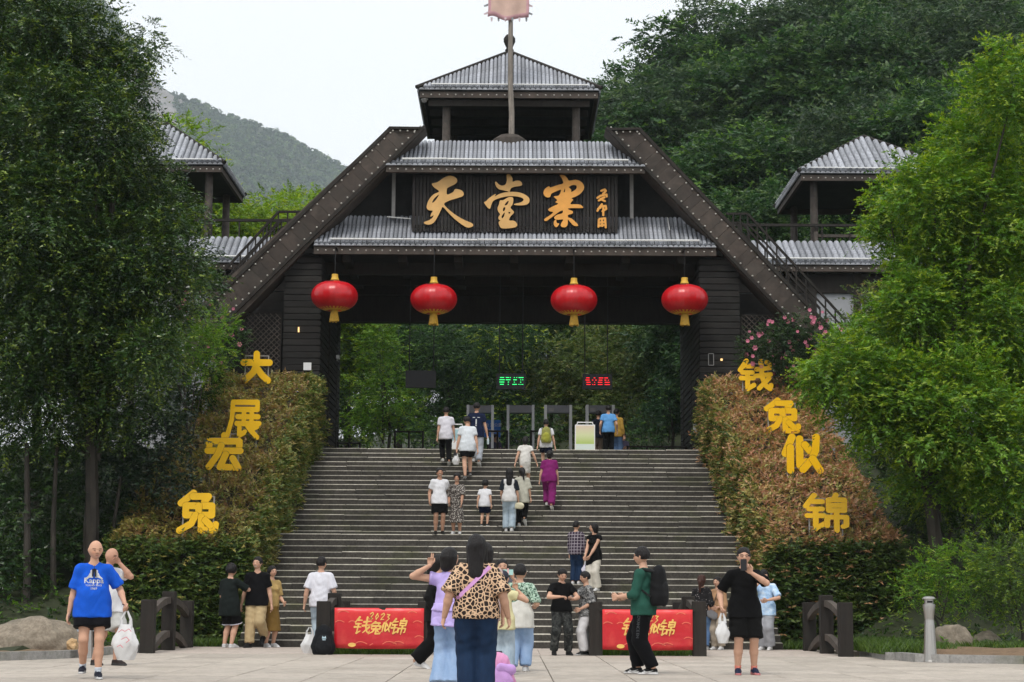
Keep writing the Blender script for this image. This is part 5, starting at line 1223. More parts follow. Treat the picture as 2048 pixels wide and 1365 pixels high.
    # --- bottom
    if bottom:
        bc = bottom.get('col', (0.02,)*3); T = Sdf(); wi = bottom.get('waist', 0.565)*H
        if bottom.get('type', 'pants') == 'pants':
            ln = bottom.get('len', 1.96); rt, rk, ra = [q*H*wl for q in bottom.get('r', (0.066, 0.052, 0.045))]
            T.cone(P_+S*0.06*H, P_-S*0.015*H, 0.080*H*w, 0.091*H*w, 0.02*H, (np.array((0,-1.0,0)), 1.36), col=bc)
            for k in 'LR':
                hp, kn, an = jt[k][:3]; u1 = (kn-hp)/np.linalg.norm(kn-hp); u2 = (an-kn)/np.linalg.norm(an-kn)
                if ln <= 1: e = hp+(kn-hp)*ln; T.cone(hp, e+u1*0.03*H, rt, rk, 0.012*H, col=bc, cuts=[(e, u1)])
                else: e = kn+(an-kn)*(ln-1); T.cone(hp, kn, rt, rk, 0.012*H, col=bc).cone(kn, e+u2*0.03*H, rk, ra, 0.012*H, col=bc, cuts=[(e, u2)])
            gc = [(P_+S*(wi-0.53*H), S)]
        else:
            hz = bottom.get('hem', 0.3)*H; rh = bottom.get('rh', 0.13)*H; T.cone(P_+S*0.09*H, P_-S*0.03*H, 0.080*H*w, 0.096*H*w, 0.02*H, (np.array((0,-1.0,0)), 1.3), col=bc); mid = (jt['L'][1]+jt['R'][1])/2; mid[2] = hz-0.03*H
            T.cone(P_-S*0.02*H, mid, 0.096*H*w, rh, 0.03*H, (np.array((0,-1.0,0)), 1.2), col=bc); gc = [(P_+S*(wi-0.53*H), S), (np.array((0,0,hz)), np.array((0,0,-1.0)))]
        parts['bottom'] = soft(bottom.get('name', 'trousers'), T, hh, PAT[bottom['pat']] if 'pat' in bottom else M['cloth'], root, 0.0050*H/1.7*bottom.get('fold', 1), gc, sd_+3)
    # --- shoes
    if shoes:
        for k in 'LR':
            f = fl[k]; pit = footpitch['LR'.index(k)]; tw = (1 if k == 'L' else -1)*7; Rm = rot('Z', tw)@rot('X', 0); T = Sdf(); Rp = rot('X', pit); ball = L3(0, 0.07, 0.0)*H
            def q(l, ff, u): v = L3(l, ff, u)*H; v = Rp@(v-ball)+ball if pit else v; return f+Rm@v
            up = Rm@(Rp@np.array((0,0,1.0))); uc, so_ = shoes[0], shoes[1]
            T.cone(q(0,-0.022,0.026), q(0,0.03,0.028), 0.025*H, 0.026*H, 0.01*H, col=uc).cone(q(0,0.03,0.026), q(0,0.088,0.012), 0.026*H, 0.019*H, 0.01*H, col=uc).cone(q(0,-0.018,0.03), q(0,-0.012,0.056), 0.024*H, 0.0245*H, 0.008*H, col=uc, cuts=[(q(0,0,0.05), up)])
            T.cone(q(0,-0.024,0.004), q(0,0.092,0.004), 0.027*H, 0.0245*H, 0.0, col=so_, cuts=[(q(0,0,0.014), up)])
            if socks: T.cone(jt[k][2]+np.array((0,0,-0.01*H)), jt[k][2]+(jt[k][1]-jt[k][2])*socks[1], 0.0235*H*wl, 0.027*H*wl, 0.0, col=socks[0], cuts=[(jt[k][2]+(jt[k][1]-jt[k][2])*socks[1], (jt[k][1]-jt[k][2])/np.linalg.norm(jt[k][1]-jt[k][2]))])
            soft('shoe', T, min(hh, 0.016), M['shoe'], root, 0, [(q(0,0,0.0005), -up)])
    # --- hair
    if hair and hair != 'bald':
        T = Sdf(); hs = H*headscale
        def hq(l, f, u): return hc+Rh@L3(l, f, u)*hs
        fz = Rh@np.array((0,-1.0,0)); kz = haircol
        if hair == 'cap':
            T.cone(hq(0,-0.004,0.016), hq(0,-0.004,0.024), 0.053*hs, 0.05*hs, 0.01*hs, col=kz, cuts=[(hq(0,0,0.012), Rh@np.array((0,0,-1.0)))]).cone(hq(-0.02,0.06,0.016), hq(0.02,0.06,0.016), 0.022*hs, 0.022*hs, 0.0, (Rh@np.array((0,0,1.0)), 4.0), col=kz)
            T.cone(hq(0,-0.02,-0.01), hq(0,-0.02,0.0), 0.043*hs, 0.045*hs, 0.01*hs, col=BLACKHAIR)
        else:
            T.cone(hq(0,-0.008,0.012), hq(0,-0.008,0.022), 0.054*hs, 0.0515*hs, 0.01*hs, (fz, 0.92), col=kz).cone(hq(0,-0.022,-0.012), hq(0,-0.022,0.0), 0.043*hs, 0.047*hs, 0.015*hs, col=kz)
        if hair in ('long', 'bob', 'pony', 'bun'):
            T.cone(hq(0,-0.02,-0.01), hq(0,-0.03,-0.05), 0.048*hs, 0.04*hs, 0.02*hs, col=kz)
        # face opening
        T.cone(hq(0,0.085,0.0 if hair != 'cap' else -0.02), hq(0,0.085,-0.07), 0.05*hs, 0.06*hs, 0, col=skin, op='s')
        if hair in ('long', 'bob'):
            for sg in (1, -1): T.cone(hq(sg*0.042,0.0,0.0), hq(sg*0.044,-0.005,-0.06 if hair == 'bob' else -0.10), 0.017*hs, 0.015*hs, 0.015*hs, col=kz)
        if hair == 'long':
            T.cone(hq(0,-0.038,-0.03), hq(0,-0.058,-0.16), 0.046*hs, 0.042*hs, 0.02*hs, (fz, 1.6), col=kz)
        if hair == 'pony': T.cone(hq(0,-0.06,0.0), hq(0,-0.082,-0.03), 0.02*hs, 0.024*hs, 0.01*hs, col=kz).cone(hq(0,-0.082,-0.03), hq(0,-0.08,-0.15), 0.024*hs, 0.012*hs, 0.01*hs, col=kz)
        if hair == 'bun': T.cone(hq(0,-0.06,-0.02), hq(0,-0.068,-0.025), 0.026*hs, 0.024*hs, 0.01*hs, col=kz)
        if hair == 'puff': T.cone(hq(0,-0.01,0.03), hq(0,-0.02,0.0), 0.058*hs, 0.056*hs, 0.02*hs, col=kz).cone(hq(0,0.085,0.0), hq(0,0.085,-0.07), 0.052*hs, 0.06*hs, 0, col=skin, op='s')
        cut = {'short': -0.028, 'puff': -0.035, 'cap': -0.03}.get(hair)
        gc = [(hq(0,0,cut), Rh@np.array((0,0,-1.0)))] if cut else []
        soft('hair' if hair != 'cap' else 'cap_and_hair', T, min(hh*0.8, 0.0145), M['hair'], root, 0.0022*hs/1.7, gc, sd_+9)
    if glasses:
        b = MB()
        for sg in (1, -1):
            pts = []
            for k in range(11): t = 2*math.pi*k/10; pts.append(Vector(hc+Rh@(L3(sg*0.019+0.0135*math.cos(t), 0.0555, 0.003+0.0095*math.sin(t))*H)))
            b.tube(pts, 0.0022, 5, cap=False); b.tube([Vector(hc+Rh@(L3(sg*0.032, 0.053, 0.006)*H)), Vector(hc+Rh@(L3(sg*0.047, -0.004, 0.004)*H))], 0.0022, 5)
        b.build('glasses', M['black'], root)
    mw = Matrix.Translation(root.location) @ Matrix.Rotation(R(yaw), 4, 'Z')
    PEOPLE[key] = dict(root=root, parts=parts, mw=mw, jt=jt, hc=hc, Rh=Rh, H=H, P=P_, S=S, Fw=Fw, N=N_, at=at, yaw=yaw)
    return PEOPLE[key]
def W(pp, v): return pp['mw'] @ Vector(v)
def wrist(pp, k, f=0.35):
    d = pp['jt'][k][5]-pp['jt'][k][4]; return W(pp, pp['jt'][k][5]+d/np.linalg.norm(d)*0.055*pp['H'])
def ground_at(px, fy): return G(px, fy, 0.0)
def ht(px, hy, at): return U(px, hy, at.y).z-at.z
# ================================================================== people
WHITE = (0.74, 0.74, 0.77); BLK = (0.0045, 0.0045, 0.005); NAVY = (0.005, 0.008, 0.024)
def terr(px, Y): return Vector((U(px, 880, Y).x, Y, ZTOP-0.012))
def on_stairs(px, fy): return stair_spot(px, fy)
CL, PZ, QS = 'people climbing the stairs', 'people on the plaza', 'people at the entrance'
UPL = {'L': (0.055, 0.13, 0.09), 'R': (-0.055, -0.06, 0.0)}; UPR = {'L': (0.055, -0.06, 0.0), 'R': (-0.055, 0.13, 0.09)}
PANTS = dict(name='trousers', col=BLK); SHORTS = dict(name='shorts', col=BLK, len=0.72, r=(0.072, 0.074, 0.05))
SN_W = ((0.6,0.6,0.6), (0.75,)*3); SN_B = ((0.015,)*3, (0.55,)*3); BLKSHOE = ((0.012,)*3, (0.02,)*3)
a = terr(1217, 55.3); sky_m = person('sky', 'man in sky blue T-shirt and black trousers standing at the top of the stairs', a, ht(1217, 811, a), 178, 1.06, top=dict(col=(0.13,0.36,0.72), hem=0.47), bottom=PANTS, shoes=BLKSHOE, hands={'L': (0.16,0.03,0.50), 'R': (-0.17,0.03,0.50)})
a = terr(1233, 57.0); person('mustard', 'person in mustard shirt mostly hidden behind the man in sky blue', a, 1.66, 150, top=dict(col=(0.50,0.30,0.06), sleeve=1.8), bottom=dict(PANTS, col=(0.10,0.17,0.3)))
a = terr(1197, 57.2); person('dark', 'person in dark clothes half hidden beside the white notice stand', a, 1.62, 200, top=dict(col=(0.015,0.017,0.03), sleeve=1.7), bottom=dict(PANTS, col=(0.16,0.12,0.09)))
def seat(px, Y, lab, slab, col, hy):
    a = terr(px, Y); person('seat%d' % px, lab, a, 1.62, 20, feet={'pelvis': (0,0,0.30), 'L': (0.07,0.24,0), 'R': (-0.07,0.24,0)}, hands={'L': (0.06,0.2,0.42), 'R': (-0.06,0.2,0.42)}, head=(10, 18), top=dict(col=col, hem=0.24, sleeve=0.7), bottom=dict(PANTS, col=(0.02,0.02,0.03), waist=0.55), hair='short', group=QS)
    st = thing('stool', slab, 'stool', a+Vector((0,0.05,0)))
    MB().lathe([(0.17,0.36),(0.18,0.385),(0.15,0.40),(0.001,0.402)], (0,0,0), 16).build('seat', M['timber'], st, True)
    for k in range(4): t = math.pi/4+k*math.pi/2; MB().tube([(0.10*math.cos(t),0.10*math.sin(t),0.37),(0.17*math.cos(t),0.17*math.sin(t),0)], 0.015, 6).build('leg', M['black'], st)
seat(990, 61.4, 'seated guard in violet grey shirt behind the queue barrier', 'stool under the seated guard behind the barrier', (0.10,0.085,0.14), 862); seat(1245, 60.6, 'person in lilac shirt sitting beside the man in sky blue', 'stool under the person in lilac shirt', (0.17,0.15,0.24), 868)
a = on_stairs(891, 934); person('w1', 'man in white T-shirt and black trousers climbing near the top step', a, ht(891, 819, a), 186, 0.98, 3, feet={'L': (0.05,0.02,0.09), 'R': (-0.05,-0.10,0.0)}, footpitch=(0, 30), top=dict(col=(0.72,0.70,0.76), hem=0.47), bottom=PANTS, shoes=((0.55,0.55,0.5),(0.6,)*3), group=CL, hands={'L': (0.15,0.0,0.48), 'R': (-0.16,0.02,0.48)})
a = on_stairs(935, 957); w2 = person('w2', 'man in white T-shirt and black shorts climbing with a phone and carrier bag', a, ht(933, 835, a), 190, 1.05, 8, feet={'L': (0.055,-0.08,0.0), 'R': (-0.055,0.10,0.09)}, footpitch=(20, 0), head=(12, 12), top=dict(col=(0.70,0.74,0.78), hem=0.46), bottom=SHORTS, shoes=((0.03,0.02,0.02),(0.3,)*3), group=CL, hands={'L': (0.17,0.05,0.48), 'R': (-0.16,0.0,0.48)}, curls={'L': GRIP})
a = on_stairs(952, 935); navy = person('navy', 'tall man in navy T-shirt with white print and pale grey trousers climbing', a, ht(951, 809, a), 176, 1.0, 2, feet={'L': (0.05,0.12,0.09), 'R': (-0.05,-0.06,0.0)}, footpitch=(0, 25), top=dict(col=(0.010,0.016,0.045), hem=0.47), bottom=dict(PANTS, col=(0.42,0.45,0.50), r=(0.068,0.058,0.05)), shoes=SN_W, group=CL, hands={'R': (-0.175,0.04,0.50), 'L': (0.15,0,0.48)}, curls={'R': GRIP})
a = on_stairs(1092, 940); hiker = person('hiker', 'hiker in white T-shirt and navy shorts carrying a yellow green rucksack', a, ht(1092, 842, a), 180, 1.0, 4, feet=UPL, top=dict(col=WHITE, hem=0.47), bottom=dict(SHORTS, col=NAVY), shoes=SN_W, group=CL, hands={'L': (0.17,0.02,0.48), 'R': (-0.18,0.04,0.48)})
a = on_stairs(1050, 985); person('wdress', 'woman in short sleeved white dress climbing the stairs', a, ht(1050, 876, a), 178, 1.04, 5, feet=UPR, female=True, hair='bun', top=dict(name='dress_bodice', col=(0.72,0.70,0.66), hem=0.52, sleeve=0.45, sw=1.15), bottom=dict(type='skirt', name='dress_skirt', col=(0.72,0.70,0.66), hem=0.33, rh=0.10, waist=0.62), shoes=SN_W, group=CL, hands={'L': (0.19,-0.02,0.50), 'R': (-0.22,0.06,0.52)})
a = on_stairs(1098, 1020); person('plum', 'woman in plum coloured blouse and trousers climbing the stairs', a, ht(1098, 903, a), 172, 1.08, 9, feet={'L': (0.05,0.10,0.09), 'R': (-0.05,-0.08,0.0)}, footpitch=(0, 30), female=True, hair='bun', head=(0, 16), top=dict(name='blouse', col=(0.20,0.018,0.13), hem=0.48, sleeve=0.7), bottom=dict(PANTS, col=(0.20,0.018,0.13), r=(0.075,0.062,0.058)), shoes=SN_W, group=CL, hands={'L': (0.17,0.05,0.48), 'R': (-0.14,0.10,0.50)})
a = on_stairs(878, 1069); person('dad', 'smiling man in white T-shirt and black shorts facing out on the stair landing', a, ht(878, 937, a), 8, 1.0, top=dict(col=WHITE, hem=0.46), bottom=dict(SHORTS, len=0.85), shoes=BLKSHOE, group=CL, smile=True, hands={'R': (-0.155,0.05,0.50), 'L': (0.16,-0.02,0.50)}, skin=(0.44,0.25,0.17))
a = on_stairs(913, 1069); person('floral', 'woman in dark floral dress standing beside the smiling man', a, ht(913, 949, a), -6, 1.04, female=True, smile=True, hair='puff', top=dict(name='dress_bodice', pat='floral', hem=0.5, sleeve=0.95, sw=1.2), bottom=dict(type='skirt', name='dress_skirt', pat='floral', hem=0.19, rh=0.135, waist=0.62), shoes=SN_W, group=CL, hands={'L': (0.10,0.16,0.50), 'R': (-0.12,0.08,0.52)}, skin=(0.44,0.25,0.17))
a = on_stairs(968, 1055); person('boy', 'small boy in white T-shirt and navy shorts climbing alone', a, ht(968, 963, a), 168, 1.12, 5, headscale=1.22, feet={'L': (0.06,0.02,0.0), 'R': (-0.06,0.08,0.0)}, hair='puff', head=(-20, 0), top=dict(col=WHITE, hem=0.43, flare=0.12), bottom=dict(SHORTS, col=NAVY, len=0.9), shoes=SN_B, group=CL)
a = on_stairs(1018, 1063); girlA = person('girlA', 'long haired girl in white top with black sleeves and pale jeans', a, ht(1018, 937, a), 176, 0.95, feet={'L': (0.05,0.06,0.0), 'R': (-0.045,-0.03,0)}, female=True, hair='long', top=dict(col=(0.72,0.71,0.70), sleeve_col=(0.018,0.022,0.03), hem=0.47, sleeve=0.8, sw=1.2), bottom=dict(PANTS, name='jeans', pat='fadedjean', r=(0.068,0.058,0.058)), shoes=SN_W, group=CL, hands={'R': (-0.15,0.05,0.46), 'L': (0.12,0.12,0.5)})
a = on_stairs(1044, 1055); person('girlB', 'girl in loose beige T-shirt and black trousers with ponytail climbing', a, ht(1044, 937, a), 172, 0.98, 4, feet={'L': (0.05,-0.0,0.0), 'R': (-0.05,-0.06,0.03)}, footpitch=(0, 40), female=True, hair='pony', head=(25, 8), top=dict(col=(0.50,0.49,0.41), hem=0.40, sleeve=0.95, sw=1.3, flare=0.12), bottom=PANTS, shoes=SN_W, group=CL)
a = on_stairs(1152, 1172); plaidm = person('plaid', 'person in plaid shirt and dark jeans holding a carrier bag on the lower steps', a, ht(1152, 1043, a), 160, 0.95, head=(-20, 0), top=dict(name='shirt', pat='plaid', hem=0.47, sleeve=1.85), bottom=dict(PANTS, name='jeans', pat='darkjean'), shoes=SN_W, group=CL, hands={'R': (-0.165,0.03,0.47), 'L': (0.14,0.1,0.47)}, curls={'R': FIST})
a = on_stairs(1189, 1185); person('blackw', 'woman in sleeveless black top and white trousers waiting on the lower steps', a, ht(1189, 1047, a), -38, 0.97, female=True, hair='bob', head=(-42, 0), top=dict(name='blouse', col=BLK, hem=0.40, sleeve=0.2, flare=0.12, slant=0.5), bottom=dict(PANTS, col=(0.66,0.62,0.54), r=(0.07,0.062,0.06)), shoes=SN_W, group=CL, hands={'L': (0.02,0.16,0.50), 'R': (-0.06,0.16,0.49)})
# ---- plaza, at the foot of the stairs
a = ground_at(1122, 1311); pm_ = person('phoneman', 'man in black T-shirt and camouflage trousers looking down at a phone', a, ht(1124, 1137, a), 14, 1.04, feet={'L': (0.085,0.02,0), 'R': (-0.085,0.0,0)}, head=(6, 24), top=dict(col=BLK, hem=0.50), bottom=dict(PANTS, pat='camo', r=(0.066,0.054,0.046)), shoes=BLKSHOE, group=PZ, hands={'R': (-0.06,0.20,0.67), 'L': (0.07,0.21,0.64)}, poles={'R': (-1,-0.3,-0.4), 'L': (1,-0.3,-0.4)}, curls={'R': GRIP, 'L': GRIP}, palms={'R': (0,0,-1), 'L': (0,0,1)}, hdirs={'R': (0.8,0.6,0), 'L': (-0.6,0.8,0.1)})
a = ground_at(1174, 1311); person('greyjacket', 'woman in grey printed jacket and white trousers reaching towards the phone', a, ht(1175, 1143, a), -72, 1.08, feet={'L': (0.05,0.06,0), 'R': (-0.05,-0.05,0)}, female=True, hair='short', head=(0, 10), top=dict(name='jacket', pat='greycamo', hem=0.46, sleeve=1.0, sw=1.3, flare=0.115), bottom=dict(PANTS, col=(0.60,0.59,0.60), r=(0.07,0.06,0.056)), shoes=SN_B, group=PZ, hands={'R': (-0.05,0.29,0.66), 'L': (0.10,0.12,0.55)}, palms={'R': (0,0,1)}, hdirs={'R': (0,1,0.05)}, skin=(0.5,0.3,0.21))
PEOPLE['gj'] = PEOPLE['greyjacket']
s = PEOPLE['greyjacket']; T = Sdf(); el, wr = s['jt']['R'][4], s['jt']['R'][5]; T.cone(el+(wr-el)*0.05, wr, 0.058*1.0, 0.042, 0, col=(0.75,)*3, cuts=[(wr-(wr-el)*0.08, (wr-el)/np.linalg.norm(wr-el))]); soft('white_sleeve', T, 0.0125, M['cloth'], s['root'], 0.003)
a = ground_at(1291, 1349); grn = person('green', 'man in dark green shirt and black track trousers wearing a black backpack', a, ht(1296, 1093, a), -112, 1.06, feet={'L': (0.055,-0.07,0), 'R': (-0.06,0.09,0)}, head=(4, 8), top=dict(name='long_shirt', col=(0.022,0.085,0.062), hem=0.46, sleeve=1.35, belly=0.012), bottom=dict(name='track_trousers', col=(0.004,0.004,0.005), r=(0.072,0.060,0.046)), shoes=((0.014,)*3,(0.72,)*3), group=PZ, hands={'R': (-0.10,0.19,0.60), 'L': (0.10,0.19,0.60)}, poles={'R': (-0.5,-1,-0.5), 'L': (0.5,-1,-0.5)}, curls={'R': GRIP, 'L': GRIP})
a = ground_at(1490, 1350); pho = person('photo', 'man in black polo shirt and shorts holding up a phone to photograph', a, ht(1492, 1097, a), 2, 1.04, feet={'L': (0.075,0.0,0), 'R': (-0.06,0.03,0)}, head=(-4, 0), glasses=True, top=dict(name='polo_shirt', col=(0.004,0.004,0.0045), hem=0.445, sleeve=0.85), bottom=dict(name='shorts', col=(0.005,)*3, len=0.98, r=(0.074,0.074,0.06)), shoes=((0.014,0.02,0.05),(0.55,0.2,0.2)), socks=((0.6,0.2,0.15),0.14), group=PZ, hands={'L': (0.03,0.20,0.80), 'R': (-0.19,0.06,0.53)}, poles={'L': (1,0.1,-0.7), 'R': (-0.6,-1,-0.2)}, curls={'L': GRIP, 'R': FIST}, palms={'L': (0,-0.5,0.3)}, hdirs={'L': (-0.5,0.1,0.55)})
a = Vector((G(1532, 1293).x, 38.7, 0)); a.x = U(1532, 1250, 38.7).x; person('tiedye', 'young man in pale blue tie-dye shirt and dark cap with hand at his mouth', a, ht(1532, 1140, a), -30, 1.0, hair='cap', haircol=(0.012,)*3, head=(-30, 8), top=dict(name='shirt', pat='tiedye', hem=0.43, sleeve=0.9, flare=0.115), bottom=dict(PANTS, col=(0.36,0.37,0.40), r=(0.074,0.066,0.062)), shoes=SN_W, group=PZ, hands={'R': (-0.02,0.13,0.84), 'L': (0.08,0.14,0.62)}, poles={'R': (-1,0.1,-0.8), 'L': (1,-0.4,-0.3)}, curls={'R': FIST})
a = Vector((U(1436, 1250, 38.75).x, 38.75, 0)); bei = person('beige', 'woman in apricot jacket and beige trousers beside the wooden rail', a, ht(1436, 1155, a), -36, 0.98, female=True, hair='pony', top=dict(name='jacket', col=(0.46,0.27,0.15), hem=0.44, sleeve=1.8, sw=1.15, flare=0.11), bottom=dict(PANTS, col=(0.40,0.34,0.27), r=(0.07,0.06,0.056)), shoes=SN_W, group=PZ, hands={'L': (0.06,0.13,0.58), 'R': (-0.05,0.15,0.58)})
a = Vector((U(1404, 1250, 38.7).x, 38.7, 0)); person('bflor', 'brown haired woman in black flowered blouse and jeans seen from behind', a, ht(1404, 1151, a), 155, 1.0, female=True, hair='pony', haircol=(0.05,0.018,0.012), top=dict(name='blouse', pat='blackfloral', hem=0.45, sleeve=1.1, sw=1.4, flare=0.11), bottom=dict(PANTS, name='jeans', pat='midjean'), shoes=SN_W, group=PZ, hands={'L': (0.08,0.14,0.58)})
a = ground_at(180, 1358); kap = person('kappa', 'bald man in bright blue printed T-shirt and black shorts walking with a carrier bag', a, ht(182, 1085, a), 14, 1.04, 1, feet={'L': (0.055,0.05,0.0), 'R': (-0.055,-0.08,0.035)}, footpitch=(0, 0), hair='bald', head=(14, 6), top=dict(col=(0.012,0.105,0.62), hem=0.445, belly=0.02, sleeve=0.85, sw=1.1), bottom=dict(name='shorts', col=(0.006,0.006,0.008), len=0.66, r=(0.078,0.082,0.06)), shoes=((0.012,0.014,0.025),(0.6,)*3), socks=((0.55,0.6,0.66),0.17), group=PZ, hands={'L': (0.23,0.06,0.545), 'R': (-0.17,-0.03,0.475)}, poles={'L': (0.4,-1,-0.2)}, curls={'L': FIST}, palms={'L': (-1,0.2,0.2)}, skin=(0.58,0.34,0.235))
a = ground_at(208, 1331); person('bald2', 'balding man in white shirt and pale shorts with glasses touching his nose', a, ht(214, 1095, a), 52, 1.05, glasses=True, head=(18, 10), feet={'L': (0.05,0.10,0), 'R': (-0.05,-0.06,0)}, hair='bald', top=dict(name='shirt', col=(0.72,0.72,0.74), hem=0.45, belly=0.012), bottom=dict(name='shorts', col=(0.50,0.50,0.48), len=0.9, r=(0.074,0.074,0.06)), shoes=((0.03,0.022,0.02),(0.05,)*3), group=PZ, hands={'L': (0.02,0.13,0.865), 'R': (-0.15,0.03,0.48)}, poles={'L': (0.7,0.5,-1)}, curls={'L': FIST}, skin=(0.48,0.27,0.19))
a = Vector((U(458, 1250, 38.4).x, 38.4, 0)); person('bshort', 'young man in long black T-shirt and shorts with white hem stripes seen from behind', a, ht(458, 1130, a), 148, 1.12, hair='puff', head=(-18, 6), top=dict(col=(0.010,0.014,0.013), hem=0.38, sleeve=0.9, flare=0.12), bottom=dict(SHORTS, len=0.98), shoes=SN_W, group=PZ, hands={'R': (-0.06,0.16,0.76), 'L': (0.12,0.10,0.5)}, poles={'R': (-1,-0.2,-0.5)}, curls={'R': FIST})
s = PEOPLE['bshort']; T = Sdf()
for k in 'LR':
    hp, kn = s['jt'][k][0], s['jt'][k][1]; u = (kn-hp)/np.linalg.norm(kn-hp); e = hp+(kn-hp)*0.93; T.cone(e, e+u*0.012, 0.076*s['H']*1.08, 0.076*s['H']*1.08, 0, col=(0.62,0.6,0.68), cuts=[(e+u*0.02, u), (e-u*0.004, -u)])
soft('hem_stripe', T, 0.011, M['cloth'], s['root'])
a = ground_at(511, 1296); person('khaki', 'smiling man in black T-shirt and khaki trousers stepping off the stairs', a, ht(513, 1117, a), -12, 1.03, feet={'L': (0.055,-0.10,0.05), 'R': (-0.05,0.08,0)}, smile=True, head=(-6, 0), footpitch=(30, 0), top=dict(col=(0.004,0.004,0.005), hem=0.47, sleeve=0.75, belly=0.008), bottom=dict(PANTS, col=(0.50,0.38,0.21), r=(0.074,0.062,0.05)), shoes=BLKSHOE, group=PZ, hands={'R': (-0.175,0.02,0.47), 'L': (0.17,-0.02,0.48)})
a = Vector((U(541, 1250, 38.9).x, 38.9, 0)); person('must', 'woman in mustard dress half hidden behind the man in khaki trousers', a, ht(541, 1133, a), 40, 1.0, female=True, hair='bun', top=dict(name='blouse', col=(0.48,0.33,0.13), hem=0.5, sleeve=0.9), bottom=dict(type='skirt', name='skirt', col=(0.22,0.13,0.035), hem=0.2, rh=0.11), shoes=SN_W, group=PZ, hands={'L': (0.10,0.14,0.55)})
a = Vector((U(640, 1250, 38.8).x, 38.8, 0)); person('whitejean', 'man in white T-shirt and faded jeans seen from behind beside the wooden rail', a, ht(648, 1115, a), 174, 1.04, head=(-28, 0), top=dict(col=(0.72,0.72,0.78), hem=0.45, sleeve=0.85, sw=1.15), bottom=dict(PANTS, name='jeans', pat='fadedjean'), shoes=SN_W, group=PZ, hands={'R': (-0.13,0.13,0.58), 'L': (0.18,0.0,0.48)})
# ---- the group posing with peace signs
a = ground_at(872, 1338); person('walkblack', 'dark haired woman in long black clothes striding behind the posing girls', a, ht(885, 1105, a), 84, 1.0, 3, feet={'L': (0.04,0.12,0), 'R': (-0.04,-0.15,0.0)}, footpitch=(0, 16), female=True, hair='pony', top=dict(name='long_top', col=(0.008,)*3, hem=0.40, sleeve=1.85), bottom=dict(PANTS, r=(0.072,0.066,0.066)), shoes=SN_W, group=PZ)
a = G(895, 1383); person('lav', 'girl in lilac frilled blouse and wide pale jeans raising a peace sign', a, ht(900, 1099, a), 162, 0.95, female=True, hair='bob', head=(-32, 0), headscale=1.05, top=dict(name='frilled_blouse', col=(0.52,0.42,0.80), hem=0.47, sleeve=0.3, sw=1.35, flare=0.125, fold=1.8), bottom=dict(PANTS, name='jeans', pat='lightjean', r=(0.062,0.066,0.085)), shoes=SN_W, group=PZ, hands={'L': (0.115,-0.07,0.885), 'R': (-0.02,0.16,0.74)}, poles={'L': (1.0,-0.1,-0.5), 'R': (-1,0,-0.6)}, curls={'L': PEACE, 'R': PEACE}, hdirs={'L': (0.0,0.1,1), 'R': (0.3,0.3,0.8)}, palms={'L': (0,1,0), 'R': (0,1,0)})
s = PEOPLE['lav']
for k, (z0, z1, r0, r1) in enumerate(((0.56, 0.62, 0.132, 0.108), (0.455, 0.53, 0.140, 0.112))):
    T = Sdf(); H_ = s['H']; T.cone(np.array((0,0,z0*H_-0.02)), np.array((0,0,z1*H_)), r0*H_, r1*H_, 0, (np.array((0,-1.0,0)), 1.32), col=(0.54,0.44,0.82)); soft('frill', T, 0.0125, M['cloth'], s['root'], 0.009, [(np.array((0,0,z0*H_)), np.array((0.05,0,-1.0))), (np.array((0,0,z1*H_)), np.array((0,0,1.0)))], 2.0+k)
a = G(951, 1397); leo_p = person('leo', 'woman in leopard print blouse and dark jeans with a lilac shoulder strap', a, ht(950, 1074, a), 180, 1.22, female=True, hair='long', head=(-6, 0), headscale=1.06, top=dict(name='blouse', pat='leopard', hem=0.49, sleeve=0.95, sw=1.3, flare=0.100, bust=0), bottom=dict(PANTS, name='jeans', pat='darkjean', r=(0.076,0.060,0.050), waist=0.575), shoes=SN_W, group=PZ, hands={'L': (0.20,0.0,0.50), 'R': (-0.20,0.02,0.50)})
a = G(968, 1370); person('behind', 'woman in pale pink clothes almost hidden behind the leopard print blouse', a, ht(970, 1087, a), 200, 0.95, female=True, hair='bob', head=(38, 0), top=dict(col=(0.55,0.42,0.40), hem=0.45, sleeve=1.0), bottom=dict(PANTS, col=(0.58,0.42,0.38)), shoes=SN_W, group=PZ)
a = G(1004, 1350); yel = person('yellow', 'girl in pale yellow T-shirt and dark cap raising a peace sign', a, ht(1005, 1146, a), 174, 1.0, female=True, headscale=1.10, hair='cap', haircol=(0.02,0.022,0.04), head=(-10, 0), top=dict(col=(0.68,0.63,0.36), hem=0.44, sleeve=0.3, sw=1.2, flare=0.118, bust=0), bottom=dict(PANTS, name='jeans', pat='fadedjean', r=(0.07,0.068,0.075)), shoes=SN_W, group=PZ, hands={'R': (-0.13,0.08,0.84), 'L': (0.13,0.08,0.52)}, poles={'R': (-1,0.2,-0.9)}, curls={'R': PEACE}, hdirs={'R': (0.25,0.1,1)}, palms={'R': (0,1,0)})
s = yel; T = Sdf(); hc, Rh, H_ = s['hc'], s['Rh'], s['H']; T.cone(hc+Rh@L3(0,-0.055,-0.02)*H_, hc+Rh@L3(0,-0.085,-0.16)*H_, 0.034*H_, 0.02*H_, 0, col=BLACKHAIR); soft('ponytail', T, 0.011, M['hair'], s['root'], 0.003)
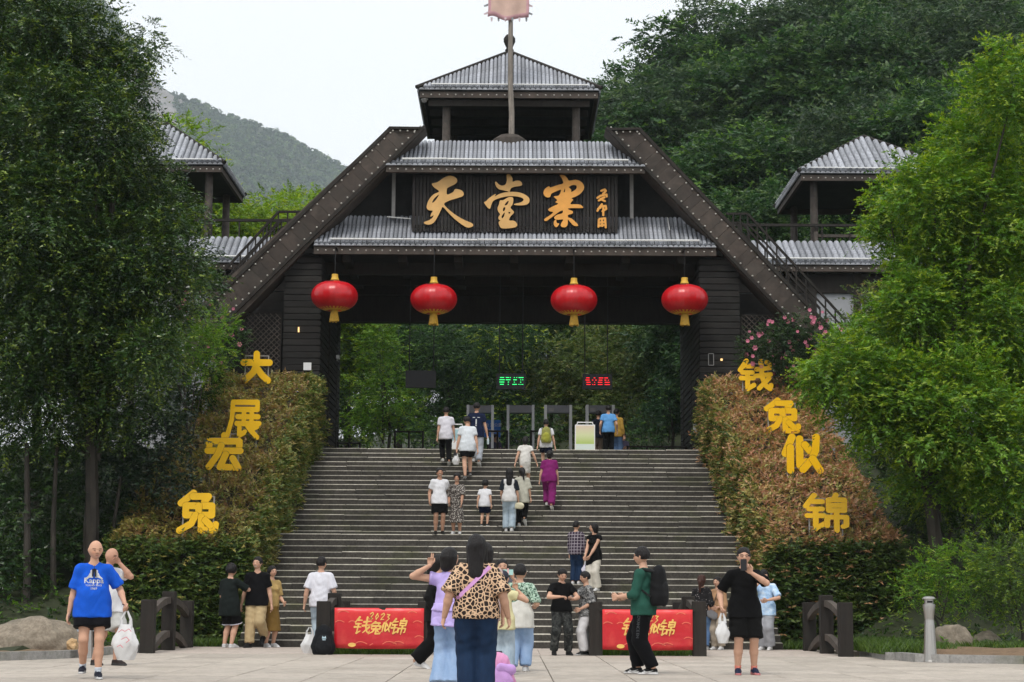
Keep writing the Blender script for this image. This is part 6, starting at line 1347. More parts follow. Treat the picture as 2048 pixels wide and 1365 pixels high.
a = G(1003, 1330); sel = person('selfie', 'woman holding up a phone in mint and pink case facing the plaza', a, ht(1003, 1120, a), 4, 0.95, female=True, hair='bob', top=dict(col=(0.10,0.10,0.12), hem=0.45, sleeve=1.2), bottom=PANTS, shoes=SN_W, group=PZ, hands={'L': (0.09,0.22,0.82), 'R': (-0.03,0.22,0.80)}, poles={'L': (1,0,-0.8), 'R': (-1,0,-0.8)}, curls={'L': GRIP, 'R': GRIP}, hdirs={'L': (-0.3,0.2,0.8), 'R': (0.3,0.2,0.8)}, palms={'L': (-0.6,-0.6,0), 'R': (0.6,-0.6,0)})
a = G(1039, 1344); kg = person('kidgreen', 'boy in green patterned shirt over white T-shirt and pale blue trousers', a, ht(1036, 1131, a), 172, 1.02, headscale=1.08, feet={'L': (0.07,-0.04,0.0), 'R': (-0.05,0.05,0)}, head=(-14, 0), top=dict(col=(0.68,0.67,0.62), hem=0.41, sleeve=0.4, flare=0.125), bottom=dict(PANTS, pat='lightjean', r=(0.074,0.068,0.056)), shoes=SN_W, group=PZ, hands={'R': (-0.14,0.10,0.62), 'L': (0.10,0.14,0.62)})
s = kg; T = Sdf(); H_ = s['H']; P_, S_, F_ = s['P'], s['S'], s['Fw']; T.cone(P_+S_*0.235*H_, P_+S_*0.10*H_, 0.104*H_, 0.104*H_, 0.02, (F_, 1.4), col=(0.3,)*3)
T.cone(s['jt']['L'][3], s['jt']['R'][3], 0.042*H_, 0.042*H_, 0.03)
for k in 'LR': s_, el = s['jt'][k][3], s['jt'][k][4]; T.cone(s_, s_+(el-s_)*0.8, 0.046*H_, 0.052*H_, 0.02)
soft('open_shirt', T, 0.0125, PAT['greenleaf'], s['root'], 0.004, [(s['N']+S_*0.01*H_, S_), (P_+S_*0.12*H_, -S_)])
# ================================================================== what they carry
def drape(parent_obj, me, M_, dist=0.004, direction=(0, 1, 0)):
    """lay a flat print on a garment: each vertex is pushed along the wearer's depth onto the cloth"""
    dg = bpy.context.evaluated_depsgraph_get(); src = parent_obj.data; bv = BVHTree.FromPolygons([v.co.copy() for v in src.vertices], [tuple(p.vertices) for p in src.polygons]); d = Vector(direction)
    bm = bmesh.new(); bm.from_mesh(me); bmesh.ops.triangulate(bm, faces=bm.faces); bmesh.ops.transform(bm, matrix=M_, verts=bm.verts)
    for _ in range(2): bmesh.ops.subdivide_edges(bm, edges=[e for e in bm.edges if e.calc_length() > 0.03], cuts=1)
    for v in bm.verts:
        hit = bv.ray_cast(v.co-d*1.0, d)
        if hit[0]: v.co = hit[0]-d*dist
    bm.to_mesh(me); bm.free(); return me
M['print_w'] = simple('white_shirt_print', (0.72,)*3, 0.7, var=0.05); M['print_g'] = simple('grey_leg_print', (0.10,0.11,0.12), 0.7, var=0.1)
k_ = kap; H_ = k_['H']; tp = k_['parts']['top']; zc_ = k_['P'][2]+0.19*H_
def fig(sg): return [[(sg*0.012,0.0),(sg*0.05,0.0),(sg*0.075,-0.012),(sg*0.10,-0.02),(sg*0.108,-0.008),(sg*0.075,0.02),(sg*0.06,0.05),(sg*0.045,0.07),(sg*0.05,0.085),(sg*0.03,0.10),(sg*0.012,0.09),(sg*0.02,0.07),(sg*0.008,0.05)]]
for nm, me in (('logo_print', shape_mesh('logo_print', [smooth_loop(fig(1)[0]), smooth_loop(fig(-1)[0])], 0.001, M['print_w'])),):
    link(nm, drape(tp, me, Matrix.Translation((0.0, -0.5, zc_+0.015))), tp)
for txt, sz, dz, bd in (('Kappa', 0.098, -0.025, 0.002), ('TORINO SINCE', 0.030, -0.085, 0.0006), ('1969', 0.042, -0.125, 0.001)):
    link('lettering', drape(tp, ptext(txt, sz, M['print_w'], depth=0.001, bold=bd), Matrix.Translation((0.0, -0.5, zc_+dz))), tp)
T = MB(); n0 = k_['N']; T.tube([Vector(n0+L3(0.0,0.085,-0.02)), Vector(n0+L3(0.0,0.125,-0.07))], 0.004, 5)
for sg in (-1, 1): T.tube([Vector(n0+L3(sg*0.0+0.012*sg,0.14,-0.06)), Vector(n0+L3(sg*0.018,0.15,-0.16))], [0.016,0.010], 6)
tag(T.build('sunglasses', M['black'], None, True, k_['root'].location), 'dark sunglasses hanging from the collar of the blue T-shirt', 'sunglasses').rotation_euler = (0,0,R(14))
b = MB(); wr = k_['jt']['L'][5]; b.tube([Vector(wr+np.array((0.031*math.cos(t), 0.031*math.sin(t), 0.006*math.sin(t)))) for t in [2*math.pi*q/12 for q in range(13)]], 0.006, 5, cap=False); b.build('bracelet', simple('dark_beads', (0.04,0.012,0.008), 0.4), k_['root'])
n_ = navy; tp = n_['parts']['top']; z_ = n_['P'][2]+0.2*n_['H']
for nm, x, dz, wx, hz in (('a', -0.07, 0.05, 0.07, 0.02), ('b', 0.07, 0.05, 0.07, 0.02), ('c', 0.0, -0.08, 0.035, 0.16), ('d', 0.0, -0.19, 0.045, 0.035)):
    link('back_print', drape(tp, shape_mesh('back_print', [[(x-wx/2,dz-hz/2),(x+wx/2,dz-hz/2),(x+wx/2,dz+hz/2),(x-wx/2,dz+hz/2)]], 0.001, M['print_w']), Matrix.Translation((0, 0.5, z_)), direction=(0,-1,0)), tp)
g_ = grn; bt = g_['parts']['bottom']; hp, kn, an = g_['jt']['L'][:3]
for i, ch in enumerate('ADVANCEEN'):
    t = 0.18+i*0.088; p = hp+(kn-hp)*t
    me = ptext(ch, 0.058, M['print_g'], depth=0.001, bold=0.001); link('lettering', drape(bt, me, Matrix.Translation(Vector(p)+Vector((0.35,0,0))) @ Matrix.Rotation(R(90), 4, 'Z') @ Matrix.Rotation(R(90), 4, 'Y'), direction=(-1,0,0)), bt)
for sh_ in [o for o in g_['root'].children if o.name.startswith('shoe')]:
    vs = [v.co for v in sh_.data.vertices]; cy = sum(v.y for v in vs)/len(vs); cz = min(v.z for v in vs); sw = [(-0.06,0.045),(-0.02,0.022),(0.03,0.034),(0.085,0.062),(0.03,0.048),(-0.015,0.042),(-0.045,0.055)]
    lp = [smooth_loop([(x, z) for x, z in sw])]; link('emblem', drape(sh_, shape_mesh('emblem', lp, 0.001, M['print_w']), Matrix.Translation((sum(v.x for v in vs)/len(vs)+0.3, cy, cz)) @ Matrix.Rotation(R(90), 4, 'Z'), direction=(-1,0,0)), sh_)
M['plastic'] = simple('white_carrier_plastic', (0.74,0.74,0.74), 0.35, var=0.06, scale=9, bump=0.4); M['plastic'].node_tree.nodes['Principled BSDF'].inputs['Transmission Weight'].default_value = 0.15
def carrier(p, h, w, lab, tint=None, seed=1.0, hold=True):
    t = thing('carrier_bag', lab, 'bag', (p.x, p.y, p.z-h)); n1, n2 = 28, 16; b = MB()
    for j in range(n2+1):
        v = j/n2; rr = (0.55+0.5*math.sin(min(1, v*1.35)*math.pi*0.5+0.1))*(1-0.62*max(0, v-0.45)/0.55)
        for i in range(n1):
            a_ = 2*math.pi*i/n1; f = 1+0.08*math.sin(a_*3+v*5+seed)+0.06*math.sin(a_*7-v*9+seed*2)+0.03*math.sin(a_*13+v*21); b.v.append((w/2*rr*f*math.cos(a_), w/3.2*rr*f*math.sin(a_), v*h*0.72))
    for j in range(n2):
        for i in range(n1): i2 = (i+1) % n1; b.f.append((j*n1+i, j*n1+i2, (j+1)*n1+i2, (j+1)*n1+i)); b.m.append(0)
    b.f.append(tuple(range(n1-1, -1, -1))); b.m.append(0)
    b.build('pouch', M['plastic'] if not tint else simple('tinted_plastic', tint, 0.35, var=0.15, scale=9), t, True)
    for sg in (-1, 1): MB().tube([(sg*w*0.16, 0, h*0.66), (sg*w*0.17, 0, h*0.82), (sg*0.012, 0, h*0.99)], [0.03,0.018,0.012], 6).build('handle', M['plastic'], t, True)
    return t
cb = carrier(wrist(kap, 'L')+Vector((0,0,-0.01)), 0.62, 0.34, 'white carrier bag with red print held by the bald man in blue')
for i, stx in enumerate(([[(-.08,.02),(-.04,.05),(.0,.03),(.05,.06),(.08,.03)]], [[(-.04,.0),(.02,.03),(.06,-.01),(.02,-.04)]], [[(-.09,-.02),(-.05,.0),(-.02,-.03)]])): link('print', shape_mesh('print', stroke_loops(stx, 0.004, 80, box=(-.1,.1,-.05,.07), pad=0.02), 0.002, simple('red_bag_print', (0.66,0.18,0.22), 0.5)), cb, (0.015, -0.131, 0.33-0.07*i))
carrier(wrist(pho, 'R'), 0.42, 0.20, 'white carrier bag with orange fruit held by the man photographing'); carrier(wrist(plaidm, 'R'), 0.42, 0.26, 'pale lilac carrier bag held by the person in plaid', (0.62,0.60,0.70), 2.0); carrier(wrist(w2, 'L'), 0.34, 0.22, 'white carrier bag held by the climbing man in black shorts', None, 3.0)
def slab(pp, k, lab, m, size=(0.075, 0.009, 0.155), off=(0,0,0), rot_=(0,0,0), name='phone', cat='phone'):
    p = wrist(pp, k)+Vector(off); x, y, z = size; b = MB(); b.cbox(-x/2, x/2, -y/2, y/2, -z/2, z/2, 0.003)
    o = b.build(name, m, None, False, p); o.rotation_euler = (R(rot_[0]), R(rot_[1]), R(rot_[2])); return tag(o, lab, cat)
slab(pho, 'L', 'black phone held up by the man photographing', M['black'], (0.085,0.01,0.16), (-0.035,-0.02,0.06)); slab(pm_, 'L', 'black phone between the two people looking down', M['black'], (0.08,0.15,0.01), (-0.02,-0.03,0.02))
slab(grn, 'R', 'white phone in the hand of the man in green', M['white'], (0.15,0.075,0.01), (-0.05,-0.02,0.04), (0,24,0)); slab(w2, 'L', 'dark phone in the hand of the climbing man in black shorts', M['black'], (0.075,0.02,0.15), (-0.02,-0.02,-0.02), (0,35,0))
mint = slab(sel, 'R', 'phone in mint case with pink grip held up by the selfie woman', simple('mint_case', (0.40,0.66,0.62), 0.4), (0.165,0.012,0.085), (0.05,-0.04,0.08)); MB().cbox(-0.012,0.012,-0.02,-0.0061,-0.11,0.06,0.004).build('pink_grip', simple('pink_grip', (0.75,0.42,0.42), 0.4), mint)
tb = thing('water_bottle', 'clear water bottle held by the climbing man in navy', 'bottle', wrist(navy, 'R')+Vector((0,-0.03,-0.16))); MB().lathe([(0.03,0),(0.033,0.02),(0.033,0.15),(0.014,0.19),(0.014,0.2)], (0,0,0), 12).build('body', simple('bottle_plastic', (0.5,0.6,0.62), 0.1), tb, True); MB().lathe([(0.015,0.2),(0.015,0.22)], (0,0,0), 10).build('cap', M['white'], tb)
def backpack(pp, lab, col, h=0.46, w=0.30, pocket=None, strap=BLK, up=0.13, d0=0.0):
    H = pp['H']; c = pp['P']+pp['S']*(up*H)-pp['Fw']*(0.076*H+0.085+d0); root = thing('backpack', lab, 'backpack', W(pp, c), R(pp['yaw']))
    T = Sdf(); T.cone((0,0,-h*0.28), (0,0,h*0.22), w*0.52, w*0.42, 0.02, (np.array((0,1.0,0)), 1.7), col=col); soft('pack', T, 0.0125, M['cloth'], root, 0.005, [(np.array((0,0,-h*0.5)), np.array((0,0,-1.0)))], 1.3)
    T = Sdf(); T.cone((0,0.06,-h*0.25), (0,0.06,-h*0.08), w*0.36, w*0.34, 0.02, (np.array((0,1.0,0)), 2.0), col=pocket or tuple(min(1, q*1.4) for q in col)); soft('pocket', T, 0.0125, M['cloth'], root, 0.003)
    b = MB(); b.tube([(-0.03,-0.02,h*0.42),(0,-0.02,h*0.5),(0.03,-0.02,h*0.42)], 0.008, 6); b.build('grab_loop', M['black'], root, True)
    for sg in (-1, 1):
        s_ = Vector(pp['jt']['L' if sg > 0 else 'R'][3]-c); s_.x *= 0.78
        MB().tube([(sg*w*0.3,-0.02,h*0.34), (s_.x, s_.y+0.03, s_.z+0.062), (s_.x, s_.y-0.085, s_.z+0.02), (s_.x*1.02, s_.y-0.125, s_.z-0.12), (sg*w*0.52,-0.06,-h*0.28)], [0.018,0.024,0.024,0.02,0.012], 6).build('shoulder_strap', simple('strap_cloth', strap, 0.8), root, True)
    return root
backpack(grn, 'round black backpack worn by the man in dark green', (0.012,0.012,0.013), 0.56, 0.40, up=0.17); backpack(hiker, 'yellow green rucksack with grey straps worn by the hiker', (0.30,0.30,0.09), 0.46, 0.30, pocket=(0.36,0.36,0.06), strap=(0.2,0.2,0.2), up=0.15)
# shoulder strap of the leopard blouse, pink school bag, resting backpack
H_ = leo_p['H']; c = leo_p['P']; S_ = leo_p['S']; b = MB(); pts = []
me_s = bpy.data.meshes.new('t'); tp = leo_p['parts']['top']; bv = BVHTree.FromPolygons([v.co.copy() for v in tp.data.vertices], [tuple(p.vertices) for p in tp.data.polygons])
for k in range(13):
    t = k/12; p = Vector((-0.085*H_+0.205*H_*t, 0.6, c[2]+0.283*H_-0.20*H_*t)); hit = bv.ray_cast(p, Vector((0,-1,0))); pts.append((hit[0] if hit[0] else Vector((p.x, 0.12, p.z)))+Vector((0,0.006,0)))
for k in range(12): d = pts[k+1]-pts[k]; b.obox(pts[k]-Vector((0.014,0,0.014)), d, (0.028,0,0.028), (0,0.006,0))
so_ = b.build('shoulder_strap', simple('lilac_strap', (0.62,0.32,0.62), 0.6), None, False, leo_p['root'].location); so_.rotation_euler = leo_p['root'].rotation_euler; tag(so_, 'lilac shoulder strap crossing the back of the leopard print blouse', 'strap')
def floor_pack(p, lab, col, h, w, rz, pocket, handle):
    root = thing('backpack', lab, 'backpack', p, R(rz)); T = Sdf(); T.cone((0,0,h*0.30), (0,0.02,h*0.72), w*0.55, w*0.40, 0.02, (np.array((0,1.0,0)), 1.5), col=col); soft('pack', T, 0.012, M['cloth'], root, 0.006, [(np.array((0,0,0.004)), np.array((0,0,-1.0)))], 2.2)
    T = Sdf(); T.cone((0,-w*0.33,h*0.28), (0,-w*0.30,h*0.48), w*0.36, w*0.30, 0.02, (np.array((0,1.0,0)), 2.2), col=pocket); soft('pocket', T, 0.012, M['cloth'], root, 0.003)
    MB().tube([(-0.05,0,h*0.93),(-0.03,0,h*1.06),(0.03,0,h*1.06),(0.05,0,h*0.93)], 0.012, 6).build('handle', simple('handle_cloth', handle, 0.6), root, True)
    return root
pk = floor_pack(G(997, 1386), 'pink and lilac school bag standing behind the leopard print woman', (0.74,0.34,0.56), 0.42, 0.36, 20, (0.62,0.36,0.72), (0.02,0.02,0.03)); T = Sdf(); T.cone((-0.02,-0.12,0.27), (0.10,-0.12,0.25), 0.06, 0.06, 0.02, (np.array((0,1.0,0)), 1.5), col=(0.60,0.36,0.74)); soft('top_flap', T, 0.012, M['cloth'], pk, 0.004)
bp = floor_pack(G(645, 1310)+Vector((0,0.12,0)), 'black backpack with small white emblem standing against the bridge rail', (0.010,0.011,0.013), 0.52, 0.42, 8, (0.014,0.015,0.017), (0.02,)*3)
link('emblem', shape_mesh('emblem', [[(-0.04,0),(0.04,0),(0.028,0.05),(0.0,0.02),(-0.028,0.05)], [(-0.03,-0.03),(0.03,-0.03),(0.03,-0.015),(-0.03,-0.015)]], 0.004, simple('pale_emblem', (0.45,0.6,0.68), 0.6)), bp, (0.0, -0.27, 0.30))
q = G(617, 1308); tt = carrier(Vector((q.x, q.y+0.15, 0.50)), 0.5, 0.34, 'bulging white carrier bag standing beside the black backpack', None, 4.0)
hb = thing('handbag', 'cream shoulder bag hanging beside the long haired girl', 'bag', W(girlA, girlA['jt']['R'][5])+Vector((0.0,-0.06,-0.10))); T = Sdf(); T.cone((-0.06,0,0), (0.06,0,0), 0.085, 0.085, 0, (np.array((0,1.0,0)), 2.0), col=(0.62,0.58,0.42)); soft('bag', T, 0.012, M['cloth'], hb, 0.004); MB().tube([(-0.08,0,0.05),(-0.06,0,0.35),(-0.04,0.03,0.55)], 0.008, 5).build('strap', M['black'], hb)
hb = thing('handbag', 'grey shoulder bag at the hip of the woman in apricot jacket', 'bag', W(bei, bei['P'])+Vector((-0.16,-0.16,-0.06))); T = Sdf(); T.cone((-0.05,0,0.03), (0.05,0,-0.03), 0.09, 0.09, 0, (np.array((0,1.0,0)), 2.0), col=(0.22,0.22,0.23)); soft('bag', T, 0.012, M['cloth'], hb, 0.003); MB().tube([(0.03,0,0.08),(0.10,-0.03,0.36),(0.16,0.04,0.55)], 0.008, 5).build('strap', M['black'], hb)
# ================================================================== planting
def leaf_mat(name, trans=0.35, rough=0.45, spec=0.35):
    t = NT(name).set(rough, 0, spec); at = t.n('Attribute', attribute_name='Col'); t.base(at.outputs['Color'])
    tr = t.n('BsdfTranslucent'); hs = t.n('HueSaturation'); t.l(at.outputs['Color'], hs.inputs['Color']); hs.inputs['Hue'].default_value = 0.488; hs.inputs['Saturation'].default_value = 1.1; hs.inputs['Value'].default_value = 1.5
    t.l(hs.outputs[0], tr.inputs[0]); mx = t.n('MixShader'); mx.inputs[0].default_value = trans; t.l(t.b.outputs[0], mx.inputs[1]); t.l(tr.outputs[0], mx.inputs[2]); t.l(mx.outputs[0], t.out.inputs[0]); return t.m
M['leaf'] = leaf_mat('soft_leaf'); M['gloss'] = leaf_mat('glossy_leaf', 0.22, 0.32, 0.5); M['hedge'] = leaf_mat('hedge_leaf', 0.25, 0.45, 0.35)
M['bark'] = wood('bark', (0.05, 0.042, 0.034), grain=(5,5,1), orand=0.2); M['twigs'] = simple('hedge_core_dark', (0.030, 0.026, 0.018), 0.95, var=0.5, scale=6)  # last one: even dark colour for the hedges' added light-blocking core
def unit(v): return v/(np.linalg.norm(v, axis=-1, keepdims=True)+1e-9)
def leaves_at(rg, base, out, L, nl, ll, lw, pal, tip, up=0.25, droop=0.25, spread=0.6, tipfrac=0.25, jit=0.25):
    """leafy twigs: each twig leaves its base outward and carries leaves on both sides"""
    T = len(base); t = unit(out*0.75+rg.normal(size=(T,3))*spread+np.array((0,0,up))); z = np.array((0,0,1.0)); side = unit(np.cross(t, z)+rg.normal(size=(T,3))*0.15)
    Lt = L*rg.uniform(0.55, 1.25, (T,1)); s = np.linspace(0.12, 1.0, nl)[None,:,None]+rg.uniform(-0.04, 0.04, (T,nl,1))
    pos = base[:,None,:]+t[:,None,:]*s*Lt[:,None,:]; pos[:,:,2] -= (droop*s[:,:,0]**2*Lt)
    sg = np.where(np.arange(nl) % 2 == 0, 1.0, -1.0)[None,:,None]; d = unit(t[:,None,:]*0.6+side[:,None,:]*sg*0.8+rg.normal(size=(T,nl,3))*jit+np.array((0,0,-0.18)))
    n = unit(np.array((0,0,0.9))+out[:,None,:]*0.45+rg.normal(size=(T,nl,3))*0.5); w = unit(np.cross(n, d)); sz = rg.uniform(0.7, 1.25, (T,nl,1))
    tip_p = pos+d*ll*sz; mid = pos+d*ll*0.12*sz; V = np.stack([mid+w*lw*0.52*sz, tip_p, mid-w*lw*0.52*sz], 2).reshape(-1, 3); m = T*nl
    F = np.arange(m*3).reshape(-1, 3); pal = np.array(pal); k = rg.integers(0, len(pal), T); tw = pal[k]*rg.uniform(0.72, 1.25, (T,1))
    col = np.repeat(tw[:,None,:], nl, 1)*rg.uniform(0.82, 1.18, (T,nl,1)); istip = (rg.uniform(size=T) < tipfrac)[:,None]; young = (s[:,:,0] > 0.55) & istip
    col = np.where(young[:,:,None], np.array(tip)*rg.uniform(0.75, 1.2, (T,nl,1)), col); C4 = np.concatenate([col, np.ones((T,nl,1))], 2); return V, F, np.repeat(C4.reshape(-1, 4), 3, 0)
def clump_pts(rg, clumps, dens):
    B, O = [], []
    for c, r in clumps:
        r = np.array(r, float); n = max(8, int(dens*(r[0]*r[1]+r[0]*r[2]+r[1]*r[2])/3*4)); d = unit(rg.normal(size=(n,3))); lump = 1+0.26*np.sin(d[:,0:1]*6+c[0])*np.sin(d[:,2:3]*5+c[2])+0.20*np.sin(d[:,2:3]*8+c[1]*3)+0.14*np.sin(d[:,1:2]*9)
        rad = rg.uniform(0.30, 1.0, (n,1))**0.55; B.append(np.array(c)+d*r*rad*lump*0.92); O.append(unit(d/r))
    return np.concatenate(B), np.concatenate(O)
def crown_mesh(name, rg, clumps, dens, L, nl, ll, lw, pal, tip, mat, **kw):
    b, o = clump_pts(rg, clumps, dens); V, F, c = leaves_at(rg, b, o, L, nl, ll, lw, pal, tip, **kw); return np_mesh(name, V, F, c, mat, smooth=False)
def pxc(lst, Y, dY=1.2, rg=nrg, flat=0.85, deep=0.9):
    out = []
    for it in lst:
        px, py, r = it[:3]; y = it[3] if len(it) > 3 else Y+rg.uniform(-dY, dY); p = U(px, py, y); R_ = r*y/FPX; out.append(((p.x, p.y, p.z), (R_, R_*deep, R_*flat)))
    return out
def trunk_mb(foot, clumps, r0, rg, lean=0.0, n=8):
    b = MB(); foot = Vector(foot); top = Vector(np.mean([c[0] for c in clumps], 0)); mid = foot.lerp(top, 0.5)+Vector((rg.uniform(-0.3,0.3), rg.uniform(-0.2,0.2), 0)); b.tube([foot-Vector((0,0,0.3)), foot.lerp(mid, 0.5)+Vector((0.06,0,0)), mid, top], [r0*1.25, r0, r0*0.8, r0*0.4], n)
    for c, r in clumps:
        if r[0] < 0.45 and len(clumps) > 12: continue
        s = foot.lerp(top, rg.uniform(0.35, 0.8)); e = Vector(c); b.tube([s, s.lerp(e, 0.5)+Vector((0,0,rg.uniform(-0.1, 0.35))), e], [r0*0.42, r0*0.26, r0*0.06], 6)
    return b
def plant(name, lab, cat, foot, clumps, dens, L, nl, ll, lw, pal, tip, mat='leaf', r0=0.08, group=None, seed=1, trunk=True, **kw):
    rg = np.random.default_rng(seed); foot = Vector(foot); t = thing(name, lab, cat, foot, group=group); cl = [((c[0]-foot.x, c[1]-foot.y, c[2]-foot.z), r) for c, r in clumps]
    link('crown' if cat == 'tree' else 'foliage', crown_mesh('crown', rg, cl, dens, L, nl, ll, lw, pal, tip, M[mat], **kw), t)
    if trunk: trunk_mb((0,0,0), cl, r0, rg).build('trunk' if cat == 'tree' else 'stems', M['bark'], t, True)
    return t
# ---- palettes (leaf albedo)
DK = [(0.026,0.066,0.013), (0.042,0.092,0.016), (0.017,0.046,0.014), (0.060,0.110,0.018)]; DKT = (0.18,0.25,0.035)
BR = [(0.092,0.205,0.020), (0.115,0.240,0.024), (0.070,0.165,0.018), (0.14,0.265,0.026)]; BRT = (0.24,0.34,0.035)
FO = [(0.022,0.064,0.018), (0.034,0.088,0.022), (0.016,0.048,0.016), (0.048,0.105,0.028)]; FOT = (0.115,0.215,0.040)
LM = [(0.15,0.27,0.025), (0.19,0.31,0.03), (0.12,0.22,0.022)]; LMT = (0.30,0.39,0.04)
OL = [(0.090,0.140,0.030), (0.115,0.16,0.036), (0.070,0.12,0.026)]; OLT = (0.19,0.20,0.055)
# ---- clipped hedges beside the stairs
def hedge(sx, xi, xo, lab, pal_top, pal_side, tip, seed):
    rg = np.random.default_rng(seed); O = Vector((sx*(xi+xo)/2, 40.3, 0)); h = thing('clipped_hedge', lab, 'hedge', O, group='clipped hedges beside the stairs'); y1 = 54.4; B, N_, PL = [], [], []
    def wob(y, z, q): return 0.10*np.sin(y*2.1+q)+0.07*np.sin(z*3.3+y*1.7+q*2)+0.05*np.sin(y*5.3+z*4.1)
    n = 5200; x = rg.uniform(xi, xo, n); y = rg.uniform(40.1, y1, n); z = np.array([hedge_z(q) for q in y])+0.06*np.sin(x*4+y*2)+0.07*np.sin(y*3.1-x*2); ed = np.minimum(np.minimum(x-xi, xo-x), 0.35); z = z-0.5*(0.35-ed)**2/0.35*1.6
    B.append(np.stack([sx*x, y, z-rg.uniform(0.02, 0.22, n)], 1)); nn = np.tile((0,-0.38,0.92), (n,1)); B_top = n; N_.append(nn)
    n = 2200; x = rg.uniform(xi, xo, n); z = rg.uniform(0.05, 2.36, n); y = 40.1+wob(x, z, 1.0)*0.7+0.4*np.maximum(0, z-2.1)**2*4; B.append(np.stack([sx*x, y+rg.uniform(0.0, 0.2, n), z-0.03], 1)); N_.append(np.tile((0,-1.0,0.15), (n,1)))
    n = 5200; y = rg.uniform(40.1, y1, n); u = rg.uniform(0, 1, n)**0.8; hz = np.array([hedge_z(q) for q in y]); g = np.clip((y-Y0)*RISE/TREAD*0.86, 0, ZTOP); z = g+(hz-g)*u; x = xi+wob(y, z, 3.0)+rg.uniform(0, 0.2, n)+0.25*np.maximum(0, u-0.85)*2; B.append(np.stack([sx*x, y, z], 1)); N_.append(np.tile((-sx*0.95,-0.2,0.25), (n,1)))
    parts = []
    for b, nn, pl, tf in ((B[0], N_[0], pal_top, 0.5), (B[1], N_[1], pal_side, 0.06), (B[2], N_[2], [pal_side[0], pal_side[1], pal_top[1], pal_top[2]], 0.22)):
        parts.append(leaves_at(rg, b, nn, 0.22, 8, 0.11, 0.050, pl, tip, up=0.3, droop=0.1, spread=0.55, tipfrac=tf))
    o = 0; Fs = []
    for V, F, c in parts: Fs.append(F+o); o += len(V)
    V = np.concatenate([p[0] for p in parts])-np.array(O); link('foliage', np_mesh('foliage', V, np.concatenate(Fs), np.concatenate([p[2] for p in parts]), M['hedge'], False), h)
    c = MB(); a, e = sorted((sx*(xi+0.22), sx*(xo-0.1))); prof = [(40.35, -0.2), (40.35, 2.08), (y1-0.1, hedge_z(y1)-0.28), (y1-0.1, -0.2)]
    vs = [(a-O.x, y-O.y, z) for y, z in prof]+[(e-O.x, y-O.y, z) for y, z in prof]; c.add(vs, [(0,1,2,3),(7,6,5,4),(0,4,5,1),(1,5,6,2),(2,6,7,3),(3,7,4,0)]); c.build('light_block_core', M['twigs'], h)  # solid core added under the leaves to block light
hedge(-1, 5.78, 9.0, 'sloping clipped hedge with olive brown tips beside the large dark tree', [(0.29,0.20,0.075), (0.24,0.22,0.065), (0.16,0.20,0.045), (0.27,0.17,0.08)], [(0.075,0.125,0.022), (0.105,0.155,0.028), (0.04,0.08,0.016)], (0.28,0.24,0.06), 11)
hedge(1, 5.70, 8.75, 'sloping clipped hedge with rust red tips beside the bright green tree', [(0.42,0.28,0.115), (0.36,0.31,0.10), (0.26,0.27,0.07), (0.47,0.26,0.16)], [(0.06,0.105,0.020), (0.09,0.13,0.026), (0.036,0.072,0.016)], (0.46,0.26,0.13), 12)
# ---- the large dark tree at the left, and what grows under it
cl = pxc([(30,40,150),(150,90,120),(230,150,80),(60,250,150),(190,260,120),(270,250,60),(40,420,150),(180,400,130),(280,360,90),(345,420,60),(110,560,150),(250,520,115),(360,500,65),(60,700,140),(190,660,130),(310,600,85),(390,545,42),(90,820,120),(230,790,110),(262,110,40),(296,95,22),(322,100,14),(300,60,16),(420,560,25),(300,700,70)], 40.5, 1.6)
plant('ash_tree', 'large dark tree with fine glossy leaves overhanging the boulder bed', 'tree', (-9.6, 41.5, 0.3), cl, 215, 0.46, 11, 0.10, 0.042, DK, DKT, 'gloss', 0.16, seed=21, up=0.1, droop=0.45, tipfrac=0.2)
cl = pxc([(-20,300,200),(110,520,190),(230,430,130),(-10,640,200),(180,680,150),(60,100,180)], 46.5, 0.8, flat=1.0); plant('dark_tree', 'shadowy tree filling the gaps behind the large dark tree', 'tree', (-12.5, 47.5, 2.9), cl, 90, 0.5, 10, 0.15, 0.07, DK, DKT, 'gloss', 0.14, seed=25)
cl = pxc([(290,880,95),(340,960,55),(220,930,80),(330,830,60)], 42.3, 0.6); plant('camellia_bush', 'rounded dark camellia bush against the sloping hedge', 'bush', (-8.4, 43.2, 0.9), cl, 120, 0.32, 10, 0.10, 0.045, [(0.018,0.04,0.02),(0.024,0.052,0.022),(0.015,0.033,0.02)], (0.05,0.09,0.03), 'gloss', 0.06, seed=23)
cl = pxc([(395,770,55),(360,820,60),(420,730,40),(330,780,50)], 49.5, 0.5); plant('shade_shrub', 'dark shrub wedged between the sloping hedge and the side wing', 'bush', (-8.9, 50, 4.2), cl, 130, 0.34, 10, 0.10, 0.045, DK, DKT, 'leaf', 0.05, seed=26)
cl = pxc([(330,690,70),(400,700,70),(430,650,45),(280,720,60),(360,630,40)], 46.5, 0.8); plant('nandina_bush', 'light green feathery bush above the dark camellia', 'bush', (-8.3, 47, 2.8), cl, 130, 0.36, 11, 0.085, 0.032, BR, BRT, 'leaf', 0.05, seed=24)
for k, (ll_, lab, px) in enumerate((([(60,1010,110),(150,1080,80),(30,1140,90),(90,1190,50)], 'deep green shrub in the shade behind the broad boulder', 70), ([(210,1050,80),(230,1150,70),(170,1180,50)], 'dark shrub in the shade between the boulder and the hedge', 200), ([(-60,950,140),(-40,1150,120)], 'dark shrub at the edge of the shaded bed', -50), ([(240,1000,70),(120,950,90)], 'dark undergrowth below the large tree', 160))):
    cl = pxc(ll_, 41.5+0.8*k, 0.6); plant('shade_shrub', lab, 'bush', (U(px, 1200, 42+0.6*k).x, 42+0.6*k, 0.3), cl, 100, 0.34, 10, 0.11, 0.045, DK[:3], (0.06,0.10,0.03), 'gloss', 0.05, seed=30+k)
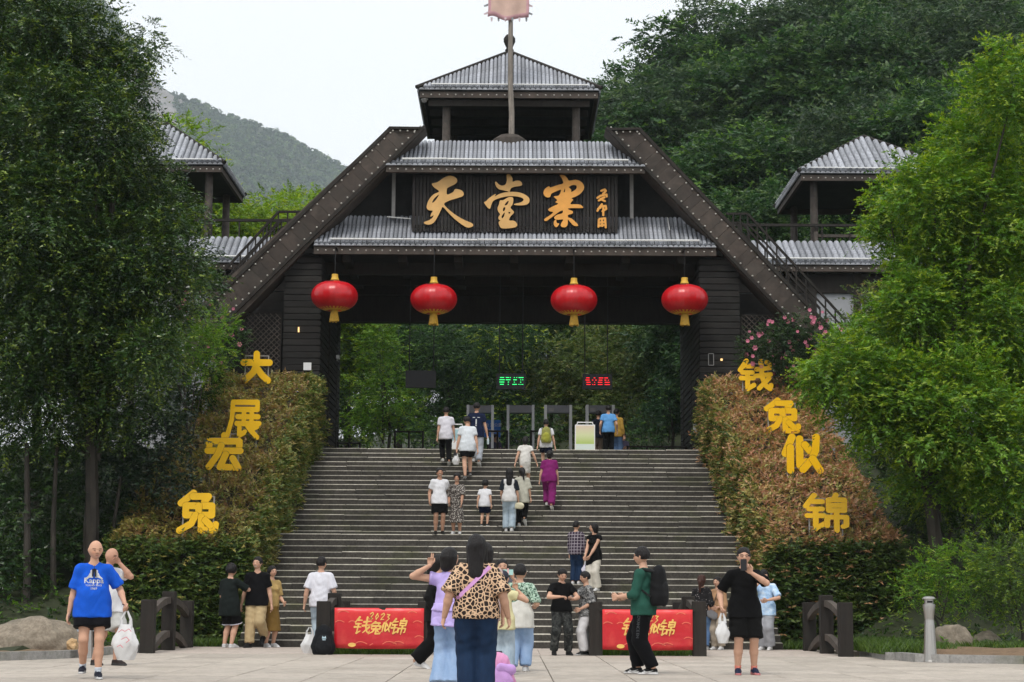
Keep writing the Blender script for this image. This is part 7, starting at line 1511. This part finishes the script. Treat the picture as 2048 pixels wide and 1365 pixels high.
for k, (px, w_) in enumerate(((60, 0.10), (105, 0.08), (165, 0.09), (215, 0.06))):
    p = Vector((U(px, 1150, 41).x, 40.6+0.3*k, 0.1)); t = tag(MB().tube([(0,0,-0.2),(0.05,0,1.2),(-0.03,0.1,2.6),(0.1*(k-1.5),0.2,4.4)], [w_,w_*0.9,w_*0.75,w_*0.5], 8).build('tree_stem', M['bark'], None, True, p), 'slender dark stem in the shaded bed, %s from the clipped hedge' % ('fourth', 'third', 'second', 'first')[k], 'tree stem', 'slender stems in the shaded bed')
# ---- bright tree at the right
cl = pxc([(2030,170,100),(1950,300,105),(1870,385,100),(1800,450,80),(1990,440,140),(1880,540,105),(1960,640,150),(1770,690,100),(1690,735,85),(1640,760,50),(1800,800,115),(1740,820,80),(1920,820,140),(2030,760,120),(2020,930,120),(1880,930,100),(1830,600,70),(1775,400,40)], 39.8, 1.5)
plant('maple_tree', 'bright green bushy tree overhanging the reddish hedge', 'tree', (9.6, 40.5, 0.2), cl, 210, 0.42, 12, 0.105, 0.048, BR, BRT, 'leaf', 0.16, seed=41, up=0.3, droop=0.3, tipfrac=0.45)
cl = pxc([(1850,1010,60),(1900,1000,70),(1980,1020,80),(2040,1010,70),(1840,960,50)], 41.8, 0.6); plant('shade_shrub', 'dark shrub in the shade below the bright green tree', 'bush', (9.9, 42, 0.3), cl, 120, 0.34, 10, 0.10, 0.042, DK, DKT, 'leaf', 0.06, seed=42)
cl = pxc([(1860,1150,55),(1925,1130,65),(1830,1180,40),(1900,1190,45)], 36.5, 0.5); plant('fern_bush', 'mid green feathery bush behind the steel ash bin', 'bush', (8.7, 36.6, 0.1), cl, 170, 0.30, 12, 0.07, 0.024, BR, BRT, 'leaf', 0.03, seed=43)
cl = pxc([(2010,1120,70),(2060,1150,70),(1975,1180,50),(2030,1210,45)], 35.2, 0.5); plant('fern_bush', 'yellow green feathery bush above the pair of boulders', 'bush', (9.9, 35.4, 0.1), cl, 170, 0.32, 12, 0.075, 0.026, [(0.08,0.15,0.02),(0.10,0.17,0.025),(0.06,0.12,0.02)], BRT, 'leaf', 0.03, seed=44)
cl = pxc([(1790,880,70),(1830,960,70),(1860,1020,60),(1780,820,60),(1850,860,80)], 45.5, 0.8); plant('shade_shrub', 'dark shrub growing up behind the reddish hedge', 'bush', (10.2, 46, 2.4), cl, 120, 0.36, 10, 0.11, 0.048, DK, DKT, 'leaf', 0.06, seed=45)
cl = pxc([(1960,400,190),(2040,600,190),(1880,700,150),(2060,250,160)], 45.5, 0.8, flat=1.0); plant('dark_tree', 'shadowy tree filling the gaps behind the bright green tree', 'tree', (12.6, 46.5, 2.7), cl, 90, 0.5, 10, 0.15, 0.07, [(0.045,0.11,0.018),(0.06,0.14,0.02)], BRT, 'leaf', 0.14, seed=46)
# ---- roses by the beams
M['rose'] = simple('pink_rose_petals', (0.66,0.22,0.32), 0.6, var=0.25, scale=30)
def roses(ll_, Y, foot, lab, seed, nf):
    cl = pxc(ll_, Y, 0.4); t = plant('rose_bush', lab, 'bush', foot, cl, 130, 0.30, 10, 0.085, 0.040, [(0.02,0.05,0.016),(0.03,0.065,0.02)], (0.06,0.10,0.03), 'leaf', 0.03, seed=seed, group='pink rose bushes'); rg = np.random.default_rng(seed); b, o = clump_pts(rg, cl, 60); i = rg.choice(len(b), min(nf, len(b)), False); mb = MB()
    for q, n in zip(b[i], o[i]):
        q = q+n*0.16+np.array((0,-0.18,0.05))-np.array(foot); r = rg.uniform(0.035, 0.065)
        for k in range(6): a = k*1.047; mb.add([q, q+np.array((r*math.cos(a-0.5), -r*0.5, r*math.sin(a-0.5))), q+np.array((r*1.3*math.cos(a), -r*0.2, r*1.3*math.sin(a))), q+np.array((r*math.cos(a+0.5), -r*0.5, r*math.sin(a+0.5)))], [(0,1,2,3)])
    tag(mb.build('blossoms', M['rose'], t), kind='stuff')
roses([(420,640,45),(450,700,40),(395,610,35),(470,680,30)], 51.5, (-8.6, 51.8, 4.8), 'pink flowering rose bush below the slanting beam beside the light green bush', 51, 26)
roses([(1560,690,60),(1600,740,55),(1520,700,45),(1600,660,45),(1640,680,50),(1500,730,22)], 51.5, (8.2, 51.8, 4.8), 'pink flowering rose bush below the slanting beam beside the bright tree', 52, 60)
cl = pxc([(1760,610,60),(1800,640,60),(1720,660,45)], 52.5, 0.5); plant('laurel_bush', 'yellowish leafy bush in front of the grey wing wall', 'bush', (10.9, 52.6, 4.9), cl, 120, 0.3, 9, 0.12, 0.055, OL, (0.19,0.17,0.06), 'leaf', 0.04, seed=53)
# ---- seen through the gateway
TG = [([(760,700,55),(775,780,70),(740,840,60),(800,840,60),(765,660,40)], 71, BR, BRT, 'light green leafy shrub seen through the gateway', 0.085), ([(700,700,70),(690,800,60),(705,860,50)], 74, DK, DKT, 'dark shrub beside the passage wall beyond the gateway', 0.10),
 ([(860,690,80),(930,700,90),(900,780,70),(860,840,60),(930,850,60)], 76, FO, FOT, 'deep green layered tree beyond the gateway', 0.10), ([(1010,680,80),(1000,760,60),(1030,840,60),(980,850,60)], 73, FO, LMT, 'dark shrub with pale tips behind the green display', 0.10),
 ([(1100,760,60),(1150,720,80),(1120,830,70),(1180,800,80)], 74, OL, OLT, 'olive bamboo like thicket behind the red display', 0.10), ([(1240,690,90),(1300,720,80),(1250,800,90),(1200,860,70)], 77, OL, OLT, 'tall olive thicket beyond the gateway', 0.10),
 ([(1340,800,55),(1310,850,50),(1360,740,50)], 72, [(0.035,0.085,0.04),(0.045,0.10,0.045)], FOT, 'bluish green shrub beside the pier beyond the gateway', 0.085), ([(1080,870,50),(850,880,45),(1280,880,45),(960,880,45)], 69.5, FO, FOT, 'low shrubs behind the detector arches', 0.085)]
for k, (ll_, Y, pal, tip, lab, sz) in enumerate(TG):
    cl = pxc(ll_, Y, 0.9); fx = np.mean([c[0][0] for c in cl]); plant('garden_shrub', lab, 'bush', (fx, Y+0.3, tz(fx, Y)-0.05), cl, 62, 0.42, 11, sz*1.45, sz*0.55, pal, tip, 'leaf', 0.07, seed=60+k, droop=0.35)
# ---- hillside trees: a few crowns shared by copies
def template(seed, tiers, pal, tip, flat, wide, ll, lw, dens):
    rg = np.random.default_rng(seed); cl = []
    for k in range(tiers):
        z = 3.2+8.6*k/(tiers-1); rr = wide*(math.sin(math.pi*(0.18+0.80*k/(tiers-1)))**0.8); n = 5 if k < tiers-1 else 1
        for j in range(n):
            a = rg.uniform(0, 6.28); q = rr*rg.uniform(0.45, 0.95) if n > 1 else 0; r = rg.uniform(0.95, 1.45); cl.append(((q*math.cos(a), q*math.sin(a), z+rg.uniform(-0.4, 0.4)), (r*1.15, r*1.15, r*flat)))
    me = crown_mesh('crown', rg, cl, dens, 0.75, 10, ll, lw, pal, tip, M['leaf'], up=0.12, droop=0.3, tipfrac=0.3); tm = trunk_mb((0,0,0), cl[::2], 0.20, rg).mesh('trunk', M['bark'], True); return me, tm
TP = [template(71, 6, FO, FOT, 0.42, 3.0, 0.20, 0.095, 42), template(72, 7, FO, (0.09,0.15,0.05), 0.5, 2.8, 0.19, 0.10, 42), template(73, 6, [(0.036,0.070,0.030),(0.045,0.085,0.034),(0.028,0.055,0.026)], (0.10,0.15,0.06), 0.38, 3.3, 0.20, 0.085, 42), template(74, 6, LM, LMT, 0.6, 2.7, 0.20, 0.09, 40)]
rg = np.random.default_rng(5)
def hill_tree(px, py, Y, k, lab, grp, sc=1.0):
    p = U(px, py, Y); g = tz(p.x, Y)-0.2; h = p.z-g; s = max(0.55, min(1.9, h/12.6))*sc; z0 = p.z-12.6*s
    t = thing('hillside_tree', lab, 'tree', (p.x, Y, z0), rg.uniform(0, 6.28), grp); link('crown', TP[k][0], t); o = link('trunk', TP[k][1], t); ex = max(0.0, (z0-g))
    if ex > 0.05: MB().tube([(0,0,-ex/s-0.3),(0,0,0.3)], [0.27,0.24], 8).build('lower_trunk', M['bark'], t, True)
    t.scale = (s*rg.uniform(0.9, 1.2), s*rg.uniform(0.9, 1.2), s)
ORD = 'first second third fourth fifth sixth seventh eighth ninth tenth eleventh twelfth'.split()
HG = 'dense trees on the hillside behind the gate'
for row, lab, Y, dy in (([(1205,150,.6),(1262,120,1),(1335,20,1),(1420,-30,1),(1500,-5,1),(1580,-40,1),(1670,-110,1),(1760,-130,1),(1850,-150,1),(1930,-130,1),(2010,-150,1),(2090,-140,1)], 'dark green tree on the upper hillside skyline', 132, 8), ([(1285,190,1),(1370,120,1),(1450,90,1),(1540,60,1),(1630,40,1),(1715,10,1),(1800,-10,1),(1885,-20,1),(1970,-20,1),(2060,-10,1)], 'dark green tree halfway up the hillside', 106, 6), ([(1240,320,1),(1330,290,1),(1425,255,1),(1520,230,1),(1630,190,1),(1740,170,1),(1850,150,1),(1960,130,1)], 'layered green tree on the lower hillside', 88, 5), ([(1390,400,1),(1470,370,1),(1560,350,1),(1680,320,1)], 'pale tipped layered tree just above the side wing', 74, 3)):
    for i, (px, py, sc) in enumerate(row): hill_tree(px+rg.uniform(-12, 12), py, Y+rg.uniform(-dy, dy), int(rg.integers(0, 3)), lab+', %s from the watch tower' % ORD[i], HG, sc)
for i, (px, py, Y) in enumerate(((655,385,76),(612,368,80),(562,372,74),(520,402,78),(470,398,75),(410,300,72),(362,222,78),(300,300,72))): hill_tree(px, py, Y, 3, 'lime green tree behind the side wing, %s from the slanting beam' % ORD[i], 'lime green trees behind the wing', 0.85)
for i, (px, py, Y) in enumerate(((700,600,92),(800,590,88),(900,600,95),(1000,590,90),(1100,600,94),(1200,590,90),(1300,600,96),(1390,600,88))): hill_tree(px, py-40, Y, int(rg.integers(0,3)), 'tree on the slope beyond the gateway, %s from the junction box pier' % ORD[i], 'trees on the slope beyond the gateway', 1.0)
# ---- far forest on the mountain, one mass
def far_forest():
    rg = np.random.default_rng(9); B, O, L = [], [], []
    n = 5200; px = rg.uniform(220, 760, n); v = rg.uniform(0.05, 1.0, n)**0.8; keep = []
    for i in range(n):
        if 240 < px[i] < 350-(0.75-min(v[i],0.75))*60 and v[i] > 0.62 and rg.uniform() < 0.93: continue
        keep.append(tuple(mtn(px[i], v[i])))
    c = np.array(keep); m = len(c); q = 24; d = unit(rg.normal(size=(m,q,3))); r = rg.uniform(3.0, 5.2, (m,1,1))*np.array((1,1,0.95)); p = c[:,None,:]+np.array((0,0,2.6))+d*r*rg.uniform(0.55, 1.0, (m,q,1)); d2 = unit(d+rg.normal(size=(m,q,3))*0.6); a = unit(np.cross(d2, rg.normal(size=(m,q,3)))); b = np.cross(d2, a); s = rg.uniform(1.3, 2.3, (m,q,1))
    V = np.stack([p-a*s, p-b*s*0.7, p+a*s, p+b*s*0.7], 2).reshape(-1, 3); F = np.arange(len(V)).reshape(-1, 4); base = np.array([(0.025,0.052,0.018),(0.05,0.09,0.028),(0.018,0.036,0.014),(0.075,0.11,0.035)])[rg.integers(0, 4, m)]*rg.uniform(0.6, 1.5, (m,1)); col = np.repeat(base[:,None,:], q*4, 1).reshape(-1, 3); return np_mesh('mountain_forest', V, F, np.concatenate([col, np.ones((len(col),1))], 1), M['leaf'], False)
tag(link('mountain_forest', far_forest()), 'hazy forest covering the far mountain slope', 'forest', kind='stuff')
# ---- grass in the beds and the ditch
def grass(name, regions, lab, seed, hgt=0.16, pal=((0.07,0.13,0.02),(0.10,0.17,0.03),(0.05,0.10,0.018))):
    rg = np.random.default_rng(seed); P = []
    for (x0, x1, y0, y1, z, n) in regions:
        q = np.stack([rg.uniform(x0, x1, n), rg.uniform(y0, y1, n), np.full(n, z)], 1); P.append(q)
    P = np.concatenate(P); n = len(P); a = rg.uniform(0, 6.28, n); d = np.stack([np.cos(a)*0.35, np.sin(a)*0.35, np.ones(n)], 1); h = hgt*rg.uniform(0.5, 1.4, (n,1)); w = np.stack([-np.sin(a), np.cos(a), np.zeros(n)], 1)*0.011
    V = np.stack([P-w, P+w, P+d*h*0.55+w*0.8, P+d*h*np.array((1.6,1.6,1))], 1).reshape(-1, 3); F = np.arange(n*4).reshape(-1, 4); col = np.array(pal)[rg.integers(0, len(pal), n)]*rg.uniform(0.7, 1.2, (n,1)); C4 = np.repeat(np.concatenate([col, np.ones((n,1))], 1), 4, 0)
    tag(link(name, np_mesh(name, V, F, C4, M['leaf'], False)), lab, 'grass', kind='stuff')
grass('grass', [(-3.35,-1.80,34.4,38.5,-0.40,9000), (1.76,3.38,34.4,38.5,-0.40,9000)], 'bright grass growing in the ditch under the red banners', 81, 0.42)
grass('bed_grass', [(-11,-7.75,38.5,40.0,0.1,3000), (-7.9,-6.95,36.2,39.8,0.05,3000), (6.6,8.0,32.5,36.5,0.1,4500), (7.0,10.5,33.5,35.5,0.1,4000), (6.5,8.8,36.5,39.8,0.1,3000), (-7.3,-5.9,39.3,40.4,-0.02,1500), (5.9,7.3,39.3,40.4,-0.02,1500)], 'tufts of grass in the planted beds', 82, 0.17)
def ground_cover():
    rg = np.random.default_rng(83); n = 7000; sx = np.where(rg.uniform(size=n) < 0.5, -1, 1); x = sx*rg.uniform(6.9, 17, n); y = rg.uniform(33.5, 56, n); ok = np.array([not (abs(a) < 9.2 and 39.6 < b < 55) and (kerb_y(a) is None or b > kerb_y(a)+0.5) and not (a > 8 and b < 34.0) for a, b in zip(x, y)]); x, y = x[ok], y[ok]; z = np.array([tz(a, b) for a, b in zip(x, y)])
    V, F, c = leaves_at(rg, np.stack([x, y, z], 1), np.tile((0,-0.2,0.9), (len(x),1)), 0.32, 9, 0.11, 0.05, DK+BR[:1], DKT, up=0.5, spread=0.9)
    tag(link('ground_cover', np_mesh('ground_cover', V, F, c, M['leaf'], False)), 'low leafy ground cover under the trees', 'ground cover', kind='stuff')
ground_cover()
# ---- the humid air: far slopes fade to blue grey
hz = MB().box(-3100, 3100, -350, 3050, -4.4, 900).build('haze', []) if False else link('haze', MB().box(-3100, 3100, -350, 3050, -4.4, 900).mesh('haze', []))
hm = bpy.data.materials.new('humid_air'); hm.use_nodes = True; hm.node_tree.nodes.clear(); ho = hm.node_tree.nodes.new('ShaderNodeOutputMaterial'); hv_ = hm.node_tree.nodes.new('ShaderNodeVolumePrincipled')
hv_.inputs['Color'].default_value = (0.80, 0.90, 0.97, 1); hv_.inputs['Density'].default_value = 0.00015; hv_.inputs['Anisotropy'].default_value = 0.2; hm.node_tree.links.new(hv_.outputs[0], ho.inputs['Volume']); hz.data.materials.append(hm); tag(hz, kind='stuff')
